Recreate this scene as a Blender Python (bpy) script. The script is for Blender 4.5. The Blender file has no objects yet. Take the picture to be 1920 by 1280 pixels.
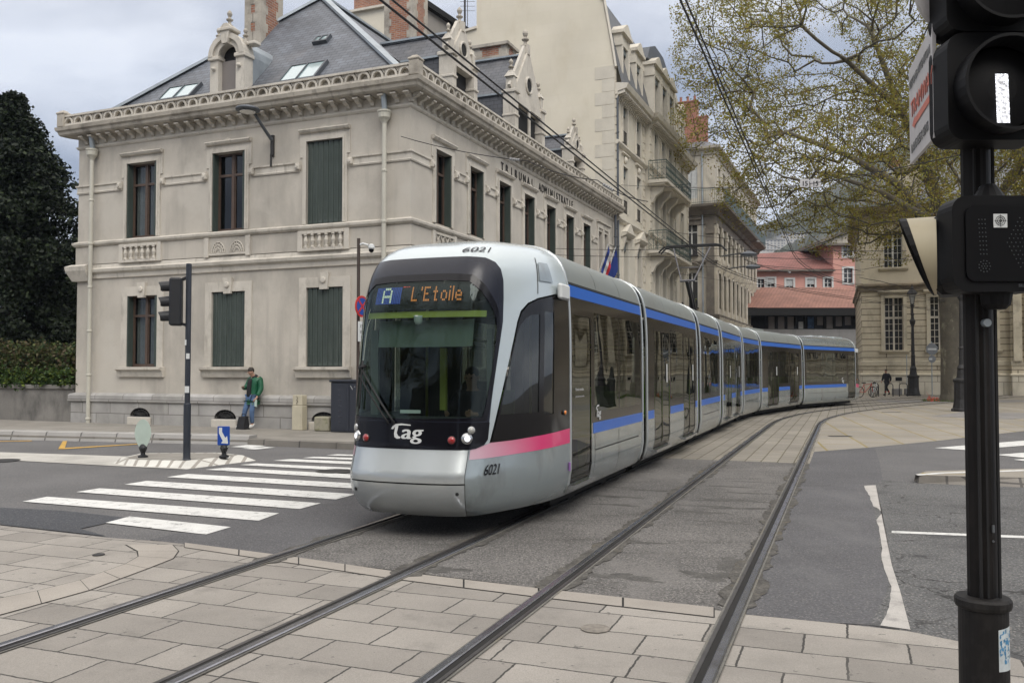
import bpy, bmesh, math, random
import numpy as np
from mathutils import Vector, Matrix
R_=math.radians
random.seed(7)
sc=bpy.context.scene
COL=sc.collection
# ---------------- camera ----------------
FPX,CH,HZ=1630.0,1.76,692.0          # focal length in photo pixels, eye height, horizon row
PIT=math.atan((HZ-640)/FPX)
cd=bpy.data.cameras.new("camera"); cam=bpy.data.objects.new("camera",cd); COL.objects.link(cam)
cam.location=(0,0,CH); cam.rotation_euler=(R_(90)+PIT,0,0)
cd.sensor_width=36; cd.lens=FPX/1920*36; cd.clip_end=5000; cd.clip_start=0.1
sc.camera=cam
# ---------------- light: overcast daylight ----------------
SUN_EL,SUN_AZ=R_(48),R_(158)         # azimuth clockwise from +Y
sd=bpy.data.lights.new("sun","SUN"); sd.energy=1.9; sd.angle=R_(36); sd.color=(1,.96,.9)
sun=bpy.data.objects.new("sun",sd); COL.objects.link(sun)
_s=Vector((math.sin(SUN_AZ)*math.cos(SUN_EL),math.cos(SUN_AZ)*math.cos(SUN_EL),math.sin(SUN_EL)))
sun.rotation_euler=_s.to_track_quat('Z','Y').to_euler(); sun.location=(0,-20,40)
w=bpy.data.worlds.new("World"); sc.world=w; w.use_nodes=True
nt=w.node_tree; nt.nodes.clear()
def N(nt,t,**k):
    n=nt.nodes.new(t)
    for a,b in k.items(): setattr(n,a,b)
    return n
def L(nt,a,b): nt.links.new(a,b)
sky=N(nt,'ShaderNodeTexSky',sky_type='NISHITA',sun_disc=False,sun_elevation=SUN_EL,sun_rotation=SUN_AZ,air_density=1.3,dust_density=2.0)
tc=N(nt,'ShaderNodeTexCoord'); mp=N(nt,'ShaderNodeMapping'); mp.inputs['Scale'].default_value=(1.3,1.3,3.4); mp.inputs['Location'].default_value=(3.1,.4,.2)
L(nt,tc.outputs['Generated'],mp.inputs[0])
n1=N(nt,'ShaderNodeTexNoise'); n1.inputs['Scale'].default_value=2.0; n1.inputs['Detail'].default_value=6; n1.inputs['Roughness'].default_value=.52; n1.inputs['Distortion'].default_value=.25
L(nt,mp.outputs[0],n1.inputs['Vector'])
cr=N(nt,'ShaderNodeValToRGB'); cr.color_ramp.elements[0].position=.40; cr.color_ramp.elements[0].color=(4.6,5.4,7.0,1)
cr.color_ramp.elements[1].position=.64; cr.color_ramp.elements[1].color=(12.0,12.6,13.8,1)
L(nt,n1.outputs['Fac'],cr.inputs[0])
# brighter cloud towards the zenith, as under a thick even overcast
sep=N(nt,'ShaderNodeSeparateXYZ'); L(nt,tc.outputs['Generated'],sep.inputs[0])
mr=N(nt,'ShaderNodeMapRange'); mr.inputs[1].default_value=.35; mr.inputs[2].default_value=.95; mr.inputs[3].default_value=1.0; mr.inputs[4].default_value=2.5
L(nt,sep.outputs['Z'],mr.inputs[0])
vm=N(nt,'ShaderNodeVectorMath',operation='SCALE'); L(nt,cr.outputs[0],vm.inputs[0]); L(nt,mr.outputs[0],vm.inputs['Scale'])
mx=N(nt,'ShaderNodeMix',data_type='RGBA'); mx.inputs[0].default_value=.9
m2=N(nt,'ShaderNodeMix',data_type='RGBA'); r2=N(nt,'ShaderNodeMapRange'); r2.inputs[1].default_value=.3; r2.inputs[2].default_value=.8; L(nt,sep.outputs['Z'],r2.inputs[0])
L(nt,r2.outputs[0],m2.inputs[0]); L(nt,vm.outputs[0],m2.inputs[6]); m2.inputs[7].default_value=(24,22.8,21.5,1)
L(nt,sky.outputs[0],mx.inputs[6]); L(nt,m2.outputs[2],mx.inputs[7])
bg=N(nt,'ShaderNodeBackground'); bg.inputs[1].default_value=.08
wo=N(nt,'ShaderNodeOutputWorld'); L(nt,mx.outputs[2],bg.inputs[0]); L(nt,bg.outputs[0],wo.inputs[0])
sc.view_settings.view_transform='Standard'; sc.view_settings.look='None'; sc.view_settings.gamma=1; sc.view_settings.exposure=0
sc.view_settings.use_curve_mapping=False
sc.cycles.max_bounces=8; sc.cycles.transparent_max_bounces=24; sc.cycles.caustics_reflective=False; sc.cycles.caustics_refractive=False

# ---------------- measuring helpers: photo pixel -> place in the world ----------------
def ray(px,py):
    x=(px-960)/FPX; y=(640-py)/FPX
    return Vector((x,math.cos(PIT)-y*math.sin(PIT),math.sin(PIT)+y*math.cos(PIT)))
def G(px,py,z=0.0):
    r=ray(px,py); t=(z-CH)/r.z; return (r.x*t,r.y*t)
def AY(px,py,Y):
    r=ray(px,py); t=Y/r.y; return Vector((r.x*t,Y,CH+r.z*t))

# ---------------- materials ----------------
MATS={}
def mat(name,col,rough=.8,metal=0.0,n=.12,ns=1.5,bump=0.0,bs=30.0,dirt=None,da=0.0,dsc=(1.2,1.2,.35),dth=.5,coat=0.0,spec=.5,fine=0.0,fs=60,emit=None,es=1.0):
    m=bpy.data.materials.new(name); m.use_nodes=True; t=m.node_tree; b=t.nodes['Principled BSDF']
    b.inputs['Roughness'].default_value=rough; b.inputs['Metallic'].default_value=metal
    b.inputs['Coat Weight'].default_value=coat; b.inputs['Coat Roughness'].default_value=.06
    b.inputs['Specular IOR Level'].default_value=spec
    tcn=N(t,'ShaderNodeTexCoord'); V=tcn.outputs['Object']
    c=list(col)+[1]
    last=None
    def noise(scale,det=4,vec=V,r=.55):
        x=N(t,'ShaderNodeTexNoise'); x.inputs['Scale'].default_value=scale; x.inputs['Detail'].default_value=det; x.inputs['Roughness'].default_value=r
        L(t,vec,x.inputs['Vector']); return x.outputs['Fac']
    def mulvar(src,fac,amt):
        r=N(t,'ShaderNodeMapRange'); r.inputs[1].default_value=.3; r.inputs[2].default_value=.7; r.inputs[3].default_value=1-amt; r.inputs[4].default_value=1+amt
        L(t,fac,r.inputs[0]); s=N(t,'ShaderNodeVectorMath',operation='SCALE')
        if src is None: s.inputs[0].default_value=c[:3]
        else: L(t,src,s.inputs[0])
        L(t,r.outputs[0],s.inputs['Scale']); return s.outputs[0]
    if n>0: last=mulvar(last,noise(ns),n)
    if fine>0: last=mulvar(last,noise(fs,2),fine)
    if dirt is not None and da>0:
        mpn=N(t,'ShaderNodeMapping'); mpn.inputs['Scale'].default_value=dsc; L(t,V,mpn.inputs[0])
        f=noise(1.0,6,mpn.outputs[0],.65)
        r=N(t,'ShaderNodeMapRange'); r.inputs[1].default_value=dth; r.inputs[2].default_value=dth+.2; r.inputs[3].default_value=0; r.inputs[4].default_value=da; L(t,f,r.inputs[0])
        x=N(t,'ShaderNodeMix',data_type='RGBA'); L(t,r.outputs[0],x.inputs[0])
        if last is None: x.inputs[6].default_value=c
        else: L(t,last,x.inputs[6])
        x.inputs[7].default_value=list(dirt)+[1]; last=x.outputs[2]
    if last is None: b.inputs['Base Color'].default_value=c
    else: L(t,last,b.inputs['Base Color'])
    if bump>0:
        bn=N(t,'ShaderNodeBump'); bn.inputs['Strength'].default_value=bump; bn.inputs['Distance'].default_value=.02
        L(t,noise(bs,5),bn.inputs['Height']); L(t,bn.outputs[0],b.inputs['Normal'])
    if emit: b.inputs['Emission Color'].default_value=list(emit)+[1]; b.inputs['Emission Strength'].default_value=es
    m['_last']=0; del m['_last']
    MATS[name]=m; return m
def layer(name,col,da,dsc,dth,w=.15,det=6,rough=.6):
    """adds one more stain layer (noise with its own stretch) over a material's colour"""
    t=MATS[name].node_tree; b=t.nodes['Principled BSDF']; src=b.inputs['Base Color'].links[0].from_socket
    tcn=N(t,'ShaderNodeTexCoord'); mpn=N(t,'ShaderNodeMapping'); mpn.inputs['Scale'].default_value=dsc; mpn.inputs['Location'].default_value=(7.3,2.1,4.4); L(t,tcn.outputs['Object'],mpn.inputs[0])
    x=N(t,'ShaderNodeTexNoise'); x.inputs['Scale'].default_value=1; x.inputs['Detail'].default_value=det; x.inputs['Roughness'].default_value=rough; L(t,mpn.outputs[0],x.inputs['Vector'])
    r=N(t,'ShaderNodeMapRange'); r.inputs[1].default_value=dth; r.inputs[2].default_value=dth+w; r.inputs[4].default_value=da; L(t,x.outputs['Fac'],r.inputs[0])
    y=N(t,'ShaderNodeMix',data_type='RGBA'); L(t,r.outputs[0],y.inputs[0]); L(t,src,y.inputs[6]); y.inputs[7].default_value=list(col)+[1]; L(t,y.outputs[2],b.inputs['Base Color'])
def planar(t,U,W,V=None):
    """vector (dot(P,U), dot(P,W), 0) in object space"""
    tcn=N(t,'ShaderNodeTexCoord'); o=[]
    for a in (U,W):
        d=N(t,'ShaderNodeVectorMath',operation='DOT_PRODUCT'); L(t,tcn.outputs['Object'],d.inputs[0]); d.inputs[1].default_value=a; o.append(d.outputs['Value'])
    c=N(t,'ShaderNodeCombineXYZ'); L(t,o[0],c.inputs[0]); L(t,o[1],c.inputs[1]); return c.outputs[0]
def brickmat(name,c1,c2,cm,U,W,bw,bh,ms,rough=.85,off=.5,warp=0.0,bump=.4,n=.1,ns=1.2,dirt=None,da=0,dth=.5,sq=1.0,smooth=.1,dsc=(1,1,.5),fine=.0,fs=150,bias=0.0,rag=0.0):
    m=mat(name,c1,rough=rough,n=0)
    t=m.node_tree; b=t.nodes['Principled BSDF']
    v=planar(t,U,W)
    if warp>0:
        nz=N(t,'ShaderNodeTexNoise'); nz.inputs['Scale'].default_value=1.1; nz.inputs['Detail'].default_value=3; L(t,v,nz.inputs['Vector'])
        sb=N(t,'ShaderNodeVectorMath',operation='SUBTRACT'); L(t,nz.outputs['Color'],sb.inputs[0]); sb.inputs[1].default_value=(.5,.5,.5)
        sl=N(t,'ShaderNodeVectorMath',operation='SCALE'); L(t,sb.outputs[0],sl.inputs[0]); sl.inputs['Scale'].default_value=warp
        ad=N(t,'ShaderNodeVectorMath',operation='ADD'); L(t,v,ad.inputs[0]); L(t,sl.outputs[0],ad.inputs[1]); v=ad.outputs[0]
    if rag>0:
        nz=N(t,'ShaderNodeTexNoise'); nz.inputs['Scale'].default_value=11; nz.inputs['Detail'].default_value=5; nz.inputs['Roughness'].default_value=.7; L(t,v,nz.inputs['Vector'])
        sb=N(t,'ShaderNodeVectorMath',operation='SUBTRACT'); L(t,nz.outputs['Color'],sb.inputs[0]); sb.inputs[1].default_value=(.5,.5,.5)
        sl=N(t,'ShaderNodeVectorMath',operation='SCALE'); L(t,sb.outputs[0],sl.inputs[0]); sl.inputs['Scale'].default_value=rag
        ad=N(t,'ShaderNodeVectorMath',operation='ADD'); L(t,v,ad.inputs[0]); L(t,sl.outputs[0],ad.inputs[1]); v=ad.outputs[0]
    br=N(t,'ShaderNodeTexBrick'); br.offset=off; br.squash=sq; br.squash_frequency=3
    L(t,v,br.inputs['Vector'])
    for i,c in (('Color1',c1),('Color2',c2),('Mortar',cm)): br.inputs[i].default_value=list(c)+[1]
    br.inputs['Scale'].default_value=1; br.inputs['Mortar Size'].default_value=ms; br.inputs['Mortar Smooth'].default_value=smooth; br.inputs['Bias'].default_value=bias
    br.inputs['Brick Width'].default_value=bw; br.inputs['Row Height'].default_value=bh
    last=br.outputs['Color']
    tcn=N(t,'ShaderNodeTexCoord')
    for sc_,am,dt in ((ns,n,5),(fs,fine,2)):
        if am<=0: continue
        x=N(t,'ShaderNodeTexNoise'); x.inputs['Scale'].default_value=sc_; x.inputs['Detail'].default_value=dt; L(t,tcn.outputs['Object'],x.inputs['Vector'])
        r=N(t,'ShaderNodeMapRange'); r.inputs[1].default_value=.3; r.inputs[2].default_value=.7; r.inputs[3].default_value=1-am; r.inputs[4].default_value=1+am; L(t,x.outputs['Fac'],r.inputs[0])
        s=N(t,'ShaderNodeVectorMath',operation='SCALE'); L(t,last,s.inputs[0]); L(t,r.outputs[0],s.inputs['Scale']); last=s.outputs[0]
    if dirt is not None and da>0:
        mpn=N(t,'ShaderNodeMapping'); mpn.inputs['Scale'].default_value=dsc; L(t,tcn.outputs['Object'],mpn.inputs[0])
        x=N(t,'ShaderNodeTexNoise'); x.inputs['Scale'].default_value=1; x.inputs['Detail'].default_value=6; x.inputs['Roughness'].default_value=.65; L(t,mpn.outputs[0],x.inputs['Vector'])
        r=N(t,'ShaderNodeMapRange'); r.inputs[1].default_value=dth; r.inputs[2].default_value=dth+.2; r.inputs[4].default_value=da; L(t,x.outputs['Fac'],r.inputs[0])
        y=N(t,'ShaderNodeMix',data_type='RGBA'); L(t,r.outputs[0],y.inputs[0]); L(t,last,y.inputs[6]); y.inputs[7].default_value=list(dirt)+[1]; last=y.outputs[2]
    L(t,last,b.inputs['Base Color'])
    if bump>0:
        iv=N(t,'ShaderNodeMath',operation='SUBTRACT'); iv.inputs[0].default_value=1; L(t,br.outputs['Fac'],iv.inputs[1])
        bn=N(t,'ShaderNodeBump'); bn.inputs['Strength'].default_value=bump; bn.inputs['Distance'].default_value=.01
        L(t,iv.outputs[0],bn.inputs['Height']); L(t,bn.outputs[0],b.inputs['Normal'])
    return m
def glassmat(name,tint=(.3,.36,.34),refl=(.9,.95,.95),ior=1.6,rough=.01,wave=0.0):
    m=bpy.data.materials.new(name); m.use_nodes=True; t=m.node_tree; t.nodes.clear()
    tr=N(t,'ShaderNodeBsdfTransparent'); tr.inputs[0].default_value=list(tint)+[1]
    gl=N(t,'ShaderNodeBsdfGlossy'); gl.inputs[0].default_value=list(refl)+[1]; gl.inputs['Roughness'].default_value=rough
    fr=N(t,'ShaderNodeFresnel'); ge=N(t,'ShaderNodeNewGeometry'); mr_=N(t,'ShaderNodeMapRange'); mr_.inputs[3].default_value=ior; mr_.inputs[4].default_value=1/ior
    L(t,ge.outputs['Backfacing'],mr_.inputs[0]); L(t,mr_.outputs[0],fr.inputs[0])
    if wave>0:
        tcn=N(t,'ShaderNodeTexCoord'); nz=N(t,'ShaderNodeTexNoise'); nz.inputs['Scale'].default_value=.9; nz.inputs['Detail'].default_value=1
        L(t,tcn.outputs['Object'],nz.inputs['Vector']); bn=N(t,'ShaderNodeBump'); bn.inputs['Strength'].default_value=1; bn.inputs['Distance'].default_value=wave
        L(t,nz.outputs['Fac'],bn.inputs['Height']); L(t,bn.outputs[0],gl.inputs['Normal'])
    mx=N(t,'ShaderNodeMixShader'); L(t,fr.outputs[0],mx.inputs[0]); L(t,tr.outputs[0],mx.inputs[1]); L(t,gl.outputs[0],mx.inputs[2])
    o=N(t,'ShaderNodeOutputMaterial'); L(t,mx.outputs[0],o.inputs[0]); MATS[name]=m; return m

# ---------------- object helpers ----------------
ORG={}
def T(name,label,cat,loc=(0,0,0),group=None,kind=None):
    o=bpy.data.objects.new(name,None); COL.objects.link(o); o.location=loc; o.empty_display_size=.3
    o['label']=label; o['category']=cat
    if group: o['group']=group
    if kind: o['kind']=kind
    ORG[o.name]=Vector(loc); return o
def tag(o,label,cat,group=None,kind=None):
    o['label']=label; o['category']=cat
    if group: o['group']=group
    if kind: o['kind']=kind
    return o
def struct(o):
    o['kind']='structure'
    for e in EXTRA.get(o.name,[]): e['kind']='structure'
    return o
def relabel(o,label): o['label']=label; return o
NOSPLIT={'lettering','destination_text','small_text','line_field','line_letter','plate_text','door_text','text_line','led_dots','stars','fleet_number','logo','seal','phone','sticker_print','paving_border','paving_joint','paving_band','backpack','paper','target_rings','graffiti','scribble','light_bar','span_wire','plane','grass','flowering_plant','window_flowers','face','railing','bike_rack','spokes','handlebar','saddle','hill','twigs','trunk','survey_stud'}
SIB={};EXTRA={}
class MB:
    def __init__(s,M=None): s.v=[]; s.f=[]; s.mi=[]; s.M=M
    def add(s,vs,fs,mi=0):
        b=len(s.v)
        s.v+= [(s.M@Vector(p)) for p in vs] if s.M is not None else [Vector(p) for p in vs]
        s.f+=[tuple(i+b for i in f) for f in fs]; s.mi+=[mi]*len(fs); return s
    def box(s,x0,x1,y0,y1,z0,z1,mi=0):
        vs=[(x,y,z) for x in (x0,x1) for y in (y0,y1) for z in (z0,z1)]
        return s.add(vs,[(0,1,3,2),(4,6,7,5),(0,4,5,1),(2,3,7,6),(0,2,6,4),(1,5,7,3)],mi)
    def bbox(s,x0,x1,y0,y1,z0,z1,b=.01,mi=0):
        """box with chamfered edges"""
        X=(x0,x1);Y=(y0,y1);Z=(z0,z1); vs=[];idx={}
        for i in (0,1):
            for j in (0,1):
                for k in (0,1):
                    sx,sy,sz=(b if i==0 else -b),(b if j==0 else -b),(b if k==0 else -b)
                    for a,p in enumerate(((X[i],Y[j]+sy,Z[k]+sz),(X[i]+sx,Y[j],Z[k]+sz),(X[i]+sx,Y[j]+sy,Z[k]))):
                        idx[(i,j,k,a)]=len(vs); vs.append(p)
        g=lambda i,j,k,a: idx[(i,j,k,a)]
        fs=[]
        for i in (0,1): fs.append((g(i,0,0,0),g(i,1,0,0),g(i,1,1,0),g(i,0,1,0)))
        for j in (0,1): fs.append((g(0,j,0,1),g(1,j,0,1),g(1,j,1,1),g(0,j,1,1)))
        for k in (0,1): fs.append((g(0,0,k,2),g(1,0,k,2),g(1,1,k,2),g(0,1,k,2)))
        for j in (0,1):
            for k in (0,1): fs.append((g(0,j,k,1),g(1,j,k,1),g(1,j,k,2),g(0,j,k,2)))
        for i in (0,1):
            for k in (0,1): fs.append((g(i,0,k,0),g(i,1,k,0),g(i,1,k,2),g(i,0,k,2)))
        for i in (0,1):
            for j in (0,1): fs.append((g(i,j,0,0),g(i,j,1,0),g(i,j,1,1),g(i,j,0,1)))
        for i in (0,1):
            for j in (0,1):
                for k in (0,1): fs.append((g(i,j,k,0),g(i,j,k,1),g(i,j,k,2)))
        return s.add(vs,fs,mi)
    def bar(s,p,q,w,h=None,mi=0,up=(0,0,1)):
        p=Vector(p);q=Vector(q);h=w if h is None else h; d=(q-p).normalized(); u=Vector(up)
        if abs(d.dot(u))>.98: u=Vector((1,0,0))
        a=d.cross(u).normalized()*w/2; b=a.cross(d).normalized()*h/2
        vs=[p+a+b,p-a+b,p-a-b,p+a-b,q+a+b,q-a+b,q-a-b,q+a-b]
        return s.add(vs,[(0,1,2,3),(7,6,5,4),(0,4,5,1),(1,5,6,2),(2,6,7,3),(3,7,4,0)],mi)
    def tube(s,pts,r,n=8,mi=0,cap=True):
        pts=[Vector(p) for p in pts]; rs=r if isinstance(r,(list,tuple)) else [r]*len(pts)
        vs=[];fs=[];pa=None
        for i,p in enumerate(pts):
            d=(pts[min(i+1,len(pts)-1)]-pts[max(i-1,0)]).normalized()
            if pa is None:
                u=Vector((0,0,1)) if abs(d.z)<.9 else Vector((1,0,0)); a=d.cross(u).normalized()
            else: a=(pa-d*pa.dot(d)).normalized()
            pa=a; b=d.cross(a)
            for k in range(n):
                t=2*math.pi*k/n; vs.append(p+(a*math.cos(t)+b*math.sin(t))*rs[i])
        for i in range(len(pts)-1):
            for k in range(n): fs.append((i*n+k,i*n+(k+1)%n,(i+1)*n+(k+1)%n,(i+1)*n+k))
        if cap: fs.append(tuple(range(n))[::-1]); fs.append(tuple((len(pts)-1)*n+k for k in range(n)))
        return s.add(vs,fs,mi)
    def lathe(s,prof,c=(0,0,0),n=12,mi=0,ax='z',sy=1.0):
        """prof: (radius, height) pairs"""
        vs=[];fs=[]
        for r,z in prof:
            for k in range(n):
                t=2*math.pi*(k+.5)/n; x,y=r*math.cos(t),r*math.sin(t)*sy
                if ax=='z': q=(c[0]+x,c[1]+y,c[2]+z)
                elif ax=='y': q=(c[0]+x,c[1]+z,c[2]+y)
                else: q=(c[0]+z,c[1]+x,c[2]+y)
                vs.append(q)
        m=len(prof)
        for i in range(m-1):
            for k in range(n): fs.append((i*n+k,i*n+(k+1)%n,(i+1)*n+(k+1)%n,(i+1)*n+k))
        fs.append(tuple(range(n))[::-1]); fs.append(tuple((m-1)*n+k for k in range(n)))
        return s.add(vs,fs,mi)
    def prism(s,poly,a0,a1,ax='y',mi=0):
        """2D polygon (p,q) extruded along axis: 'y' -> (p,a,q); 'z' -> (p,q,a); 'x' -> (a,p,q)"""
        n=len(poly); mk={'y':lambda p,q,a:(p,a,q),'z':lambda p,q,a:(p,q,a),'x':lambda p,q,a:(a,p,q)}[ax]
        vs=[mk(p,q,a0) for p,q in poly]+[mk(p,q,a1) for p,q in poly]
        fs=[tuple(range(n)),tuple(range(2*n-1,n-1,-1))]+[(i,(i+1)%n,n+(i+1)%n,n+i) for i in range(n)]
        return s.add(vs,fs,mi)
    def sheet(s,poly,z,mi=0): return s.add([(p[0],p[1],z) for p in poly],[tuple(range(len(poly)))],mi)
    def run(s,prof,u0,u1,m0=0,m1=0,mi=0):
        """moulding: closed profile (d,z) extruded along local x (u) in a facade frame; m0/m1=1 mitres that end round an outer corner"""
        n=len(prof); vs=[(u0-d*m0,d,z) for d,z in prof]+[(u1+d*m1,d,z) for d,z in prof]
        return s.add(vs,[tuple(range(n)),tuple(range(2*n-1,n-1,-1))]+[(i,(i+1)%n,n+(i+1)%n,n+i) for i in range(n)],mi)
    def wall(s,u0,u1,z0,z1,holes,d=0,mi=0):
        us=sorted(set([u0,u1]+[h[0] for h in holes]+[h[1] for h in holes])); zs=sorted(set([z0,z1]+[h[2] for h in holes]+[h[3] for h in holes]))
        us=[u for u in us if u0<=u<=u1]; zs=[z for z in zs if z0<=z<=z1]
        for i in range(len(us)-1):
            for j in range(len(zs)-1):
                cu,cz=(us[i]+us[i+1])/2,(zs[j]+zs[j+1])/2
                if any(h[0]<cu<h[1] and h[2]<cz<h[3] for h in holes): continue
                s.add([(us[i],d,zs[j]),(us[i+1],d,zs[j]),(us[i+1],d,zs[j+1]),(us[i],d,zs[j+1])],[(0,1,2,3)],mi)
        return s
    def reveal(s,h,d0,d1,mi=0):
        u0,u1,z0,z1=h
        s.add([(u0,d0,z0),(u0,d0,z1),(u1,d0,z1),(u1,d0,z0),(u0,d1,z0),(u0,d1,z1),(u1,d1,z1),(u1,d1,z0)],[(0,1,5,4),(1,2,6,5),(2,3,7,6),(3,0,4,7)],mi); return s
    def pieces(s):
        nv=len(s.v); p=list(range(nv))
        def find(i):
            while p[i]!=i: p[i]=p[p[i]]; i=p[i]
            return i
        for f in s.f:
            a=find(f[0])
            for q in f[1:]:
                c=find(q)
                if c!=a: p[c]=a
        roots={}
        for i in range(nv): roots.setdefault(find(i),[]).append(i)
        k=len(roots)
        if k<2 or k>900: return None
        lab=np.zeros(nv,int); V=np.array([tuple(q) for q in s.v]); lo=np.zeros((k,3)); hi=np.zeros((k,3))
        for n,(r,ix) in enumerate(roots.items()): lab[ix]=n; lo[n]=V[ix].min(0); hi[n]=V[ix].max(0)
        sz=(hi-lo).max(1); gap=np.maximum(0,np.maximum(lo[:,None]-hi[None],lo[None]-hi[:,None])); near=np.sqrt((gap**2).sum(2))<=np.maximum(.02,.5*np.maximum(sz[:,None],sz[None]))
        seen=-np.ones(k,int); c=0
        for i in range(k):
            if seen[i]>=0: continue
            st=[i]; seen[i]=c
            while st:
                j=st.pop()
                for q in np.nonzero(near[j]&(seen<0))[0]: seen[q]=c; st.append(int(q))
            c+=1
        if c<2 or c>100: return None
        return c,seen[lab]
    def build(s,name,m,parent=None,smooth=False,label=None,recalc=True,local=False):
        if name not in NOSPLIT:
            pc=s.pieces()
            if pc:
                first=None
                for c in range(pc[0]):
                    mb=MB(); ix=[i for i in range(len(s.v)) if pc[1][i]==c]; mp_={i:n for n,i in enumerate(ix)}
                    mb.v=[s.v[i] for i in ix]
                    for f,k in zip(s.f,s.mi):
                        if f[0] in mp_: mb.f.append(tuple(mp_[i] for i in f)); mb.mi.append(k)
                    o=mb.build1(name,m,parent,smooth,label,recalc,local)
                    SIB.setdefault(o.name,[]); 
                    if first is None: first=o
                    elif parent is None: EXTRA.setdefault(first.name,[]).append(o)
                return first
        return s.build1(name,m,parent,smooth,label,recalc,local)
    def build1(s,name,m,parent=None,smooth=False,label=None,recalc=True,local=False):
        me=bpy.data.meshes.new(name)
        top=parent
        while top is not None and top.parent is not None: top=top.parent
        off=ORG.get(top.name,Vector((0,0,0))) if (top is not None and not local) else Vector((0,0,0))
        me.from_pydata([tuple(p-off) for p in s.v],[],s.f)
        ms=m if isinstance(m,(list,tuple)) else [m]
        for x in ms: me.materials.append(MATS[x] if isinstance(x,str) else x)
        if len(ms)>1:
            me.polygons.foreach_set('material_index',s.mi)
        if recalc:
            bm=bmesh.new(); bm.from_mesh(me); bmesh.ops.recalc_face_normals(bm,faces=bm.faces); bm.to_mesh(me); bm.free()
        if smooth: me.polygons.foreach_set('use_smooth',[True]*len(me.polygons))
        me.update()
        o=bpy.data.objects.new(name,me); COL.objects.link(o)
        if parent is not None: o.parent=parent
        else: ORG[o.name]=Vector((0,0,0))
        if smooth=='auto': pass
        if label: o['label']=label
        return o
def copytree(o,parent=None,loc=None,rotz=None,label=None):
    c=o.copy(); COL.objects.link(c)
    if parent is not None: c.parent=parent
    for ch in list(o.children): copytree(ch,c)
    if loc is not None: c.location=loc
    if rotz is not None: c.rotation_euler=(0,0,rotz)
    if label: c['label']=label
    return c
def frame(O,U,Nn):
    U=Vector(U);Nn=Vector(Nn);O=Vector(O)
    return Matrix(((U.x,Nn.x,0,O.x),(U.y,Nn.y,0,O.y),(0,0,1,O.z),(0,0,0,1)))
def text_mesh(s,size,depth=.01,name='lettering'):
    """a built-in font turned into mesh data: returns verts, faces in x (right), y (up), z"""
    c=bpy.data.curves.new(name,'FONT'); c.body=s; c.size=size; c.extrude=depth; c.resolution_u=3
    o=bpy.data.objects.new(name,c); COL.objects.link(o); dg=bpy.context.evaluated_depsgraph_get(); dg.update()
    me=bpy.data.meshes.new_from_object(o.evaluated_get(dg)); vs=[v.co.copy() for v in me.vertices]; fs=[tuple(p.vertices) for p in me.polygons]
    bpy.data.objects.remove(o); bpy.data.curves.remove(c); bpy.data.meshes.remove(me)
    return vs,fs
def add_text(mb,s,size,O,X,Y,depth=.008,align='l',sx=1.0,bold=0,mi=0):
    vs,fs=text_mesh(s,size,depth); O=Vector(O);X=Vector(X).normalized();Y=Vector(Y).normalized();Z=X.cross(Y)
    if not vs: return
    w=max(v.x for v in vs)*sx; o=0 if align=='l' else (-w/2 if align=='c' else -w)
    mb.add([O+X*(v.x*sx+o)+Y*v.y+Z*v.z for v in vs],fs,mi)
    if bold: mb.add([O+X*(v.x*sx+o+bold)+Y*(v.y+bold*.5)+Z*(v.z+.001) for v in vs],fs,mi)
# ---------------- tram track geometry ----------------
TH=R_(20.9); TD=Vector((math.sin(TH),math.cos(TH),0)); TR=Vector((math.cos(TH),-math.sin(TH),0))
SPC=2.78; C0=Vector((2.53,10.77,0)); L0=C0-TR*SPC
S1,RAD,ARC=17.8,44.0,R_(23)
def path(s,off=0.0,z=0.0):
    if s<=S1: P=L0+TD*s; t=TH
    else:
        a=min((s-S1)/RAD,ARC); cen=L0+TD*S1+TR*RAD; t=TH+a
        P=cen-Vector((math.cos(t),-math.sin(t),0))*RAD
        P=P+Vector((math.sin(t),math.cos(t),0))*((s-S1)-a*RAD)
    P=P+Vector((math.cos(t),-math.sin(t),0))*off; P.z=z
    return P
def band(mb,o0,o1,s0,s1,z,st=1.0,mi=0):
    n=max(1,int((s1-s0)/st)); ss=[s0+(s1-s0)*i/n for i in range(n+1)]
    vs=[]; 
    for s in ss: vs+= [path(s,o0,z),path(s,o1,z)]
    mb.add(vs,[(2*i,2*i+1,2*i+3,2*i+2) for i in range(n)],mi)
def latoff(P):  # lateral offset and s on the straight part
    d=Vector((P[0],P[1],0))-L0; return d.dot(TR),d.dot(TD)
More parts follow.
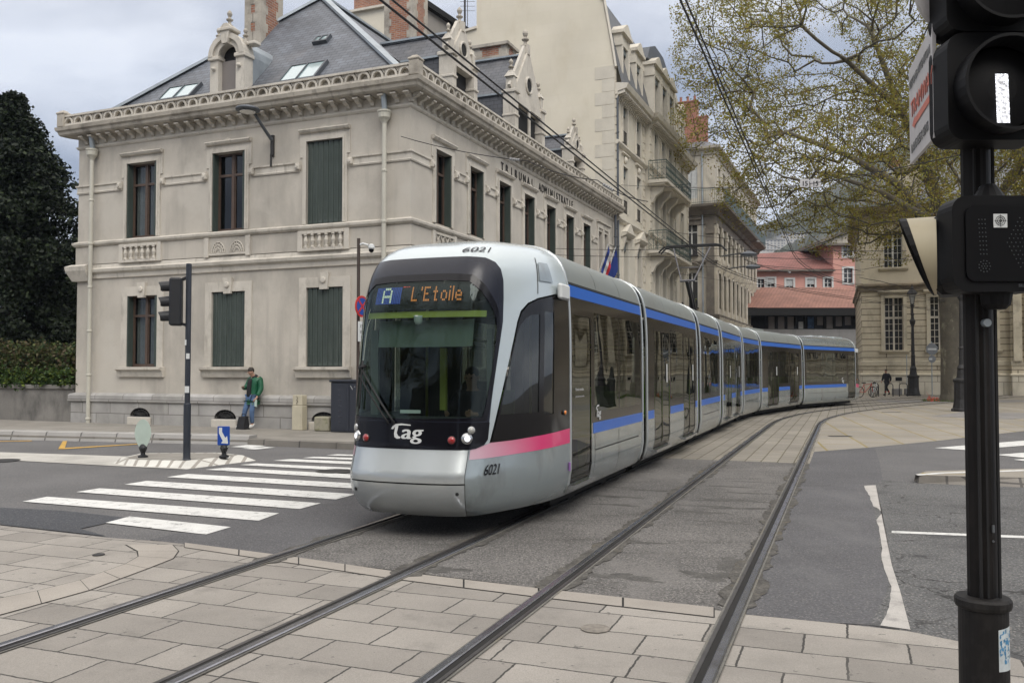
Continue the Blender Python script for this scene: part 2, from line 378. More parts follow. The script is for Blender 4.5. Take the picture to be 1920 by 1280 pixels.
# ---------------- ground materials ----------------
def asphalt(name,c,spk=.35,patch=.15,crack=0.0,stain=None,bump=.5,ps=.6):
    m=mat(name,c,rough=.9,n=patch,ns=ps,fine=spk,fs=48,bump=bump,bs=90,dirt=stain if stain else (c[0]*.45,c[1]*.43,c[2]*.4),da=.55 if stain is None else .8,dsc=(.55,2.4,1),dth=.6 if stain is None else .53)
    t=m.node_tree; b=t.nodes['Principled BSDF']
    # pale aggregate specks
    tcn=N(t,'ShaderNodeTexCoord'); vo=N(t,'ShaderNodeTexVoronoi'); vo.inputs['Scale'].default_value=62; L(t,tcn.outputs['Object'],vo.inputs['Vector'])
    sx=N(t,'ShaderNodeSeparateColor'); L(t,vo.outputs['Color'],sx.inputs[0]); g1=N(t,'ShaderNodeMath',operation='GREATER_THAN'); g1.inputs[1].default_value=.80; L(t,sx.outputs[0],g1.inputs[0])
    g2=N(t,'ShaderNodeMath',operation='LESS_THAN'); g2.inputs[1].default_value=.42; L(t,vo.outputs['Distance'],g2.inputs[0]); g3=N(t,'ShaderNodeMath',operation='MULTIPLY'); L(t,g1.outputs[0],g3.inputs[0]); L(t,g2.outputs[0],g3.inputs[1])
    g4=N(t,'ShaderNodeMath',operation='MULTIPLY'); g4.inputs[1].default_value=min(1,spk*1.1); L(t,g3.outputs[0],g4.inputs[0])
    src=b.inputs['Base Color'].links[0].from_socket; x=N(t,'ShaderNodeMix',data_type='RGBA'); L(t,g4.outputs[0],x.inputs[0]); L(t,src,x.inputs[6]); x.inputs[7].default_value=(.36,.34,.31,1); L(t,x.outputs[2],b.inputs['Base Color'])
    if crack>0:
        tcn=N(t,'ShaderNodeTexCoord')
        nz=N(t,'ShaderNodeTexNoise'); nz.inputs['Scale'].default_value=3; nz.inputs['Detail'].default_value=4; L(t,tcn.outputs['Object'],nz.inputs['Vector'])
        sl=N(t,'ShaderNodeVectorMath',operation='SCALE'); L(t,nz.outputs['Color'],sl.inputs[0]); sl.inputs['Scale'].default_value=.5
        ad=N(t,'ShaderNodeVectorMath',operation='ADD'); L(t,tcn.outputs['Object'],ad.inputs[0]); L(t,sl.outputs[0],ad.inputs[1])
        vo=N(t,'ShaderNodeTexVoronoi',feature='DISTANCE_TO_EDGE'); vo.inputs['Scale'].default_value=1.3; L(t,ad.outputs[0],vo.inputs['Vector'])
        lt=N(t,'ShaderNodeMapRange'); lt.inputs[1].default_value=.004; lt.inputs[2].default_value=.016; lt.inputs[3].default_value=crack; lt.inputs[4].default_value=0; L(t,vo.outputs['Distance'],lt.inputs[0])
        n2=N(t,'ShaderNodeTexNoise'); n2.inputs['Scale'].default_value=.45; L(t,tcn.outputs['Object'],n2.inputs['Vector'])
        l2=N(t,'ShaderNodeMapRange'); l2.inputs[1].default_value=.5; l2.inputs[2].default_value=.58; L(t,n2.outputs['Fac'],l2.inputs[0])
        mu=N(t,'ShaderNodeMath',operation='MULTIPLY'); L(t,lt.outputs[0],mu.inputs[0]); L(t,l2.outputs[0],mu.inputs[1])
        src=b.inputs['Base Color'].links[0].from_socket
        x=N(t,'ShaderNodeMix',data_type='RGBA'); L(t,mu.outputs[0],x.inputs[0]); L(t,src,x.inputs[6]); x.inputs[7].default_value=(.015,.014,.013,1); L(t,x.outputs[2],b.inputs['Base Color'])
    return m
asphalt('asphalt_road',(.120,.118,.120),spk=.3,crack=.0,patch=.16)
asphalt('asphalt_fresh',(.095,.094,.099),spk=.28,patch=.16)
asphalt('asphalt_dark',(.052,.055,.063),spk=.25,patch=.1)
asphalt('asphalt_track',(.128,.122,.116),spk=.6,patch=.26,stain=(.055,.052,.047))
asphalt('asphalt_old',(.10,.10,.10),spk=.5,patch=.22,crack=.9)
tdir=(TR.x,TR.y,0); tal=(TD.x,TD.y,0)
brickmat('paving_slab',(.315,.292,.262),(.225,.208,.187),(.045,.042,.038),tdir,tal,.62,.41,.0075,rough=.88,off=.42,warp=.03,rag=.030,bump=.5,n=.12,ns=.9,sq=1.35,dirt=(.13,.122,.11),da=.6,dth=.56,fine=.16,dsc=(2.2,2.2,1))
brickmat('paving_kerb',(.34,.31,.275),(.30,.27,.24),(.05,.045,.04),tdir,tal,1.1,.6,.008,warp=.05,n=.12,fine=.13)
brickmat('paving_setts',(.27,.248,.21),(.215,.197,.168),(.10,.085,.05),tal,tdir,.42,.30,.012,off=.5,warp=.03,bump=.5,n=.15,ns=.6,fine=.12,dirt=(.16,.13,.08),da=.5,dth=.58)
brickmat('paving_plaza',(.29,.265,.225),(.25,.228,.192),(.24,.19,.075),(.25,.97,0),(.97,-.25,0),1.5,.95,.028,off=.5,warp=.05,bump=.3,n=.15,ns=.5,fine=.12,dirt=(.17,.14,.085),da=.45,dth=.55)
brickmat('pavement_stone',(.25,.235,.21),(.22,.205,.18),(.14,.13,.11),(-.923,.385,0),(.385,.923,0),2.2,1.6,.01,warp=.03,bump=.2,n=.15,fine=.15,dirt=(.12,.115,.1),da=.5,dth=.56)
brickmat('kerb_granite',(.36,.35,.335),(.33,.32,.305),(.12,.115,.11),(-.923,.385,0),(.385,.923,0),1.0,5.0,.02,off=0,warp=.0,bump=.3,n=.1,fine=.15,dirt=(.2,.19,.17),da=.5,dth=.58)
brickmat('island_kerb',(.60,.59,.55),(.55,.54,.50),(.3,.28,.25),(.97,.1,0),(.1,.97,0),.22,5,.03,off=0,bump=.2,n=.15,fine=.1,dirt=(.25,.24,.21),da=.7,dth=.54)
brickmat('kerb_brown',(.20,.185,.165),(.17,.157,.138),(.08,.075,.07),(-.923,.385,0),(.385,.923,0),1.0,5.0,.02,off=0,bump=.3,n=.15,fine=.15,dirt=(.12,.11,.095),da=.6,dth=.5)
mat('marking_white',(.62,.62,.60),rough=.8,n=.08,ns=3,fine=.12,fs=130,dirt=(.22,.22,.215),da=.75,dth=.55,dsc=(5,5,5),bump=.2,bs=120)
mat('marking_worn',(.42,.40,.375),rough=.85,n=.12,ns=3,fine=.16,fs=120,dirt=(.17,.165,.16),da=.8,dth=.52,dsc=(4,4,3))
mat('marking_pale',(.44,.425,.39),rough=.85,n=.12,ns=.8,fine=.12,dirt=(.25,.24,.22),da=.6,dth=.5,dsc=(1,1,1))
mat('marking_yellow',(.50,.30,.06),rough=.85,n=.15,fine=.2,dirt=(.15,.14,.12),da=.6,dth=.5,dsc=(5,5,5))
mat('rail_steel',(.30,.30,.32),rough=.26,metal=.9,n=.12,ns=4,dirt=(.10,.08,.07),da=.5,dsc=(3,3,3),dth=.52)
mat('rail_lip',(.085,.08,.078),rough=.45,metal=.6,n=.2,ns=6)
mat('rail_groove',(.012,.011,.010),rough=.9,n=.2)
mat('rail_sealant',(.15,.145,.13),rough=.85,n=.25,ns=5,fine=.3,fs=90,dirt=(.26,.2,.10),da=.6,dsc=(1.2,1.2,1),dth=.54,bump=.4)
mat('rail_dirt',(.080,.075,.067),rough=.95,n=.35,ns=6,fine=.4,fs=50,dirt=(.20,.16,.09),da=.6,dsc=(1.6,1.6,1),dth=.56,bump=.4)
mat('iron_dark',(.035,.034,.034),rough=.6,metal=.3,n=.2,ns=8)
layer('paving_slab',(.10,.095,.088),.75,(10,10,3),.68,.03,3); layer('paving_slab',(.16,.15,.135),.55,(.9,.9,1),.55,.2)
layer('marking_white',(.17,.17,.17),.7,(11,11,4),.60,.06,5); layer('asphalt_road',(.07,.07,.072),.6,(.35,1.5,1),.52,.15); layer('asphalt_fresh',(.14,.138,.14),.5,(1.2,.5,1),.54,.12); layer('asphalt_old',(.05,.05,.052),.6,(.8,1.3,1),.55,.1)
layer('asphalt_track',(.19,.18,.17),.5,(1.5,.6,1),.55,.12)
# ---------------- ground sheets ----------------
b=MB(); b.sheet([(-1600,-300),(1600,-300),(1600,2200),(-1600,2200)],0); struct(b.build('ground',asphalt('asphalt_ground',(.115,.113,.114),patch=.15)))
def zsheet(name,pts,z,m,kind=True):
    b=MB(); b.sheet(pts,z); o=b.build(name,m,recalc=False)
    return struct(o)
near=[G(0,985),G(200,1008),G(345,1018),G(560,1046),G(740,1072),G(1010,1104),G(1340,1140),G(1400,1152),G(1560,1168),G(1700,1183),G(1800,1203),G(1920,1240)]
zsheet('paving',[(-16,7.4),(-8,9.2)]+near+[(4.6,4.4),(7,3.2),(7,-5),(-16,-5)],.004,'paving_slab')
# asphalt between and beside the rails, from the near paving to the setts
b=MB(); 
def cut(off0,off1,sA,sB,z,m,name):
    b=MB(); band(b,off0,off1,sA,sB,z,1.0); return struct(b.build(name,m,recalc=False))
# near edge follows the slanted paving line: build polygon pieces
def strip_poly(o0,o1,p0,p1,sfar,z,m,name):
    """p0,p1: near corners (ground points) on the offsets o0,o1; far end at distance sfar on the track"""
    s0=latoff(p0)[1]; s1=latoff(p1)[1]
    a=[path(s0,o0,z)]+[path(s,o0,z) for s in range(int(s0)+1,int(sfar))]+[path(sfar,o0,z)]
    c=[path(s1,o1,z)]+[path(s,o1,z) for s in range(int(s1)+1,int(sfar))]+[path(sfar,o1,z)]
    b=MB(); n=max(len(a),len(c))
    while len(a)<n: a.insert(0,a[0])
    while len(c)<n: c.insert(0,c[0])
    for i in range(n-1):
        q=[a[i],c[i],c[i+1],a[i+1]]; b.add(q,[(0,1,2,3)])
    return struct(b.build(name,m,recalc=False))
SF=6.2
strip_poly(-.80,SPC+.80,G(545,1044),G(1385,1150),SF,.0045,'asphalt_track','track_asphalt')
strip_poly(-2.45,-.80,G(345,1018),G(545,1044),16,.0048,'asphalt_fresh','road_patch')
zsheet('road_patch',[G(1395,1152),G(1560,1168),G(1630,1172),G(1660,1120),G(1668,1090),G(1650,1050),G(1648,1000),G(1640,960),G(1632,915),G(1655,900),G(1650,870),G(1640,838),G(1512,848)],.0052,'asphalt_fresh')
zsheet('road_patch',[G(0,952),G(120,958),G(245,972),G(205,980),G(150,992),G(200,1006),G(0,984)],.0085,'asphalt_dark')
zsheet('road_patch',[G(1655,900),G(1632,915),G(1640,960),G(1648,1000),G(1650,1050),G(1668,1090),G(1660,1120),G(1630,1172),G(1700,1183),G(1800,1203),G(1920,1240),(6,4),(16,6),(18,13),G(1920,914),G(1716,905)],.0046,'asphalt_old')
# damp dark stains between the rails and on the road
mat('stain_dark',(.082,.078,.072),rough=.85,n=.3,ns=6,fine=.4,fs=50,bump=.3)
rs=random.Random(77); b=MB()
def blob(cx,cy,rx,ry,ang,n=26,z=.0058):
    c,s=math.cos(ang),math.sin(ang); P=[]; ph=[rs.uniform(0,6.28) for _ in range(4)]
    for k in range(n):
        t=2*math.pi*k/n; r=1+.28*math.sin(3*t+ph[0])+.22*math.sin(5*t+ph[1])+.16*math.sin(9*t+ph[2])+rs.uniform(-.12,.12); x,y=math.cos(t)*rx*r,math.sin(t)*ry*r; P.append((cx+x*c-y*s,cy+x*s+y*c,z))
    b.add([(cx,cy,z)]+P,[(0,1+k,1+(k+1)%n) for k in range(n)])
for s_,o_,rx,ry in ((1.0,SPC,.42,.12),(.4,SPC+.1,.5,.10),(-.1,SPC-.25,.35,.09),(1.8,SPC+.2,.3,.07),(2.4,SPC-.1,.4,.06),(.8,SPC-1.5,.32,.10),(1.6,SPC-1.2,.35,.07),(.1,SPC-1.3,.3,.07),(-.7,SPC+.15,.3,.05),(-3.4,SPC+.4,.22,.15),(-3.7,SPC-.3,.3,.10),(-2.9,SPC+.52,.12,.3),(-4.0,.9,.25,.12),(-2.2,SPC-.5,.25,.08),(3.1,SPC+.1,.32,.05)):
    p=path(s_,o_); blob(p.x,p.y,rx,ry,-TH+rs.uniform(-.1,.1))
b.build('road_stain','stain_dark',recalc=False)['kind']='structure'
for o in COL.objects:
    if o.name.startswith('road_stain'): o['kind']='structure'
# setts along the tracks and plaza slabs beyond
b=MB(); band(b,-2.6,SPC+.86,SF,70,.0065,1.0); struct(b.build('track_paving','paving_setts',recalc=False))
pl=[G(1512,848),G(1560,846),G(1640,838),G(1760,826),G(1920,808),(30,22),(60,30),(75,52),(60,58)]
pl+= [ (26.5,57.0),(24.0,54.5)]+[tuple(path(s,SPC+.5)[:2]) for s in range(36,5,-1)]
zsheet('plaza_paving',pl,.0042,'paving_plaza')
zsheet('plaza_paving',[(-2,48),(16,46),(23,52),(27,56.6),(60,56.6),(60,64),(-2,75)],.0035,'paving_plaza')
# left curved band in the near paving
outer=[(325,1022),(336,1034),(326,1048),(278,1067),(168,1108),(78,1133),(-30,1163),(-150,1200)]
inner=[(234,1022),(256,1034),(258,1044),(234,1058),(150,1088),(70,1108),(-30,1128),(-150,1150)]
b=MB(); b.add([Vector((*G(x,y),.0078)) for x,y in outer]+[Vector((*G(x,y),.0078)) for x,y in inner],[(i,i+1,i+9,i+8) for i in range(7)])
o=struct(b.build('paving_joint','rail_groove',recalc=False))
b=MB()
def lerp2(a,c,t): return (a[0]*(1-t)+c[0]*t,a[1]*(1-t)+c[1]*t)
for i in range(7):
    O0,O1,I0,I1=[Vector((*G(*p),.0095)) for p in (outer[i],outer[i+1],inner[i],inner[i+1])]
    for a0,a1 in ((.004,.494),(.506,.996)) if (O0-O1).length>.7 else ((.008,.992),):
        b.add([O0.lerp(O1,a0).lerp(I0.lerp(I1,a0),.025),O0.lerp(O1,a1).lerp(I0.lerp(I1,a1),.025),O0.lerp(O1,a1).lerp(I0.lerp(I1,a1),.97),O0.lerp(O1,a0).lerp(I0.lerp(I1,a0),.97)],[(0,1,2,3)])
struct(b.build('paving_band',mat('band_stone',(.31,.283,.25),rough=.88,n=.12,fine=.13,fs=150),recalc=False))
# border course at the paving edge
edge=[G(345,1018),G(560,1046),G(740,1072),G(1010,1104),G(1340,1140)]
e2=[G(345,1018+9),G(560,1046+13),G(740,1072+15),G(1010,1104+17),G(1340,1140+19)]
b=MB(); bj=MB()
for i in range(4):
    A0,A1,B0,B1=[Vector((*p,.0088)) for p in (edge[i],edge[i+1],e2[i],e2[i+1])]
    n=max(2,int((A1-A0).length/.85))
    bj.add([Vector((p.x,p.y,.0074)) for p in (A0,A1,B1,B0)],[(0,1,2,3)])
    for k in range(n):
        a0,a1=(k+.012)/n,(k+1-.012)/n
        b.add([A0.lerp(A1,a0),A0.lerp(A1,a1),A0.lerp(A1,a1).lerp(B0.lerp(B1,a1),.95),A0.lerp(A1,a0).lerp(B0.lerp(B1,a0),.95)],[(0,1,2,3)])
struct(b.build('paving_border','band_stone',recalc=False)); struct(bj.build('paving_joint','rail_groove',recalc=False))
# ---------------- pavement along the court, with kerb ----------------
fa_=Vector((-.923,.385,0)); fb_=Vector((.385,.923,0)); CB=Vector((-2.66,22.66,0))
kA=Vector((*G(-400,814),0)); kB=Vector((*G(465,834),0)); kC=Vector((*G(668,843),0)); 
kD=kC+Vector((.9,.9,0))
kE=CB+fb_*2+Vector((.923,-.385,0))*1.4; kF=CB+fb_*60+Vector((.923,-.385,0))*1.9
line=[kA,kB,kC,kD,kE,kF]
back=[CB+fa_*40,CB+fa_*.5+fb_*1,CB+fb_*60]
b=MB(); poly=[(p.x,p.y) for p in line]+[(p.x,p.y) for p in (CB+fb_*60,CB+fb_*.3,CB+fa_*40+fb_*.3)]
b.prism(poly,0,.115,'z'); struct(b.build('pavement','pavement_stone'))
b=MB()
for i in range(len(line)-1):
    p,q=line[i],line[i+1]; d=(q-p).normalized(); nn=Vector((d.y,-d.x,0)); 
    wd=.45 if i==0 else .16; tp=.02 if i==0 else .125
    # sloped granite kerb: foot at the road, top level with the pavement
    prof=[(0.0,0.0),(-.06,.20),(-.10,.215),(-.42,.215),(-.42,0)] if i==0 else [(0.0,0.0),(-.01,.135),(-.05,.145),(-.28,.145),(-.28,0)]
    b=MB(); vs=[p+nn*(a+.02)+Vector((0,0,z)) for a,z in prof]+[q+nn*(a+.02)+Vector((0,0,z)) for a,z in prof]
    b.add(vs,[(k,(k+1)%5,5+(k+1)%5,5+k) for k in range(5)]+[(0,1,2,3,4),(9,8,7,6,5)])
    struct(b.build('kerb','kerb_granite' if i==0 else 'kerb_brown'))
# ---------------- markings ----------------
strp=[[(198,981),(243,969),(433,989),(386,1003)],[(42,941),(88,932),(523,963),(485,977)],[(143,923),(187,916),(602,944),(562,955)],[(233,909),(275,902),(668,927),(630,937)],
[(313,895),(352,889),(722,910),(690,918)],[(385,881),(425,877),(775,896),(745,903)],[(450,872),(480,869),(822,885),(795,891)],[(512,864),(545,861),(858,874),(835,879)],[(567,859),(590,856.5),(890,866),(870,870)],[(612,854),(632,852),(915,859),(900,862)]]
b=MB()
for q in strp:
    P=[Vector((*G(*p),.0105)) for p in q]; n=6; 
    for i in range(n):
        a0,a1=i/n,(i+1)/n; b.add([P[0].lerp(P[3],a0),P[0].lerp(P[3],a1),P[1].lerp(P[2],a1),P[1].lerp(P[2],a0)],[(0,1,2,3)])
struct(b.build('crosswalk','marking_white',recalc=False))
b=MB()
L1=[(1752,840),(1920,826),(2300,800)];L2=[(1812,843),(1920,835.5),(2300,811)]
for q in ([(1752,840),(2300,795),(2300,806),(1812,844)],[(1868,853),(2300,818),(2300,832),(1925,859)],[(1900,862),(2300,836),(2300,850),(1990,873)]):
    b.sheet([G(*p) for p in q],.0095)
struct(b.build('crosswalk','marking_white',recalc=False))
b=MB(); 
wl=[(1620,911),(1642,910),(1652,955),(1660,1000),(1672,1060),(1688,1110),(1707,1182)]; wr=[(1626,930),(1636,960),(1640,975),(1652,1000),(1650,1030),(1655,1080),(1648,1175)]
import itertools
rw=random.Random(31); jl=[]
Lf=[(1652,1174),(1668,1140),(1671,1100),(1655,1060),(1652,1010),(1644,975),(1654,960),(1636,948),(1630,930),(1622,915)]
for (a0,a1),(c0,c1_) in zip(Lf,Lf[1:]):
    for k in range(5): jl.append((a0+(c0-a0)*k/5+rw.uniform(-1.4,1.4),a1+(c1_-a1)*k/5))
b.sheet([G(*p) for p in wl]+[G(*p) for p in jl]+[] if True else [G(1648,1176),G(1664,1140),G(1668,1100),G(1652,1060),G(1650,1010),G(1642,975),G(1634,950)],.0092)
struct(b.build('road_line','marking_worn',recalc=False))
b=MB(); b.sheet([G(1672,996),G(2300,1020),G(2300,1025),G(1672,1000)],.0092); struct(b.build('road_line','marking_white',recalc=False))
b=MB(); b.sheet([G(-500,840),G(0,848),G(240,856),G(345,862),G(345,880),G(200,873),G(0,862),G(-500,850)],.0088); struct(b.build('painted_strip','marking_pale',recalc=False))
b=MB(); b.sheet([G(118,827),G(126,827),G(121,842),G(109,842)],.0090); b.sheet([G(121,840),G(260,832),G(262,833),G(121,842)],.0091); b.sheet([G(-300,832),G(60,826),G(60,827),G(-300,834)],.0091); struct(b.build('road_line','marking_yellow',recalc=False))
b=MB()
for q in ([(432,838),(466,834),(500,836),(470,840)],[(452,841),(498,838),(516,839),(480,843)]): b.sheet([G(*p) for p in q],.0091)
struct(b.build('road_line','marking_white',recalc=False))
# ---------------- islands ----------------
def island(name,base,top,z,mk,mt):
    B=[Vector((*G(*p),0)) for p in base]; Tp=[Vector((*G(*p,z),z)) for p in top]; n=len(B)
    b=MB(); b.add(B+Tp,[(i,(i+1)%n,n+(i+1)%n,n+i) for i in range(n)]+[tuple(range(n,2*n))]); o=struct(b.build(name,mk))
    c=sum(Tp,Vector())/n; b=MB(); b.add([Vector(((p-c).x*(.93 if name[0]=='t' else .985)+c.x,(p-c).y*(.86 if name[0]=='t' else .96)+c.y,z+.004)) for p in Tp],[tuple(range(n))]); struct(b.build(name.replace('island','island_top'),mt,recalc=False))
island('traffic_island',[(212,869),(240,874),(350,879),(480,863),(412,855),(262,857)],[(226,858),(250,862),(345,864),(455,853),(405,848),(268,849)],.10,'island_kerb','pavement_stone')
island('kerb_island',[(1714,901),(1722,906),(1920,914),(2300,925),(2300,880),(1760,886)],[(1716,889),(1724,891),(1920,896),(2300,905),(2300,868),(1735,883)],.12,'kerb_brown','paving_plaza')
b=MB()
P=[Vector((*G(*p,.125),.1265)) for p in [(1716,889),(1760,885.5),(2300,868),(2300,871),(1775,887),(1722,891)]]; b.add(P,[tuple(range(6))]); struct(b.build('island_line','marking_white',recalc=False))
# ---------------- rails ----------------
def rail(off,side,parent,s0,s1):
    r=MB()
    b=MB(); band(b,off-(.09 if side>0 else .075),off+(.075 if side>0 else .09),s0,s1,.0120,.8); b.build('sealant','rail_sealant',parent,recalc=False)
    st=.6; n=int((s1-s0)/st)
    def sweep(prof,m,name):
        b=MB(); vs=[];k=len(prof)
        for i in range(n+1):
            s=s0+(s1-s0)*i/n
            for a,z in prof: vs.append(path(s,off+side*a,z))
        b.add(vs,[(i*k+j,i*k+(j+1)%k,(i+1)*k+(j+1)%k,(i+1)*k+j) for i in range(n) for j in range(k)]+[tuple(range(k)),tuple(range(n*k,n*k+k))[::-1]])
        return b.build(name,m,parent)
    rq=random.Random(int(off*10)+50); q=MB(); vs=[]; ns_=int((s1-s0)/.06); w1=w2=.14
    for i in range(ns_+1):
        s=s0+(s1-s0)*i/ns_; far=s>6.2 or s<-4.5
        w1=max(.09,min(.20,.8*w1+.2*.15+rq.uniform(-.035,.035))); w2=max(.09,min(.20,.8*w2+.2*.15+rq.uniform(-.035,.035)))
        k=.25 if s>6.2 else (0 if s<-4.3 else .9); vs+=[path(s,off-.08-(w1-.09)*k,.0112),path(s,off+.08+(w2-.09)*k,.0112)]
    q.add(vs,[(2*i,2*i+1,2*i+3,2*i+2) for i in range(ns_)]); q.build('rail_dirt','rail_dirt',parent,recalc=False)
    hd=sweep([(-.002,.0),(-.002,.020),(.006,.026),(.052,.026),(.06,.020),(.06,0)],'rail_steel','rail')
    sweep([(-.044,.0),(-.044,.018),(-.070,.020),(-.075,.0)],'rail_lip','guard_lip')
    b=MB(); o0,o1=sorted((off-side*.044,off+side*.0)); band(b,o0,o1,s0,s1,.0145,.8); b.build('groove','rail_groove',parent,recalc=False)
for cx,lab in ((0,'left tram track, running under the front of the tram'),(SPC,'right tram track, empty and curving away beside the tram')):
    t=T('tram_track',lab,'tram track',tuple(path(-8,cx)),group='tram tracks')
    rail(cx-.7175,-1,t,-13,66); rail(cx+.7175,1,t,-13,66)
# drain covers and manholes in the paving
def cover(px,py,r,lab,m='iron_dark',sy=1.0,z=.011):
    x,y=G(px,py); b=MB(); b.lathe([(r,-.004),(r,.002),(r*.9,.004),(r*.85,.002)],(0,0,0),20,sy=sy); o=b.build('manhole_cover',m); o.location=(x,y,z); tag(o,lab,'manhole cover','manhole covers'); return o
cover(0,864,.35,'dark round manhole cover on the pale strip at the left edge')
cover(628,884,.33,'grey manhole cover between the crosswalk stripes beside the tram')
cover(185,1041,.055,'small dark drain hole in the curved paving at bottom left')
b=MB(); x,y=G(1116,1180); b.lathe([(.10,0),(.10,.003),(.02,.003)],(0,0,0),20); o=b.build('survey_stud',mat('stud',(.2,.18,.155),n=.3,ns=20)); o.location=(x,y,.009); tag(o,'small round marker set in a slab between the right rails','marker')
x0,y0=G(1555,818); x1,y1=G(1595,818); b=MB(); b.box(0,x1-x0,-.12,.12,0,.006); o=b.build('drain_grate','iron_dark'); o.location=(x0,y0,.008); tag(o,'narrow dark drain grate in the plaza slabs right of the curve','drain','drain grates')
x0,y0=G(1655,773); x1,y1=G(1688,773); b=MB(); b.box(0,x1-x0,-.12,.12,0,.006); o=b.build('drain_grate','iron_dark'); o.location=(x0,y0,.008); tag(o,'farther dark drain grate in the plaza slabs towards the plane tree','drain','drain grates')
# stone surround of the tree pit
zsheet('tree_surround',[(19.4,45.6),(28,46.5),(29,49.8),(20.5,49.2)],.010,mat('surround_stone',(.22,.21,.20),n=.15,fine=.15,dirt=(.1,.09,.08),da=.5))
zsheet('tree_surround',[G(1745,781),G(1805,772),G(1990,776),G(1900,786)],.010,'surround_stone')
# ---------------- tram nose surface ----------------
PL=[(0,0),(.3,.015),(.55,.065),(.68,.15),(.79,.32),(.90,.60),(1.03,1.0),(1.14,1.45),(1.2,2.0)]  # (y,x)
PV=[(.24,.22,.90),(.32,.11,.95),(.45,.03,.985),(.58,0,1.0),(.68,0,1.0),(.71,.012,1.0),(.94,.10,1.0),(1.05,.115,1),(1.4,.14,1.0),(1.8,.195,1.0),(2.2,.265,.998),(2.5,.33,.99),(2.72,.41,.975),(2.88,.50,.95),(3.01,.62,.91),(3.13,.82,.83),(3.22,1.12,.69),(3.27,1.5,.45),(3.29,1.9,.0)] # z,dx,ky
PV=[(z,dx,ky) for z,dx,ky in PV]
def crom(P,n=12):
    out=[]
    for i in range(len(P)-1):
        a=P[max(i-1,0)];b=P[i];c=P[i+1];d=P[min(i+2,len(P)-1)]
        for k in range(n):
            t=k/n
            out.append(tuple(.5*((2*b[j])+(-a[j]+c[j])*t+(2*a[j]-5*b[j]+4*c[j]-d[j])*t*t+(-a[j]+3*b[j]-3*c[j]+d[j])*t**3) for j in range(len(b))))
    out.append(tuple(P[-1])); return out
_pl=crom(PL); _u=[0]
for i in range(1,len(_pl)): _u.append(_u[-1]+math.dist(_pl[i],_pl[i-1]))
UMAX=_u[-1]
_pv=crom(PV,8); _v=[0]
for i in range(1,len(_pv)):
    a,b=_pv[i],_pv[i-1]; _v.append(_v[-1]+math.hypot(a[0]-b[0],(a[1]-b[1])))
VMAX=_v[-1]
def lerp(X,Y,x):
    if x<=X[0]: return Y[0]
    if x>=X[-1]: return Y[-1]
    lo,hi=0,len(X)-1
    while hi-lo>1:
        m=(lo+hi)//2
        if X[m]<=x: lo=m
        else: hi=m
    t=(x-X[lo])/(X[hi]-X[lo]+1e-12)
    return tuple(Y[lo][k]*(1-t)+Y[hi][k]*t for k in range(len(Y[lo])))
def NS(u,v):
    """u along plan (signed), v along vertical profile -> (x back, y lateral, z)"""
    y,x=lerp(_u,_pl,abs(u)); z,dx,ky=lerp(_v,_pv,v)
    y=y*ky*(1 if u>=0 else -1)
    return x+dx*(1-x/2.0),y,z
def zv(z):  # v for height z
    lo,hi=0,VMAX
    for _ in range(40):
        m=(lo+hi)/2
        if lerp(_v,_pv,m)[0]<z: lo=m
        else: hi=m
    return lo
def NSn(u,v,e=.01):
    a=Vector(NS(min(u+e,UMAX),v)); b_=Vector(NS(max(u-e,-UMAX),v)); c=Vector(NS(u,min(v+e,VMAX))); d=Vector(NS(u,max(v-e,0)))
    n=(a-b_).cross(c-d)
    if n.length<1e-9: return Vector((0,0,1))
    n.normalize()
    p=Vector(NS(u,v)); 
    if n.dot(p-Vector((1.6,0,1.6)))<0: n=-n
    return n
def uvmap_nose(off):
    def f(u,v):
        return Vector(NS(u,v))+NSn(u,v)*off
    return f
def smooth_poly(pts,n=4):
    """rounds a closed polygon with corner cutting (Chaikin)"""
    for _ in range(n):
        q=[]
        for i in range(len(pts)):
            a,b_=pts[i],pts[(i+1)%len(pts)]
            q+=[(a[0]*.75+b_[0]*.25,a[1]*.75+b_[1]*.25),(a[0]*.25+b_[0]*.75,a[1]*.25+b_[1]*.75)]
        pts=q
    return pts
def patch(mb,outer,holes,f,du=.07,dv=.07,mi=0):
    bm=bmesh.new()
    for loop in [outer]+holes:
        vs=[bm.verts.new((p[0],p[1],0)) for p in loop]
        for i in range(len(vs)): 
            if (vs[i].co-vs[(i+1)%len(vs)].co).length>1e-7: bm.edges.new((vs[i],vs[(i+1)%len(vs)]))
    bmesh.ops.triangle_fill(bm,edges=bm.edges[:],use_beauty=True,use_dissolve=False)
    us=[p[0] for p in outer]; vs_=[p[1] for p in outer]
    k=math.floor(min(us)/du)+1
    while k*du<max(us):
        bmesh.ops.bisect_plane(bm,geom=bm.verts[:]+bm.edges[:]+bm.faces[:],dist=1e-5,plane_co=(k*du,0,0),plane_no=(1,0,0)); k+=1
    k=math.floor(min(vs_)/dv)+1
    while k*dv<max(vs_):
        bmesh.ops.bisect_plane(bm,geom=bm.verts[:]+bm.edges[:]+bm.faces[:],dist=1e-5,plane_co=(0,k*dv,0),plane_no=(0,1,0)); k+=1
    bm.verts.index_update()
    mb.add([f(v.co.x,v.co.y) for v in bm.verts],[tuple(v.index for v in fc.verts) for fc in bm.faces],mi)
    bm.free()
def sym(h): # right half polygon listed from centre top to centre bottom -> full symmetric outline
    return h+[(-u,v) for u,v in reversed(h) if u>1e-6]
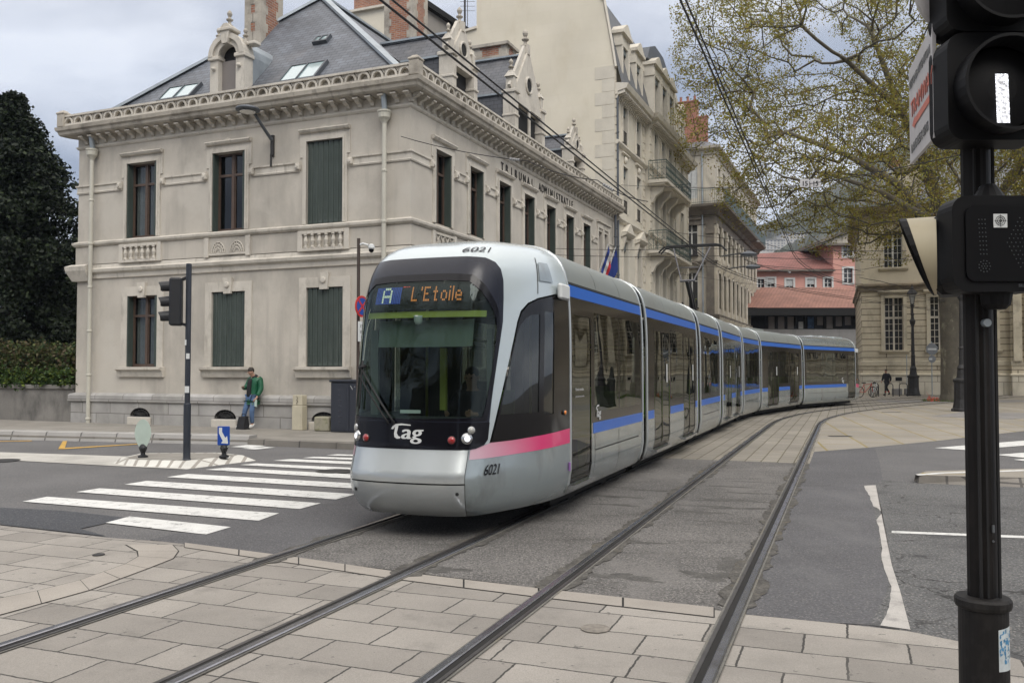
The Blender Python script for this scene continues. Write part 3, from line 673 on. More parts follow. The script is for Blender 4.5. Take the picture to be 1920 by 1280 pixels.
# ---- tram materials ----
mat('tram_silver',(.33,.375,.385),rough=.22,metal=.5,n=.04,ns=1,coat=.6,dirt=(.15,.145,.135),da=.55,dsc=(2.5,2.5,1.0),dth=.53)
mat('tram_front',(.50,.56,.58),rough=.26,metal=.3,n=.02,coat=.7)
mat('tram_bumper',(.46,.49,.495),rough=.27,metal=.55,n=.03,coat=.5)
mat('tram_roof',(.25,.27,.26),rough=.42,metal=.25,n=.05,ns=1,dirt=(.16,.155,.14),da=.4,dsc=(1,1,1))
mat('tram_black',(.005,.005,.008),rough=.14,n=0,coat=.0,spec=.3)
mat('tram_visor',(.010,.012,.022),rough=.26,n=0,coat=.0,spec=.42)
mat('tram_blackbrown',(.007,.006,.006),rough=.12,n=0,coat=0,spec=.4)
mat('tram_blue',(.022,.125,.50),rough=.3,n=.03,coat=.0,spec=.35)
mat('tram_rubber',(.015,.015,.016),rough=.7,n=.1)
mat('tram_olive',(.10,.085,.02),rough=.6,n=.1)
mat('tram_under',(.012,.012,.012),rough=.9,n=.1)
mat('tram_interior',(.16,.165,.16),rough=.7,n=.03)
mat('tram_floor',(.03,.03,.033),rough=.7,n=.1)
mat('seat_green',(.22,.42,.04),rough=.5,n=.05)
mat('pole_yellow',(.36,.38,.07),rough=.4,n=.03)
mat('white_paint',(.62,.64,.64),rough=.45,n=.02)
mat('chrome',(.55,.56,.57),rough=.2,metal=.9,n=.02)
mat('orange_lens',(.75,.22,.02),rough=.25,n=0,coat=1)
mat('red_lens',(.30,.01,.012),rough=.2,n=0,coat=1)
mat('lamp_lens',(.35,.35,.33),rough=.15,n=0,coat=1)
mat('lamp_lit',(.9,.9,1),rough=.2,n=0,emit=(.93,.95,1),es=1.1)
mat('led_orange',(.2,.08,.02),n=0,emit=(1,.33,.08),es=.75)
mat('led_red',(.2,.02,.02),n=0,emit=(1,.08,.06),es=1.2)
mat('led_blue',(.02,.05,.3),n=0,emit=(.05,.12,.6),es=.45)
mat('led_white',(.5,.5,.4),n=0,emit=(.85,.9,.65),es=.6)
mat('blind_grey',(.13,.155,.14),rough=.8,n=.05)
mat('cloth_dark',(.02,.021,.028),rough=.9,n=.1)
mat('skin',(.42,.25,.18),rough=.55,n=.05)
mat('hair_dark',(.018,.013,.010),rough=.6,n=.2,ns=20)
glassmat('glass_side',tint=(.15,.175,.165),refl=(.95,.97,.95),ior=1.8,wave=.012)
glassmat('glass_front',tint=(.50,.60,.56),refl=(.8,.92,.9),ior=1.42)
def pink():
    m=mat('tram_pink',(.62,.03,.15),rough=.3,n=0,coat=.5); t=m.node_tree; bs=t.nodes['Principled BSDF']
    a=N(t,'ShaderNodeAttribute'); a.attribute_name='fade'
    x=N(t,'ShaderNodeMix',data_type='RGBA'); L(t,a.outputs['Fac'],x.inputs[0]); x.inputs[6].default_value=(.50,.36,.42,1); x.inputs[7].default_value=(.64,.025,.15,1); L(t,x.outputs[2],bs.inputs['Base Color'])
pink()
CS=lambda v:NS(UMAX,v)[1:]
tram=T('tram','long silver articulated tram with blue stripes and a black glazed cab, on the left track','tram',tuple(path(-3,0)))
def tb(mb,name,m,parent,smooth=True,label=None): return mb.build(name,m,parent,smooth=smooth,label=label,recalc=True)
vz=lambda z:zv(z)
class Car:
    def __init__(s,sa,sb,rev=False):
        a,b_=path(sa),path(sb)
        if rev: a,b_=b_,a
        d=(b_-a).normalized(); s.len=(b_-a).length; s.M=Matrix(((d.x,d.y,0,a.x),(d.y,-d.x,0,a.y),(0,0,1,0),(0,0,0,1)))
        s.near=-1 if rev else 1     # side that the photograph sees
    def mb(s): return MB(s.M)
    def strip(s,mb,x0,x1,v0,v1,side,off=0.0,mi=0,dv=.09,inset=0):
        n=max(1,int((v1-v0)/dv)); vs=[]
        for i in range(n+1):
            v=v0+(v1-v0)*i/n; y,z=CS(v); y2,z2=CS(max(v-.02,0)); y3,z3=CS(min(v+.02,VMAX)); nn=Vector((z3-z2,-(y3-y2))); nn.normalize()
            for x in (x0,x1): vs.append((x,side*(y+nn.x*off),z+nn.y*off))
        mb.add(vs,[(2*i,2*i+1,2*i+3,2*i+2) for i in range(n)],mi)
def window(car,parent,x0,x1,z0,z1,side,open_=False):
    b=car.mb(); v0,v1=vz(z0),vz(z1); car.strip(b,x0,x1,v0,v1,side,.0); o=tb(b,'window','glass_side',parent)
    if open_:
        b=car.mb(); vm=vz(2.1); car.strip(b,x0+.03,x1-.03,vm-.01,vm+.01,side,.006); tb(b,'transom','tram_rubber',o)
    return o
def door(car,parent,x0,x1,leaves,side,tagged=True):
    v0,v1=vz(.40),vz(2.50); b=car.mb(); w_=(x1-x0)/leaves
    for k in range(leaves):
        a,c=x0+w_*k,x0+w_*(k+1)
        car.strip(b,a,a+.035,v0,v1,side,.004); car.strip(b,c-.035,c,v0,v1,side,.004); car.strip(b,a+.035,c-.035,v0,v0+.06,side,.004); car.strip(b,a+.035,c-.035,v1-.08,v1,side,.004)
    d=tb(b,'door','tram_blackbrown',parent)
    for k in range(leaves):
        a,c=x0+w_*k+.035,x0+w_*(k+1)-.035; g=car.mb(); car.strip(g,a,c,v0+.06,v1-.08,side,-.004); tb(g,'door_glass','glass_side',d)
    if tagged:
        g=car.mb(); m_=x0+w_*(leaves-.62) if leaves>1 else x0+.2; car.strip(g,x1-.34,x1-.24,vz(1.52),vz(1.86),side,.006); tb(g,'door_notice','white_paint',d)
    g=car.mb(); g.box(x0-.03,x1+.03,side*1.13,side*1.24,.335,.375); g.build('door_step','chrome',d)
    return d
def common(car,x0,x1,stripes,doors,wins,side_list=(1,-1),color='tram_silver',blue=True,slot=None,silverroof=True):
    """x0..x1 body; stripes: blue spans; doors (a,b,leaves); wins: glass spans"""
    vb,vs0,vs1,vt0,vt1=0,vz(.925),vz(1.065),vz(2.635),vz(2.79)
    par=tram
    b=car.mb()
    for sd_ in (1,-1):
        ed=[x0]
        for a,c,_ in doors: ed+=[a,c]
        ed.append(x1)
        for i in range(0,len(ed),2): car.strip(b,ed[i],ed[i+1],0,vs1,sd_)
        for a,c,_ in doors: car.strip(b,a,c,0,vz(.38),sd_)
    body=tb(b,'car_body',color,par)
    b=car.mb(); m_=[x0,x1]
    xs=[x0]+[x for x in (x0+(x1-x0)/3*k for k in (1,2))]+[x1]
    for i in range(3):
        for sd_ in (1,-1): car.strip(b,xs[i]+(.006 if i else 0),xs[i+1]-(.006 if i<2 else 0),vt1,VMAX,sd_,0,dv=.07)
    roof=tb(b,'roof_panel','tram_roof' if silverroof else 'tram_silver',body)
    b=car.mb()
    for sd_ in (1,-1): car.strip(b,x0,x1,vt0,vt1+.05,sd_,-.03); car.strip(b,x0,x1,vt1-.004,vt1+.03,sd_,.002)
    tb(b,'gutter','tram_rubber',body)
    b=car.mb()
    for sd_ in (1,-1): car.strip(b,x0,x1,vt0,vt1-.012,sd_,.003)
    tb(b,'stripe','tram_blue',body)
    if stripes:
        b=car.mb()
        for a,c in stripes:
            for sd_ in (1,-1): car.strip(b,a,c,vs0,vs1,sd_,.003)
        tb(b,'stripe','tram_blue',body)
    # dark band around the windows
    b=car.mb()
    for sd_ in (1,-1):
        zs0,zs1=vs1,vt0; wz0,wz1=vz(1.20),vz(2.50)
        segs=[]; cur=x0
        spans=sorted([(a,c,'d') for a,c,_ in doors]+[(a,c,'w') for a,c in wins])
        for a,c,k in spans:
            if a>cur: car.strip(b,cur,a,zs0,zs1,sd_)
            if k=='w': car.strip(b,a,c,zs0,wz0,sd_); car.strip(b,a,c,wz1,zs1,sd_)
            else: car.strip(b,a,c,wz1,zs1,sd_)
            cur=c
        if cur<x1: car.strip(b,cur,x1,zs0,zs1,sd_)
    tb(b,'window_band','tram_blackbrown',body)
    for sd_ in (1,-1):
        for a,c in wins: window(car,body,a,c,1.20,2.50,sd_)
        for a,c,l in doors: door(car,body,a,c,l,sd_,tagged=(l>1))
    if slot:
        b=car.mb()
        for a,c in slot:
            for sd_ in (1,-1): car.strip(b,a,c,vz(.70),vz(.715),sd_,.003)
        # panel joints and little latches
        for a,c in slot:
            for sd_ in (1,-1):
                car.strip(b,(a+c)/2-.004,(a+c)/2+.004,vz(.30),vs0,sd_,.003); car.strip(b,a-.004,a+.004,vz(.30),vs0,sd_,.003)
        tb(b,'panel_joint','tram_rubber',body)
    # frame rims at the ends of the body
    b=car.mb()
    for xe in (x0,x1):
        for sd_ in (1,-1):
            n=26; pts=[]
            for i in range(n+1):
                v=vz(.30)+(VMAX-vz(.30))*i/n; y,z=CS(v); pts.append((xe,sd_*(y-.008),z-.004))
            b.tube(pts,.026,6)
    tb(b,'end_frame','tram_bumper' ,body)
    # inside
    b=car.mb(); b.box(x0,x1,-1.10,1.10,.34,.37); tb(b,'floor','tram_floor',body,False)
    b=car.mb(); b.box(x0,x1,-.95,.95,2.60,2.63); tb(b,'ceiling','tram_interior',body,False)
    b=car.mb()
    for a,c in wins:
        w_=c-a; n=max(1,int(w_/.75))
        for k in range(n):
            xc=a+w_*(k+.5)/n
            for sy in (-.85,-.42,.42,.85):
                b.bbox(xc-.2,xc+.2,sy-.19,sy+.19,.80,.86,.02); b.bbox(xc+.16,xc+.23,sy-.19,sy+.19,.86,1.42,.03)
                b.box(xc-.05,xc+.05,sy-.05,sy+.05,.37,.80)
    if b.v: tb(b,'seat','seat_green',body,False)
    b=car.mb()
    for a,c,_ in doors:
        for sy in (-.7,.7): b.tube([(a-.04,sy,.37),(a-.04,sy,2.6)],.018,8)
    b.tube([(x0,.45,2.15),(x1,.45,2.15)],.016,6); b.tube([(x0,-.45,2.15),(x1,-.45,2.15)],.016,6)
    tb(b,'grab_pole','pole_yellow',body)
    b=car.mb(); b.box(x0+.05,x1-.05,-.93,.93,.12,.335); tb(b,'underframe','tram_under',body,False)
    return body
def bogie(car,body,xc):
    b=car.mb()
    for dx in (-.85,.85):
        for sy in (-.7175,.7175): b.lathe([(.05,-.06),(.29,-.06),(.29,.055),(.31,.06),(.31,.075),(.05,.075)],(xc+dx,sy,.31),20,ax='y')
    tb(b,'wheel','tram_under',body,False)
# ---------- cab ----------
GL=[(0,2.60),(.34,2.60),(.58,2.585),(.74,2.46),(.89,2.30),(.965,2.18),(.985,2.05),(.95,1.66),(.87,1.24),(.83,1.13),(0,1.11)]
FR=[(0,2.93),(.50,2.93),(.74,2.91),(.90,2.85),(1.0,2.76),(1.055,2.62),(1.075,2.42),(1.08,2.15),(1.0,1.62),(.955,1.30),(.93,1.075),(0,1.085)]
HL=[(0,1.085),(.93,1.075),(.91,.90),(.86,.845),(.76,.81),(.68,.80),(0,.80)]
SW=[(.965,.86),(1.05,1.10),(1.14,1.38),(1.25,1.75),(1.36,2.14),(1.42,2.26),(1.55,2.36),(1.76,2.43),(2.2,2.505),(UMAX-.0001,2.50),(UMAX-.0001,.925),(1.8,.885),(1.3,.865)]
GW=[(1.10,1.15),(1.19,1.50),(1.34,2.00),(1.40,2.12),(1.50,2.20),(1.62,2.245),(1.80,2.26),(1.80,1.15)]
GW2=[(1.90,1.12),(1.90,2.30),(2.14,2.30),(2.14,1.12)]
def cab(car,front=True):
    F=lambda off:(lambda u,v: uvmap_nose(off)(u,v))
    def mk(outer,holes,off,name,m,parent,du=.06,dv=.06,label=None):
        b=car.mb(); patch(b,outer,holes,F(off),du,dv); return tb(b,name,m,parent,True,label)
    neg=lambda P:[(-u,v) for u,v in P][::-1]
    U=UMAX-.00005
    full=sym(FR[:-1])+[]   # frame + headlight panel outline
    outl=sym([(0,2.93)]+FR[1:-1]+HL[2:])   # centre top -> right side -> centre bottom -> left side
    vtop=vz(3.22)
    b=car.mb()
    patch(b,[(-U,vz(2.75)),(-U,VMAX),(U,VMAX),(U,vz(2.75)),(U,2.52),(2.2,2.525),(1.76,2.45),(1.54,2.38),(1.40,2.28),(1.34,2.16),(1.23,1.77),(1.12,1.40),(1.03,1.12),(.935,.845),(.70,.80),(.70,.79),(-.70,.79),(-.70,.80),(-.935,.845),(-1.03,1.12),(-1.12,1.40),(-1.23,1.77),(-1.34,2.16),(-1.40,2.28),(-1.54,2.38),(-1.76,2.45),(-2.2,2.525),(-U,2.52)],[outl],F(0))
    shell=tb(b,'cab_shell','tram_front',tram)
    # lower body: side skirts and front bumper
    for sg in (1,-1):
        P=[(.684,0),(.684,.80),(.935,.86),(U,.925),(U,0)]
        if sg<0: P=neg(P)
        mk(P,[],0,'side_skirt','tram_silver',shell)
        P=[(.70,.695),(.70,.80),(.96,.862),(1.3,.868),(1.8,.888),(U,.928),(U,.75),(1.8,.725)]
        if sg<0: P=neg(P)
        o=mk(P,[],.003,'pink_stripe','tram_pink',shell)
        at=o.data.attributes.new('fade','FLOAT','POINT'); Mi=car.M.inverted(); off=ORG[tram.name]
        at.data.foreach_set('value',[max(0,min(1,((Mi@(v.co+off)).x-.15)/1.1)) for v in o.data.vertices])
        P=SW; P=P if sg>0 else neg(P); H1,H2=(GW,GW2) if sg>0 else (neg(GW),neg(GW2))
        o=mk(P,[H1,H2],.001,'side_window_frame','tram_blackbrown',shell)
        mk(H1,[],-.006,'side_window','glass_side',o); mk(H2,[],-.006,'side_window','glass_side',o)
    mk([(-.676,.445),(-.676,.795),(.676,.795),(.676,.445)],[],.004,'bumper','tram_bumper',shell,.05,.03)
    mk([(-.676,.0),(-.676,.43),(.676,.43),(.676,0)],[],.002,'lower_valance','tram_bumper',shell,.05,.04)
    mk([(-.69,.0),(-.69,.80),(.69,.80),(.69,0)],[],-.02,'bumper_joint','tram_rubber',shell)
    b=car.mb()
    for u,v in ((-.6,.34),(.6,.34)): 
        p=uvmap_nose(.004)(u,v); n_=NSn(u,v); b.tube([p-n_*.01,p+n_*.004],.018,12)
    tb(b,'bumper_plug','tram_rubber',shell,False)
    # black bezel round the windscreen, visor and lamp panel
    gl=sym(GL[:]) 
    fr=sym(FR); hl=sym(HL)
    bz=mk(fr,[gl],.004,'windscreen_frame','tram_visor',shell,.05,.05)
    inn=sym([(0,2.685),(.36,2.685),(.62,2.665),(.79,2.53),(.955,2.34),(1.03,2.20),(1.045,2.05),(1.0,1.66),(.93,1.24),(.89,1.093),(0,1.093)])
    mk(inn,[gl],.008,'glass_edge','tram_black',bz,.05,.05)
    mk(gl,[],0.0,'windscreen','glass_front',shell,.05,.05)
    lp=mk(hl,[],.010,'lamp_panel','tram_black',shell,.05,.05)
    # lamps
    def lamp(u,v,r,m,name,ring=True):
        p=uvmap_nose(.010)(u,v); n_=NSn(u,v); up=Vector((0,0,1)); a=n_.cross(up).normalized(); c=a.cross(n_)
        def disc(rr,h0,h1,mm,nm,par):
            b=car.mb(); K=20; vs=[p+n_*h0+(a*math.cos(2*math.pi*k/K)+c*math.sin(2*math.pi*k/K))*rr for k in range(K)]+[p+n_*h1+(a*math.cos(2*math.pi*k/K)+c*math.sin(2*math.pi*k/K))*rr*.93 for k in range(K)]
            vs.append(p+n_*(h1+rr*.18)); b.add(vs,[(k,(k+1)%K,K+(k+1)%K,K+k) for k in range(K)]+[(K+k,K+(k+1)%K,2*K) for k in range(K)]); return tb(b,nm,mm,par,True)
        o=disc(r*1.18,-.01,.008,'chrome' if ring else 'tram_rubber',name,shell)
        if m=='lamp_lit': disc(r,.0,.014,'chrome','reflector',o); disc(r*.62,.01,.022,'lamp_lit','lens',o)
        else: disc(r,.0,.018,m,'lens',o)
        return o
    for sg in (1,-1):
        lamp(sg*.655,.915,.052,'lamp_lit' if front else 'lamp_lens','headlight'); lamp(sg*.70,1.0,.036,'lamp_lens','headlight'); lamp(sg*.50,.90,.040,'red_lens','tail_light',False)
        lamp(sg*2.44,1.12,.026,'orange_lens','side_marker',False)
    # wiper
    b=car.mb(); f=uvmap_nose(.035)
    pts=[f(-.13+(-.50)*t,1.06+.60*t) for t in [i/6 for i in range(7)]]; b.tube(pts,.011,6)
    pts=[f(-.20+(-.43)*t,1.06+.50*t) for t in [i/6 for i in range(7)]]; b.tube(pts,.009,6)
    pts=[f(-.60,1.20+.52*t) for t in [i/6 for i in range(7)]]; b.tube(pts,.013,6); pts=[f(-.645,1.22+.46*t) for t in [i/6 for i in range(7)]]; b.tube(pts,.007,6)
    b.bar(f(-.64,1.64),f(-.56,1.66),.04,.03)
    tb(b,'wiper','tram_rubber',shell)
    # writing
    def surf_text(s,size,u0,v0,m,name,shear=0,sx=1,bold=0,off=.009,flip=False,extra=None,du=0):
        vs,fs=text_mesh(s,size,.0); b=car.mb(); g=uvmap_nose(off)
        w_=max(v.x for v in vs)*sx
        def pt(v,d=0):
            x=(v.x*sx+v.y*shear+d+du); return g(u0+x,v0+v.y)
        for d in ([0,bold] if bold else [0]): b.add([pt(v,d) for v in vs],fs)
        if extra:
            for P in extra: b.add([g(u0+p[0],v0+p[1]) for p in P],[tuple(range(len(P)))])
        return tb(b,name,m,shell,False)
    sw=[[(-.02,.035),(.0,.09),(.05,.128),(.12,.142),(.20,.138),(.255,.120),(.25,.133),(.19,.158),(.11,.162),(.04,.148),(-.01,.11)],
        [(.0,.01),(.045,-.035),(.09,-.035),(.105,.12),(.075,.128),(.03,.03)]]
    kx,ky=.0062,.0056
    TB=[[(2,17.5),(5,23),(11,26.8),(22,28),(39,26.3),(39.6,24.2),(24,25),(15,24),(9,20.6),(6,17)],[(10.5,24.5),(16.5,25),(13.5,10),(16.5,4.5),(21,3.2),(20,.2),(14,-.6),(9.2,2.6),(8,9)]]
    surf_text('ag',.215,-.205,.905,'white_paint','logo',.16,1.30,.014,.0125,extra=[[(x*kx+.0+.01,y*ky) for x,y in P] for P in TB],du=.135)
    if front:
        surf_text('6021',.165,.895,.515,'tram_black','fleet_number',.12,.74,.003,.008)
        surf_text('6021',.17,.40,3.02,'tram_visor','fleet_number',.25,1.22,.006,.008)
        surf_text('6021',.165,-1.25,.515,'tram_black','fleet_number',.12,.74,.003,.008)
    # cab interior (local frame: x back, y right)
    b=car.mb(); b.prism([(.35,-.55),(.35,.55),(.8,.85),(2.1,1.0),(2.1,-1.0),(.8,-.85)],.34,.37,'z'); tb(b,'cab_floor','tram_floor',shell,False)
    b=car.mb(); b.prism([(.22,.86),(.24,1.17),(.42,1.26),(.66,1.22),(.70,.86)],-.62,.62,'y'); b.prism([(.55,1.0),(.60,1.25),(.9,1.28),(1.0,1.0)],-.88,-.35,'y'); tb(b,'dashboard','tram_rubber',shell,False)
    b=car.mb(); b.box(2.02,2.06,-1.1,-.25,.37,2.6); b.box(2.02,2.06,.55,1.1,.37,2.6); b.box(2.02,2.06,-.25,.55,.37,1.05); b.box(1.98,2.02,-.32,-.22,1.05,2.6); b.box(1.98,2.02,.5,.6,1.05,2.6); tb(b,'cab_partition',mat('partition_dark',(.05,.055,.055),n=.1) if front else 'partition_dark',shell,False)
    b=car.mb(); b.box(1.2,2.1,-.85,.85,2.62,2.66); b.box(.7,1.2,-.7,.7,2.62,2.66); tb(b,'cab_ceiling','partition_dark',shell,False)
    if front:
        b=car.mb(); g=uvmap_nose(-.05)
        n=16; vs=[]
        for i in range(n+1):
            u=-.80+1.66*i/n; vs+=[g(u,2.20),g(u,2.27)]
        b.add(vs,[(2*i,2*i+1,2*i+3,2*i+2) for i in range(n)]); tb(b,'header_beam','pole_yellow',shell)
        b=car.mb(); vs=[]; g=uvmap_nose(-.16)
        for i in range(n+1):
            u=-.62+1.36*i/n; vs+=[g(u,1.90),g(u,2.20)]
        b.add(vs,[(2*i,2*i+1,2*i+3,2*i+2) for i in range(n)]); tb(b,'sun_blind','blind_grey',shell)
        b=car.mb(); b.box(.95,1.0,-.02,.05,1.3,2.0); tb(b,'grab_pole','pole_yellow',shell,False)
        b=car.mb(); b.box(.62,.66,-.72,-.63,1.2,2.2); b.box(.70,.73,.66,.72,1.2,2.2); tb(b,'cab_post','tram_interior',shell,False)
        p=uvmap_nose(-.05)(.02,2.19); b=car.mb(); b.lathe([(.0,-.07),(.03,-.06),(.045,-.03),(.045,.01),(.05,.03)],p,14); tb(b,'cab_camera','white_paint',shell)
        b=car.mb(); g=uvmap_nose(-.02); b.add([g(-.10,1.17),g(.14,1.17),g(.14,1.205),g(-.10,1.205)],[(0,1,2,3)]); tb(b,'windscreen_label','white_paint',shell)
        # destination display
        b=car.mb(); g=uvmap_nose(-.03); vs=[]
        for i in range(n+1):
            u=-.66+1.30*i/n; vs+=[g(u,2.28),g(u,2.58)]
        b.add(vs,[(2*i,2*i+1,2*i+3,2*i+2) for i in range(n)]); dsp=tb(b,'destination_display','tram_black',shell)
        g=uvmap_nose(-.022)
        def cells(u0,v0,rows,cu,cv,m,nm,gap=.2):
            b=car.mb()
            for j,r in enumerate(rows):
                for i,ch in enumerate(r):
                    if ch in ' .': continue
                    a,c=u0+i*cu,v0-j*cv; b.add([g(a,c),g(a+cu*(1-gap),c),g(a+cu*(1-gap),c-cv*(1-gap*.5)),g(a,c-cv*(1-gap*.5))],[(0,1,2,3)])
            return tb(b,nm,m,dsp,False)
        A=["......","..##..",".#..#.",".#..#.",".####.",".#..#.",".#..#.","......"]
        cells(-.575+.02,2.55,["#"*16]*12,.0215,.0165,'led_blue','line_field',.28)
        g=uvmap_nose(-.019)
        cells(-.575+.115,2.545,[".###.","#...#","#...#","#####","#...#","#...#"],.026,.0305,'led_white','line_letter',.2)
        F5={'L':["#....","#....","#....","#....","#....","#....","####."],"'":["#","#",".",".",".",".","."],'E':["####.","#....","#....","###..","#....","#....","####."],
            't':[".#..",".#..","###.",".#..",".#..",".#..",".##."],'o':["....","....",".##.","#..#","#..#","#..#",".##."],'i':["#",".","#","#","#","#","#"],'l':["#","#","#","#","#","#","#"],'e':["....","....",".##.","#..#","####","#...",".###"]}
        x=.0
        rows=['']*7
        for ch in "L'Etoile":
            for r in range(7): rows[r]+=F5[ch][r]+'.'
        cells(-.08,2.545,rows,.0185,.0245,'led_orange','destination_text',.25)
        cells(-.20,2.555,["###.#.#"],.012,.012,'led_red','small_text',.3)
    # camera door and white box on the cowl
    for sg in (1,-1):
        P=[(1.78,2.66),(1.80,2.93),(2.05,2.93),(2.12,2.66)]; P=P if sg>0 else neg(P)
        o=mk(P,[],.012,'cowl_hatch','tram_silver',shell,.08,.08)
        P=[(1.74,2.50),(1.76,3.02),(1.775,3.02),(1.755,2.50)]; P=P if sg>0 else neg(P)
        mk(P,[],.004,'cowl_joint','tram_rubber',shell,.2,.06)
        b=car.mb(); p=Vector(NS(sg*2.40,2.54)); b.bbox(p.x-.17,p.x+.17,min(p.y,p.y+sg*.06),max(p.y,p.y+sg*.06)+.0,p.z-.07,p.z+.11,.02); tb(b,'camera_housing','white_paint',shell,False)
    return shell
J=[(-3.0,2.98),(3.33,8.62),(9.08,12.45),(12.95,17.72),(18.28,21.9),(22.42,28.85),(29.35,37.6)]
cars=[Car(*J[0])]+[Car(*j) for j in J[1:6]]+[Car(*J[6],rev=True)]
c1=cars[0]; cab(c1,True); Lc=c1.len
b1=common(c1,1.998,Lc,[(3.0,Lc)],[(2.03,2.93,1)],[(3.08,4.38),(4.44,Lc-.16)],slot=[(3.1,Lc-.3)])
def sidelogo(car,x,z,s,par,side):
    vs,fs=text_mesh('ag',s,0); b=car.mb(); Y,Z=CS(vz(z)); y=side*(Y+.012); sg=side*1
    for d in (0,.012): b.add([(x+sg*(v.x*1.05+v.y*.15+d+.07)*1.0,y,z+v.y) for v in vs],fs)
    k=s/.2
    for P in ([(-.02,.10),(.0,.15),(.05,.185),(.14,.19),(.19,.17),(.13,.168),(.06,.165),(.02,.135)],[(.03,.0),(.065,-.0),(.09,.13),(.055,.135)]): b.add([(x+sg*p[0]*k,y,z+p[1]*k) for p in P],[tuple(range(len(P)))])
    tb(b,'logo','white_paint',par,False)
sidelogo(c1,3.12,1.13,.17,b1,1)
b=c1.mb(); add_text(b,'Montée interdite',.05,(2.1,1.235,1.50),(1,0,0),(0,0,1),.0); add_text(b,'porte réservée au service',.036,(2.1,1.235,1.42),(1,0,0),(0,0,1),.0); tb(b,'door_text','white_paint',b1,False)
b=c1.mb(); b.box(1.92,1.96,1.2,1.215,.56,.66); tb(b,'sticker',mat('sticker_purple',(.25,.12,.35),n=0),b1,False)
for i,k in ((1,cars[1]),(3,cars[3]),(5,cars[5])):
    Ln=k.len
    if i==3: dz=[(.75,1.95,2),(3.0,4.2,2)]; st=[(0,.45),(1.99,2.96),(4.24,Ln)]; wn=[(2.05,2.9)]
    elif i==1: dz=[(.62,2.0,2),(3.55,4.95,2)]; st=[(0,.56),(2.06,3.48),(5.0,Ln)]; wn=[(2.1,3.45)]
    else: dz=[(.9,2.45,2),(4.3,5.85,2)]; st=[(0,.84),(2.5,4.25),(5.9,Ln)]; wn=[(2.55,4.2)]
    bd=common(k,0,Ln,st,dz,wn)
for i in (2,4):
    k=cars[i]; Ln=k.len; bd=common(k,0,Ln,[(0,Ln)],[],[(.5,Ln/2-.04),(Ln/2+.04,Ln-.5)],slot=[(.4,Ln-.4)]); bogie(k,bd,Ln/2)
c7=cars[6]; cab(c7,False); L7=c7.len
b7=common(c7,1.998,L7,[(3.25,L7)],[(2.03,3.0,1)],[(3.2,4.9),(4.98,L7-.25)],slot=[(3.3,L7-.4)],silverroof=False); bogie(c7,b7,4.6); bogie(c1,b1,4.2)
sidelogo(c7,3.85,1.15,.22,b7,-1)
# bellows
for i in range(6):
    a,c=J[i][1],J[i+1][0]; n=6; vs=[]; prof=[]
    K=24
    for q in range(n+1):
        s_=a+(c-a)*q/n; o=path(s_); d=(path(s_+.05)-path(s_-.05)).normalized(); r=Vector((d.y,-d.x,0)); sc_=.93 if q%2 else .90
        for sg in (1,-1):
            rng=range(K+1) if sg>0 else range(K,-1,-1)
            for j in rng:
                v=vz(.32)+(VMAX-.02-vz(.32))*j/K; y,z=CS(v); vs.append(o+r*(sg*y*sc_)+Vector((0,0,z-(.05 if z>2.5 else 0))))
    kk=2*(K+1); b=MB(); b.add(vs,[(q*kk+j,q*kk+(j+1)%kk,(q+1)*kk+(j+1)%kk,(q+1)*kk+j) for q in range(n) for j in range(kk)]); b.build('bellows','tram_rubber',tram)
    b=MB(); m_=(a+c)/2
    for sg in (1,-1): b.bar(path(m_,sg*1.14,.5),path(m_,sg*1.13,2.6),.12,.02)
    b.build('bellows_strip','tram_olive',tram)
# roof equipment
k=cars[5]; b=k.mb(); b.bbox(.5,2.6,-.6,.6,3.2,3.34,.03); b.bbox(3.4,5.6,-.5,.5,3.2,3.30,.03); b.build('roof_unit','tram_roof',tram)
k=cars[6]; b=k.mb(); b.bbox(2.4,3.6,-.75,.75,3.18,3.32,.04); b.bbox(3.9,4.7,-.6,.6,3.2,3.33,.04); b.bbox(5.0,5.8,-.6,.6,3.2,3.32,.04); b.build('roof_unit','tram_front',tram)
k=cars[0]; b=k.mb(); b.bbox(2.3,3.2,-.6,.75,3.10,3.26,.04); b.build('roof_unit','white_paint',tram)
b=MB(); pm=path(3.0,.35); b.bar(pm+Vector((-.3,-.6,3.22)),pm+Vector((.1,.5,3.22)),.35,.12); b.build('roof_unit','tram_rubber',tram)
# pantograph on the fourth car
k=cars[3]; b=k.mb(); x=2.6
b.bbox(x-.5,x+.9,-.45,.45,3.22,3.34,.02); base=b.build('pantograph_base','tram_under',tram)
b=k.mb(); kn=(x-.95,0,4.35); tp=(x+.05,0,5.50)
b.bar((x+.6,0,3.36),kn,.13,.10); pant=b.build('pantograph_arm','tram_rubber',tram)
b=k.mb()
for sy in (-1,1):
    b.tube([(kn[0],sy*.18,kn[2]),(tp[0]-.2,sy*.55,tp[2]-.08)],.022,8); 
b.tube([(kn[0],-.22,kn[2]),(kn[0],.22,kn[2])],.035,8); b.tube([(kn[0]+.3,-.27,kn[2]+.42),(kn[0]+.3,.27,kn[2]+.42)],.016,6)
b.tube([(x+.2,.05,3.36),(kn[0]-.1,.05,kn[2]-.05)],.015,6)
b.build('pantograph_fork',mat('pant_grey',(.12,.12,.13),rough=.5,metal=.4),pant)
b=k.mb()
for dx in (-.2,.12):
    b.tube([(tp[0]+dx,-1.0,tp[2]-.18),(tp[0]+dx,-.85,tp[2]-.03),(tp[0]+dx,-.7,tp[2]),(tp[0]+dx,.7,tp[2]),(tp[0]+dx,.85,tp[2]-.03),(tp[0]+dx,1.0,tp[2]-.18)],.028,8)
b.build('pantograph_head','tram_rubber',pant)
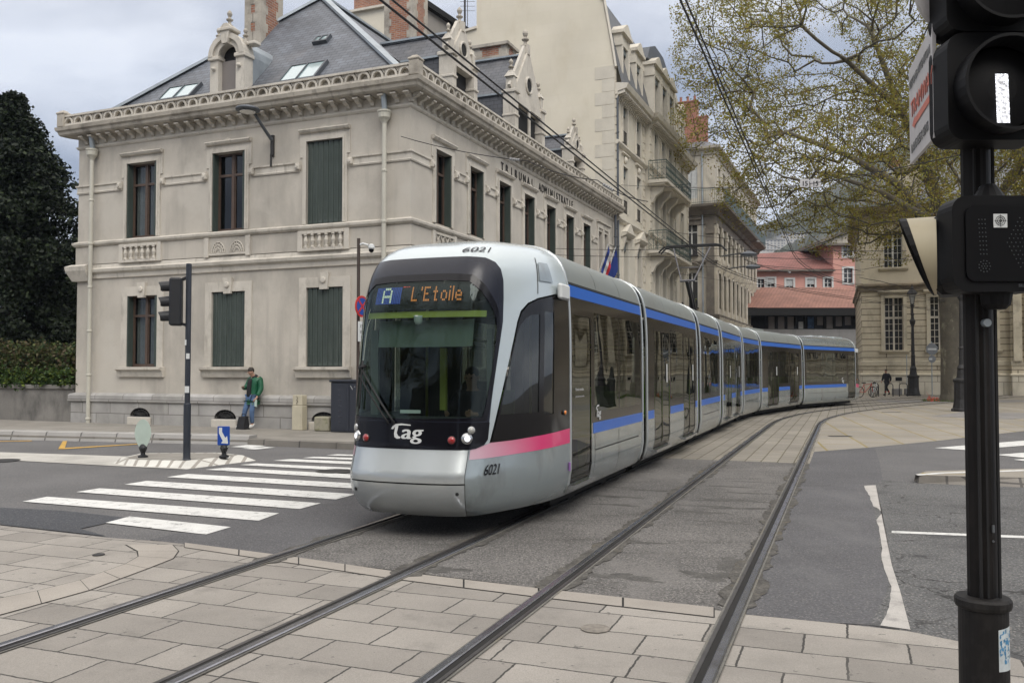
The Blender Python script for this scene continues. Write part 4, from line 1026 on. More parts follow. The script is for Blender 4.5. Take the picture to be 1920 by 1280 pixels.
# ================= tribunal building =================
mat('stucco',(.485,.45,.395),rough=.92,n=.10,ns=.7,fine=.06,fs=60,dirt=(.29,.27,.24),da=.7,dsc=(.55,.55,.25),dth=.48,bump=.15,bs=60)
mat('stone_trim',(.545,.51,.45),rough=.9,n=.10,ns=1.6,fine=.06,fs=50,dirt=(.24,.215,.18),da=.6,dsc=(1.2,1.2,.7),dth=.53,bump=.25,bs=35)
mat('stone_weathered',(.42,.385,.33),rough=.92,n=.16,ns=2.0,fine=.08,dirt=(.14,.125,.105),da=.75,dsc=(1.0,1.0,1.3),dth=.50,bump=.3,bs=30)
brickmat('plinth_stone',(.38,.37,.36),(.33,.32,.30),(.17,.16,.15),(-.923,.385,0),(0,0,1),1.15,.42,.012,warp=.03,n=.18,ns=1.5,fine=.1,dirt=(.15,.145,.135),da=.6,dth=.52,bump=.4)
brickmat('plinth_stone_side',(.38,.37,.36),(.33,.32,.30),(.17,.16,.15),(.385,.923,0),(0,0,1),1.15,.42,.012,warp=.03,n=.18,ns=1.5,fine=.1,dirt=(.15,.145,.135),da=.6,dth=.52,bump=.4)
def slate(name,U,W,c1=(.135,.15,.175),c2=(.10,.108,.125)):
    return brickmat(name,c1,c2,(.035,.035,.04),U,W,.30,.17,.010,rough=.55,off=.5,warp=.01,bump=.5,n=.22,ns=1.2,fine=.08,dirt=(.20,.19,.19),da=.4,dth=.56,smooth=.3)
mat('zinc',(.33,.37,.40),rough=.45,metal=.5,n=.1,ns=3,dirt=(.2,.22,.24),da=.5,dsc=(2,2,1))
mat('zinc_dark',(.10,.11,.125),rough=.5,metal=.4,n=.12,ns=3)
mat('shutter_green',(.048,.064,.056),rough=.55,n=.08,ns=3,dirt=(.09,.11,.10),da=.4,dsc=(3,3,1))
mat('wood_brown',(.085,.056,.042),rough=.5,n=.15,ns=4)
mat('room_dark',(.012,.012,.013),rough=.9,n=.2)
mat('curtain',(.46,.47,.46),rough=.9,n=.12,ns=5)
mat('cream_pipe',(.50,.485,.42),rough=.45,n=.06,ns=3,dirt=(.3,.28,.24),da=.3)
glassmat('pane',tint=(.40,.43,.43),refl=(.9,.94,1),ior=1.55,wave=.004)
mat('skylight_glass',(.30,.40,.42),rough=.05,n=0,coat=1,spec=1)
mat('letter_black',(.025,.023,.022),rough=.6,n=0)
for nm,U,W in (('brick_chimney',(-.923,.385,0),(0,0,1)),):
    brickmat(nm,(.36,.155,.085),(.25,.10,.065),(.30,.26,.22),U,W,.24,.085,.012,warp=.01,n=.2,ns=2,fine=.1,dirt=(.12,.09,.08),da=.5,dth=.55,bump=.4,bias=-.1)
brickmat('brick_chimney_side',(.36,.155,.085),(.25,.10,.065),(.30,.26,.22),(.385,.923,0),(0,0,1),.24,.085,.012,warp=.01,n=.2,ns=2,fine=.1,dirt=(.12,.09,.08),da=.5,dth=.55,bump=.4)
layer('stucco',(.30,.28,.25),.42,(2.6,2.6,.16),.55,.16); layer('stucco',(.54,.51,.455),.5,(.5,.5,.6),.54,.10); layer('stone_trim',(.27,.245,.21),.5,(5,5,1.2),.56,.12); layer('stone_weathered',(.12,.11,.095),.5,(4,4,2),.56,.12)
layer('shutter_green',(.085,.10,.09),.5,(6,6,.8),.55,.12)
A3=Vector((-.923,.385,0)); B3=Vector((.385,.923,0)); CC=Vector((-2.66,22.66,0))
MA=frame(CC,A3,-B3); MBs=frame(CC,B3,-A3)
HL_,HB_=11.92,19.45
trib=T('court_building','pale stone courthouse with slate roof and green shutters, lettered TRIBUNAL ADMINISTRATIF, behind the tram','building',tuple(CC))
GZ=.1
# window openings (u0,u1,z0,z1)
UA=[(8.68,9.87,5.75,8.03),(5.38,6.56,5.75,8.03),(2.08,3.27,5.75,8.05)]
LA=[(8.61,9.80,1.83,3.98),(5.35,6.55,1.83,3.99),(2.06,3.25,1.83,4.0)]
ub=[1.35,3.55,5.75,7.95,10.15,12.35,14.55]
UB=[(u,u+.98,5.8,7.86) for u in ub]+[(16.75,17.38,5.8,7.86),(17.62,18.25,5.8,7.86)]
LB=[(u,u+.98,1.83,4.0) for u in ub]+[(16.75,18.25,.2,4.0)]
vents=[(8.75,9.55,.34,.62),(5.55,6.35,.34,.62),(2.2,3.0,.34,.62)]
# walls
for M_,hl,Ln,nm in ((MA,UA+LA,HL_,'front_wall'),(MBs,UB+LB,HB_,'side_wall')):
    b=MB(M_); b.wall(0,Ln,1.0,9.0,[h for h in hl],0)
    for h in hl: b.reveal(h,-.30,0)
    b.build(nm,'stucco',trib)
b=MB(MA); b.add([(HL_,0,0),(HL_,-HB_,0),(HL_,-HB_,9),(HL_,0,9)],[(0,1,2,3)]); b.add([(0,-HB_,0),(HL_,-HB_,0),(HL_,-HB_,9),(0,-HB_,9)],[(0,1,2,3)]); b.build('rear_wall','stucco',trib)
# plinth
b=MB(MA); b.wall(-.10,HL_+.08,GZ-.1,.78,vents,.10)
for h in vents: b.reveal(h,-.2,.10)
b.add([(HL_+.08,.1,0),(HL_+.08,-2,0),(HL_+.08,-2,.78),(HL_+.08,.1,.78)],[(0,1,2,3)]); b.build('plinth','plinth_stone',trib)
b=MB(MBs); b.wall(-.10,HB_,GZ-.1,.78,[LB[-1]],.10); b.build('plinth','plinth_stone_side',trib)
b=MB(MA)
b.run([(0,.76),(.14,.76),(.16,.79),(.16,.96),(.12,1.0),(0,1.04)],0,HL_,1,1); b.build('plinth_course','plinth_stone',trib)
b=MB(MBs); b.run([(0,.76),(.14,.76),(.16,.79),(.16,.96),(.12,1.0),(0,1.04)],0,16.6,1); b.build('plinth_course','plinth_stone_side',trib)
for h in vents:
    b=MB(MA); u0,u1,z0,z1=h; b.add([(u0,-.05,z0),(u1,-.05,z0),(u1,-.05,z1),(u0,-.05,z1)],[(0,1,2,3)])
    g=b.build('cellar_vent','room_dark',trib)
    b=MB(MA); w_=(u1-u0)/2; cu=(u0+u1)/2
    for k in range(-4,5): 
        a=k*.18; b.tube([(cu,.06,z0+.02),(cu+math.sin(a*1.9)*w_*.95,.06,z0+.02+math.cos(a*1.4)*.24)],.010,5)
    for rr in (.4,.7,1.0): b.tube([(cu+math.cos(t)*w_*rr*.97,.06,z0+.02+math.sin(t)*.25*rr) for t in [math.pi*i/10 for i in range(11)]],.010,5)
    b.build('vent_grille','iron_dark',g)
    b=MB(MA); poly=[(u0,z1),(u0,z0)]+[(cu-math.cos(math.pi*i/12)*w_,z0+math.sin(math.pi*i/12)*.27) for i in range(13)]+[(u1,z0),(u1,z1)]
    n_=len(poly); 
    for i in range(0,13):
        x0,q0=cu-math.cos(math.pi*i/12)*w_,z0+math.sin(math.pi*i/12)*.27
        if i<12:
            x1,q1=cu-math.cos(math.pi*(i+1)/12)*w_,z0+math.sin(math.pi*(i+1)/12)*.27; b.add([(x0,.098,q0),(x1,.098,q1),(x1,.098,z1+.003),(x0,.098,z1+.003)],[(0,1,2,3)])
    b.build('vent_arch','plinth_stone',g)
    b=MB(MA); b.bbox(u0-.05,u1+.05,.10,.17,.10,z0-.01,.015); b.build('vent_block','stone_trim',g)
# horizontal mouldings on both faces (facade A runs from u=-p to HL_, B starts behind it)
def moulding(prof,name,m='stone_trim',gapsA=[],gapsB=[],uB1=HB_):
    for M_,e0,e1,gaps in ((MA,-1,HL_,gapsA),(MBs,0,uB1,gapsB)):
        b=MB(M_); cur=0
        gg=gaps+[(e1,None)]
        for q,(g0,g1) in enumerate(gg):
            b.run(prof,cur,g0,1 if q==0 else 0,1 if (g1 is None and M_ is MA) else 0); cur=g1
        b.build(name,m,trib)
gA=[(2.04-.3,3.31+.3),(5.34-.3,6.6+.3),(8.6-.3,9.9+.3)]
moulding([(0,4.55),(.05,4.57),(.06,4.70),(.14,4.76),(.16,4.84),(.05,4.90),(.03,5.0),(0,5.0)],'string_course')
moulding([(0,5.02),(.04,5.02),(.04,5.56),(0,5.56)],'sill_band','stucco')
moulding([(0,5.56),(.07,5.58),(.12,5.63),(.13,5.69),(.06,5.73),(0,5.75)],'sill_course')
gB=[(u-.14,u+1.12) for u in ub]+[(16.6,18.4)]
moulding([(0,7.24),(.03,7.24),(.045,7.28),(.03,7.30),(.03,7.44),(.07,7.47),(.07,7.51),(0,7.53)],'string_course',gapsA=[(g[0]+.12,g[1]-.12) for g in gA],gapsB=gB)
moulding([(0,8.64),(.03,8.66),(.06,8.70),(.06,8.74),(0,8.75)],'frieze_moulding')
moulding([(0,8.75),(.02,8.75),(.02,9.0),(0,9.0)],'frieze','stone_trim')
moulding([(0,8.98),(.20,9.0),(.38,9.04),(.42,9.08),(.44,9.16),(.49,9.20),(.51,9.30),(.38,9.34),(0,9.34)],'cornice','stone_weathered')
# modillions
for M_,u0,u1,sp in ((MA,-.1,HL_,.385),(MBs,-.1,HB_,.385)):
    b=MB(M_); u=u0+.02
    while u<u1-.1:
        b.prism([(.02,8.78),(.08,8.80),(.11,8.87),(.24,8.91),(.29,8.985),(.02,8.985)],u,u+.125,'x'); b.box(u-.02,u+.145,.02,.33,8.960,8.999); u+=sp
    b.build('modillion','stone_trim',trib)
# pierced parapet of small arches
def parapet(M_,u0,u1,sp,nm):
    b=MB(M_); d0,d1=.24,.40; b.box(u0,u1,d0,d1+.02,9.34,9.40); b.box(u0,u1,d0-.02,d1+.03,9.62,9.68); b.add([(u0,d0+.03,9.34),(u1,d0+.03,9.34),(u1,d0+.03,9.64),(u0,d0+.03,9.64)],[(0,1,2,3)])
    n=int((u1-u0)/sp); sp=(u1-u0)/n
    for i in range(n):
        cu=u0+sp*(i+.5); r0,r1=sp*.32,sp*.45; K=10
        for k in range(K):
            a,c=math.pi*k/K,math.pi*(k+1)/K
            P=[(cu-math.cos(t)*r,9.40+math.sin(t)*r*1.28) for t in (a,c) for r in (r0,r1)]
            vs=[(p[0],d,p[1]) for d in (d0+.05,d1) for p in P]
            b.add(vs,[(0,1,3,2),(4,6,7,5),(0,4,5,1),(2,3,7,6),(0,2,6,4),(1,5,7,3)])
        b.prism([(cu-sp*.5+.01,9.62),(cu-sp*.5+.01,9.50),(cu-sp*.5+.045,9.56),(cu-sp*.30,9.62)],d0+.05,d1-.02,'y')
        b.prism([(cu+sp*.5-.01,9.62),(cu+sp*.5-.01,9.50),(cu+sp*.5-.045,9.56),(cu+sp*.30,9.62)],d0+.05,d1-.02,'y')
        # shell ribs in the tympanum
        for k in range(1,6):
            t=math.pi*k/6; b.bar((cu,d0+.04,9.41),(cu-math.cos(t)*r0*.95,d0+.045,9.41+math.sin(t)*r0*1.2),.012,.02)
    return b.build(nm,'stone_trim',trib)
parapet(MA,-.24,HL_+.24,.405,'parapet'); parapet(MBs,-.24,HB_-.1,.405,'parapet')
for u,dd in ((-.33,.33),(HL_+.31,.33)):
    b=MB(MA); b.bbox(u-.14,u+.14,dd-.14,dd+.14,9.33,9.72,.01); b.lathe([(.21,0),(.23,.03),(.20,.07),(.15,.09),(.10,.13),(.03,.15)],(u,dd,9.72),4); b.build('parapet_pier','stone_weathered',trib)
# ---- windows ----
def casement(M_,h,par,curtain=False,shut=None,full=False,transom=.72):
    """wooden window set back in its opening; shut: 'closed' | 'folded' | None"""
    u0,u1,z0,z1=h; w_=u1-u0; d=-.24
    b=MB(M_); fw=.055
    if shut!='closed':
        b.box(u0,u0+fw+.02,d,d+.06,z0,z1); b.box(u1-fw-.02,u1,d,d+.06,z0,z1); b.box(u0+fw+.02,u1-fw-.02,d,d+.06,z1-fw,z1); b.box(u0+fw+.02,u1-fw-.02,d,d+.06,z0,z0+.09)
        cu=(u0+u1)/2; b.box(cu-.045,cu+.045,d,d+.075,z0+.09,z1-fw)
        zt=z0+(z1-z0)*transom; b.box(u0+fw+.02,cu-.045,d,d+.068,zt-.03,zt+.04); b.box(cu+.045,u1-fw-.02,d,d+.068,zt-.03,zt+.04)
        for s_ in (u0+fw+.02,cu+.045): 
            e=cu-.045 if s_<cu else u1-fw-.02
            b.box(s_,s_+.03,d,d+.05,z0+.09,z1-fw); b.box(e-.03,e,d,d+.05,z0+.09,z1-fw)
        f=b.build('window','wood_brown',par)
        b=MB(M_); b.add([(u0+fw,d+.02,z0+.05),(u1-fw,d+.02,z0+.05),(u1-fw,d+.02,z1-fw),(u0+fw,d+.02,z1-fw)],[(0,1,2,3)]); b.build('pane','pane',f)
        b=MB(M_); b.add([(u0-.3,-1.4,z0-.2),(u1+.3,-1.4,z0-.2),(u1+.3,-1.4,z1+.2),(u0-.3,-1.4,z1+.2)],[(0,1,2,3)]); b.reveal((u0-.3,u1+.3,z0-.2,z1+.2),-1.4,-.30); b.build('room','room_dark',f)
        if curtain:
            b=MB(M_); 
            for (a,c) in ((u0+.08,u0+w_*.46),(u1-w_*.42,u1-.1)):
                K=14; pts=[(a+(c-a)*k/K, d-.06-.03*math.sin(k*2.3)) for k in range(K+1)]
                b.add([(p[0],p[1],z) for p in pts for z in (z0+.1,z1-.1)],[(2*k,2*k+2,2*k+3,2*k+1) for k in range(K)])
            b.build('curtain','curtain',f)
    if shut=='closed':
        b=MB(M_); n=7; sw=w_/n; dd=-.06
        for i in range(n):
            a=u0+sw*i; b.add([(a,dd,z0+.02),(a+sw*.12,dd+.03,z0+.02),(a+sw*.88,dd+.03,z0+.02),(a+sw,dd,z0+.02),(a,dd,z1-.02),(a+sw*.12,dd+.03,z1-.02),(a+sw*.88,dd+.03,z1-.02),(a+sw,dd,z1-.02)],[(0,1,5,4),(1,2,6,5),(2,3,7,6)])
            k=z0+.12
            while k<z1-.1:
                b.add([(a+sw*.3,dd+.031,k),(a+sw*.7,dd+.031,k),(a+sw*.7,dd+.040,k+.012),(a+sw*.3,dd+.040,k+.012)],[(0,1,2,3)]); k+=.055
        f=b.build('shutter','shutter_green',par)
    elif shut=='folded':
        b=MB(M_)
        sides=(u0,u1)
        for i,s_ in enumerate(sides):
            a,c=(s_+.004,s_+.10) if i==0 else (s_-.045,s_-.004)
            for j in range(3):
                x=a+(c-a)*(j+.1)/3; b.box(x,x+(c-a)*.28,-.20,.02,z0+.02,z1-.02)
        b.build('shutter','shutter_green',par)
for i,h in enumerate(UA): casement(MA,h,trib,curtain=(i==0),shut='closed' if i==2 else 'folded')
for i,h in enumerate(LA): casement(MA,h,trib,curtain=(i==0),shut='folded' if i==0 else 'closed')
for i,h in enumerate(UB): casement(MBs,h,trib,shut='folded' if i<7 else None)
for i,h in enumerate(LB[:-1]): casement(MBs,h,trib,shut='closed' if i%2 else 'folded')
b=MB(MBs); h=LB[-1]; b.box(h[0],h[1],-.25,-.2,h[2],h[3]); b.build('door','wood_brown',trib)
# surrounds
def surround(M_,h,par,kind='up'):
    u0,u1,z0,z1=h; b=MB(M_); w_=.13
    if kind=='up':
        for d,o in ((.035,w_),(.055,.06)):
            b.box(u0-o,u0,0,d,z0,z1); b.box(u1,u1+o,0,d,z0,z1); b.box(u0-o,u1+o,0,d-.001,z1,z1+o)
        # crossette hood with stepped ends
        b.box(u0-.22,u0-w_-.001,0,.028,7.62,z1+.28); b.box(u1+w_+.001,u1+.22,0,.028,7.62,z1+.28); b.box(u0-w_,u1+w_,0,.028,z1+w_+.001,z1+.28)
        b.run([(0,z1+.22),(.10,z1+.24),(.14,z1+.30),(.12,z1+.33),(0,z1+.34)],u0-.22,u1+.22)
        b.prism([((u0+u1)/2-.14,z1+.339),((u0+u1)/2,z1+.40),((u0+u1)/2+.14,z1+.339)],.0,.10,'y')
        for s_ in (u0-.26,u1+.26): b.bbox(s_-.07,s_+.07,0,.13,7.28,7.46,.02); b.lathe([(.045,-.02),(.06,.0),(.045,.02)],(s_,.13,7.37),8,ax='y')
    elif kind=='low':
        b.box(u0-.24,u0,0,.03,z0,z1+.28); b.box(u1,u1+.24,0,.03,z0,z1+.28); b.box(u0,u1,0,.029,z1,z1+.28)
        cu=(u0+u1)/2; b.prism([(cu-.13,z1-.06),(cu+.13,z1-.06),(cu+.16,z1+.40),(cu-.16,z1+.40)],0,.08,'y')
        b.lathe([(.02,.05),(.07,.045),(.085,.03),(.09,.0)],(cu,.08,z1+.19),10,ax='y')
        b.run([(0,z0-.30),(.08,z0-.30),(.10,z0-.22),(.12,z0-.12),(.20,z0-.08),(.20,z0-.01),(.0,z0)],u0-.30,u1+.30)
    return b.build('window_surround','stone_trim',par)
for h in UA: surround(MA,h,trib)
for h in LA: surround(MA,h,trib,'low')
for h in UB[:7]: surround(MBs,h,trib)
for h in LB[:7]: surround(MBs,h,trib,'low')
b=MB(MBs)
b.box(16.58,16.74,0,.05,5.8,8.0); b.box(17.39,17.61,0,.05,5.8,7.99); b.box(18.26,18.42,0,.05,5.8,8.0); b.box(16.55,18.45,0,.049,8.0,8.2); b.run([(0,8.2),(.12,8.24),(.12,8.3),(0,8.32)],16.5,18.5); b.build('window_surround','stone_trim',trib)
# carved panels under the upper windows
def panel(M_,h,kind):
    u0,u1=h[0]-.08,h[1]+.08; b=MB(M_)
    b.box(u0-.16,u0,.04,.09,5.0,5.57); b.box(u1,u1+.16,.04,.09,5.0,5.57)
    if kind=='bal':
        g=b.build('apron_panel','stone_trim',trib)
        b=MB(M_); b.add([(u0,.045,5.08),(u1,.045,5.08),(u1,.045,5.50),(u0,.045,5.50)],[(0,1,2,3)]); b.build('panel_recess','stone_weathered',g)
        b=MB(M_); n=6
        for i in range(n):
            c=u0+(u1-u0)*(i+.5)/n; b.lathe([(.06,.04),(.06,.09),(.035,.11),(.05,.18),(.065,.24),(.04,.34),(.035,.37),(.06,.39),(.06,.46)],(c,.075,5.04),8)
        b.box(u0,u1,.046,.12,5.47,5.56); b.box(u0,u1,.046,.12,5.0,5.08)
        b.build('baluster','stone_trim',g)
    elif kind=='fan':
        for cu in ((u0*3+u1)/4,(u0+u1*3)/4):
            for r in (.24,.17,.10): b.tube([(cu+math.cos(t)*r,.05,5.12+math.sin(t)*r*1.3) for t in [math.pi*i/10 for i in range(11)]],.018,5)
            for k in range(1,8): t=math.pi*k/8; b.bar((cu+math.cos(t)*.08,.05,5.12+math.sin(t)*.08),(cu+math.cos(t)*.23,.055,5.12+math.sin(t)*.3),.016)
        b.box(u0,u1,.04,.075,5.05,5.10); b.build('apron_panel','stone_trim',trib)
    else:
        n=4; w_=(u1-u0)/n
        for i in range(n):
            a=u0+w_*i; b.bar((a,.06,5.08),(a+w_,.06,5.50),.03,.03,up=(0,1,0)); b.bar((a+w_,.065,5.08),(a,.065,5.50),.03,.03,up=(0,1,0))
        b.box(u0,u1,.04,.085,5.03,5.09); b.box(u0,u1,.04,.085,5.48,5.55); b.build('apron_panel','stone_trim',trib)
panel(MA,UA[0],'bal'); panel(MA,UA[1],'fan'); panel(MA,UA[2],'bal')
for h in UB[:7]: panel(MBs,h,'x')
# corner block low at the left of facade A
b=MB(MA); b.run([(0,4.5),(.10,4.5),(.24,4.82),(.26,4.95),(.12,5.02),(0,5.02)],11.33,HL_+.02,0,1); b.build('corner_console','stone_trim',trib)
# rain pipes
def pipe(M_,u,z0,z1,m='cream_pipe',r=.062,d=.17,par=trib,hopper=True):
    b=MB(M_); b.tube([(u,d,z0),(u,d,z1)],r,12)
    z=z0+.1
    while z<z1-.2: b.lathe([(r+.001,0),(r+.018,.02),(r+.018,.06),(r+.001,.08)],(u,d,z),12); z+=1.35
    if hopper: b.lathe([(r,0),(.07,.03),(.11,.10),(.16,.16),(.17,.28),(.19,.31),(.19,.35),(.15,.36)],(u,d,z1-.05),14)
    o=b.build('rain_pipe',m,par,smooth=False)
    if hopper:
        b=MB(M_); b.tube([(u,d-.02,z1+.30),(u,d+.05,9.02)],.075,12); b.build('pipe_neck','zinc',o)
pipe(MA,11.18,.1,8.28); pipe(MA,.70,.1,8.28); pipe(MBs,18.95,1.0,8.9,m='zinc_dark',hopper=False)
# lettering
b=MB(); 
def on_side(u,z,d=.02): return CC+B3*u-A3*d+Vector((0,0,z))
s1,s2='TRIBUNAL','ADMINISTRATIF'
def spaced(s,u0,u1,z,size):
    b=MB(); n=len(s)
    for i,ch in enumerate(s):
        add_text(b,ch,size,on_side(u0+(u1-u0)*(i+.5)/n,z),B3,(0,0,1),.004,'c',.92,bold=.010)
        # small serifs
    return b
for s_,a,c in ((s1,5.85,8.95),(s2,9.35,13.3)):
    b=spaced(s_,a,c,8.235,.40); b.build('lettering','letter_black',trib)
# ---- roof ----
RZ,EZ=14.4,9.42
def loc(a,bk,z): return CC+A3*a+B3*bk+Vector((0,0,z))
apx=loc(6.05,4.65,RZ); apx2=loc(6.05,HB_-.3,RZ)
e=.10
E1,E2,E3,E4=loc(e,e,EZ),loc(HL_-e,e,EZ),loc(HL_-e,HB_,EZ),loc(e,HB_,EZ)
b=MB(); b.add([E1,E2,apx],[(0,1,2)]); rf=b.build('roof',slate('slate_front',tuple(A3),(0,0,1.38)),trib)
b=MB(); b.add([E1,apx,apx2,E4],[(0,1,2,3)]); b.add([E2,E3,apx2,apx],[(0,1,2,3)]); b.add([E3,E4,apx2],[(0,1,2)]); b.build('roof',slate('slate_side',tuple(B3),(0,0,1.5)),trib)
b=MB(); b.box(0,0.001,0,.001,0,.001); b=MB()
for p,q in ((E1,apx),(E2,apx),(apx,apx2)): b.bar(p+Vector((0,0,.05)),q+Vector((0,0,.05)),.26,.08)
b.build('hip_flashing','zinc',rf)
b=MB(MA); b.run([(.10,9.42),(.26,9.44),(.26,9.60),(.14,9.66),(-.15,9.66),(-.15,9.50)],-.1,HL_); b.build('gutter','zinc',rf)
b=MB(MBs); b.run([(.22,9.42),(.30,9.44),(.30,9.54),(.22,9.58),(-.15,9.60),(-.15,9.50)],.15,HB_); b.build('gutter','zinc_dark',rf)
# skylights on the front slope (u,set-back along slope)
sl=(apx-(E1+E2)/2); sl_h=Vector((sl.x,sl.y,0)).length; 
def slope(u,z,up=0):  # point on the front slope at facade u and height z
    t=(z-EZ)/(RZ-EZ); p=loc(u,e+(4.65-e)*t,z); nn=Vector((-B3.x*(RZ-EZ),-B3.y*(RZ-EZ),(4.65-e))).normalized(); return p+nn*up
for (u0,u1,z0,z1) in ((8.05,9.35,10.02,10.62),(3.45,4.75,10.0,10.72),(4.15,4.68,11.72,12.0)):
    b=MB(); P=[slope(u,z,h_) for h_ in (0,.12) for u,z in ((u0,z0),(u1,z0),(u1,z1),(u0,z1))]
    Q=[slope(u,z,h_) for h_ in (0,.12) for u,z in ((u0+.07,z0+.05),(u1-.07,z0+.05),(u1-.07,z1-.05),(u0+.07,z1-.05))]
    for i in range(4):
        j=(i+1)%4; b.add([P[i],P[j],P[4+j],P[4+i]],[(0,1,2,3)]); b.add([P[4+i],P[4+j],Q[4+j],Q[4+i]],[(0,1,2,3)])
    m1,m2=slope((u0+u1)/2,z0+.04,.12),slope((u0+u1)/2,z1-.04,.12); b.bar(m1,m2,.04,.03)
    f=b.build('skylight','zinc_dark',rf); b=MB(); b.add([slope(u,z,.10) for u,z in ((u0+.05,z0+.04),(u1-.05,z0+.04),(u1-.05,z1-.04),(u0+.05,z1-.04))],[(0,1,2,3)]); b.build('pane','skylight_glass',f)
# ---- finials and dormers ----
def finial(b,c,s=1.0,n=10):
    b.lathe([(.16*s,0),(.17*s,.05*s),(.10*s,.10*s),(.07*s,.20*s),(.08*s,.24*s),(.16*s,.30*s),(.17*s,.34*s),(.09*s,.38*s),(.06*s,.45*s),(.10*s,.52*s),(.13*s,.60*s),(.11*s,.68*s),(.05*s,.76*s),(.01*s,.80*s)],c,n)
# arched stone dormer on the front slope
b=MB(MA); dA=-.45; u0,u1=5.86,7.12; um=(u0+u1)/2
b.box(u0,u0+.30,dA-.4,dA,9.5,11.05); b.box(u1-.30,u1,dA-.4,dA,9.5,11.05)
b.bbox(u0-.06,u0+.34,dA-.42,dA+.06,10.98,11.10,.02); b.bbox(u1-.34,u1+.06,dA-.42,dA+.06,10.98,11.10,.02)
K=16
for r0,r1,d1 in ((.34,.52,dA),(.50,.66,dA+.07)):
    for k in range(K):
        a,c=math.pi*k/K,math.pi*(k+1)/K; P=[(um-math.cos(t)*r,11.08+math.sin(t)*r) for t in (a,c) for r in (r0,r1)]
        b.add([(p[0],d,p[1]) for d in (dA-.4,d1) for p in P],[(0,1,3,2),(4,6,7,5),(0,4,5,1),(2,3,7,6),(0,2,6,4),(1,5,7,3)])
b.prism([(um-.10,11.42),(um+.10,11.42),(um+.17,11.80),(um-.17,11.80)],dA-.3,dA+.12,'y'); b.bbox(um-.26,um+.26,dA-.3,dA+.16,11.78,11.88,.02); b.prism([(um-.22,11.88),(um+.22,11.88),(um+.06,12.02),(um-.06,12.02)],dA-.25,dA+.1,'y')
b.box(u0+.04,u0+.24,dA-.35,dA-.05,11.1,11.5); b.box(u1-.24,u1-.04,dA-.35,dA-.05,11.1,11.62); b.bbox(u0-.30,u0+.02,dA-.4,dA-.1,11.35,11.45,.02)
b.lathe([(.07,-.02),(.05,.08),(.02,.10)],(u0+.16,dA+.02,10.72),8,ax='y'); b.lathe([(.07,-.02),(.05,.08),(.02,.10)],(u1-.16,dA+.02,10.72),8,ax='y')
dm=b.build('dormer','stone_trim',trib)
b=MB(MA); finial(b,(um,dA-.1,11.98),.62); finial(b,(u0+.12,dA-.2,11.5),.5); finial(b,(u1-.14,dA-.2,11.62),.55); b.build('finial','stone_weathered',dm)
b=MB(MA); b.box(u0+.30,u1-.30,dA-.22,dA-.18,9.7,10.98); b.build('blind',mat('blind_taupe',(.21,.19,.18),n=.05),dm)
b=MB(MA); b.box(u0+.3,u1-.3,dA-.30,dA-.26,9.5,11.46); b.build('pane','room_dark',dm)
b=MB(MA)
for i in range(8):
    a,c=math.pi*i/8,math.pi*(i+1)/8; b.add([(um-math.cos(a)*.62,dA-.35,11.08+math.sin(a)*.62),(um-math.cos(c)*.62,dA-.35,11.08+math.sin(c)*.62),(um-math.cos(c)*.62,dA-2.2,11.08+math.sin(c)*.62),(um-math.cos(a)*.62,dA-2.2,11.08+math.sin(a)*.62)],[(0,1,2,3)])
for u in (u0+.01,u1-.01): b.add([(u,dA-.35,9.5),(u,dA-.35,11.08),(u,dA-2.2,11.08),(u,dA-2.2,9.5)],[(0,1,2,3)])
b.build('dormer_roof','zinc',dm)
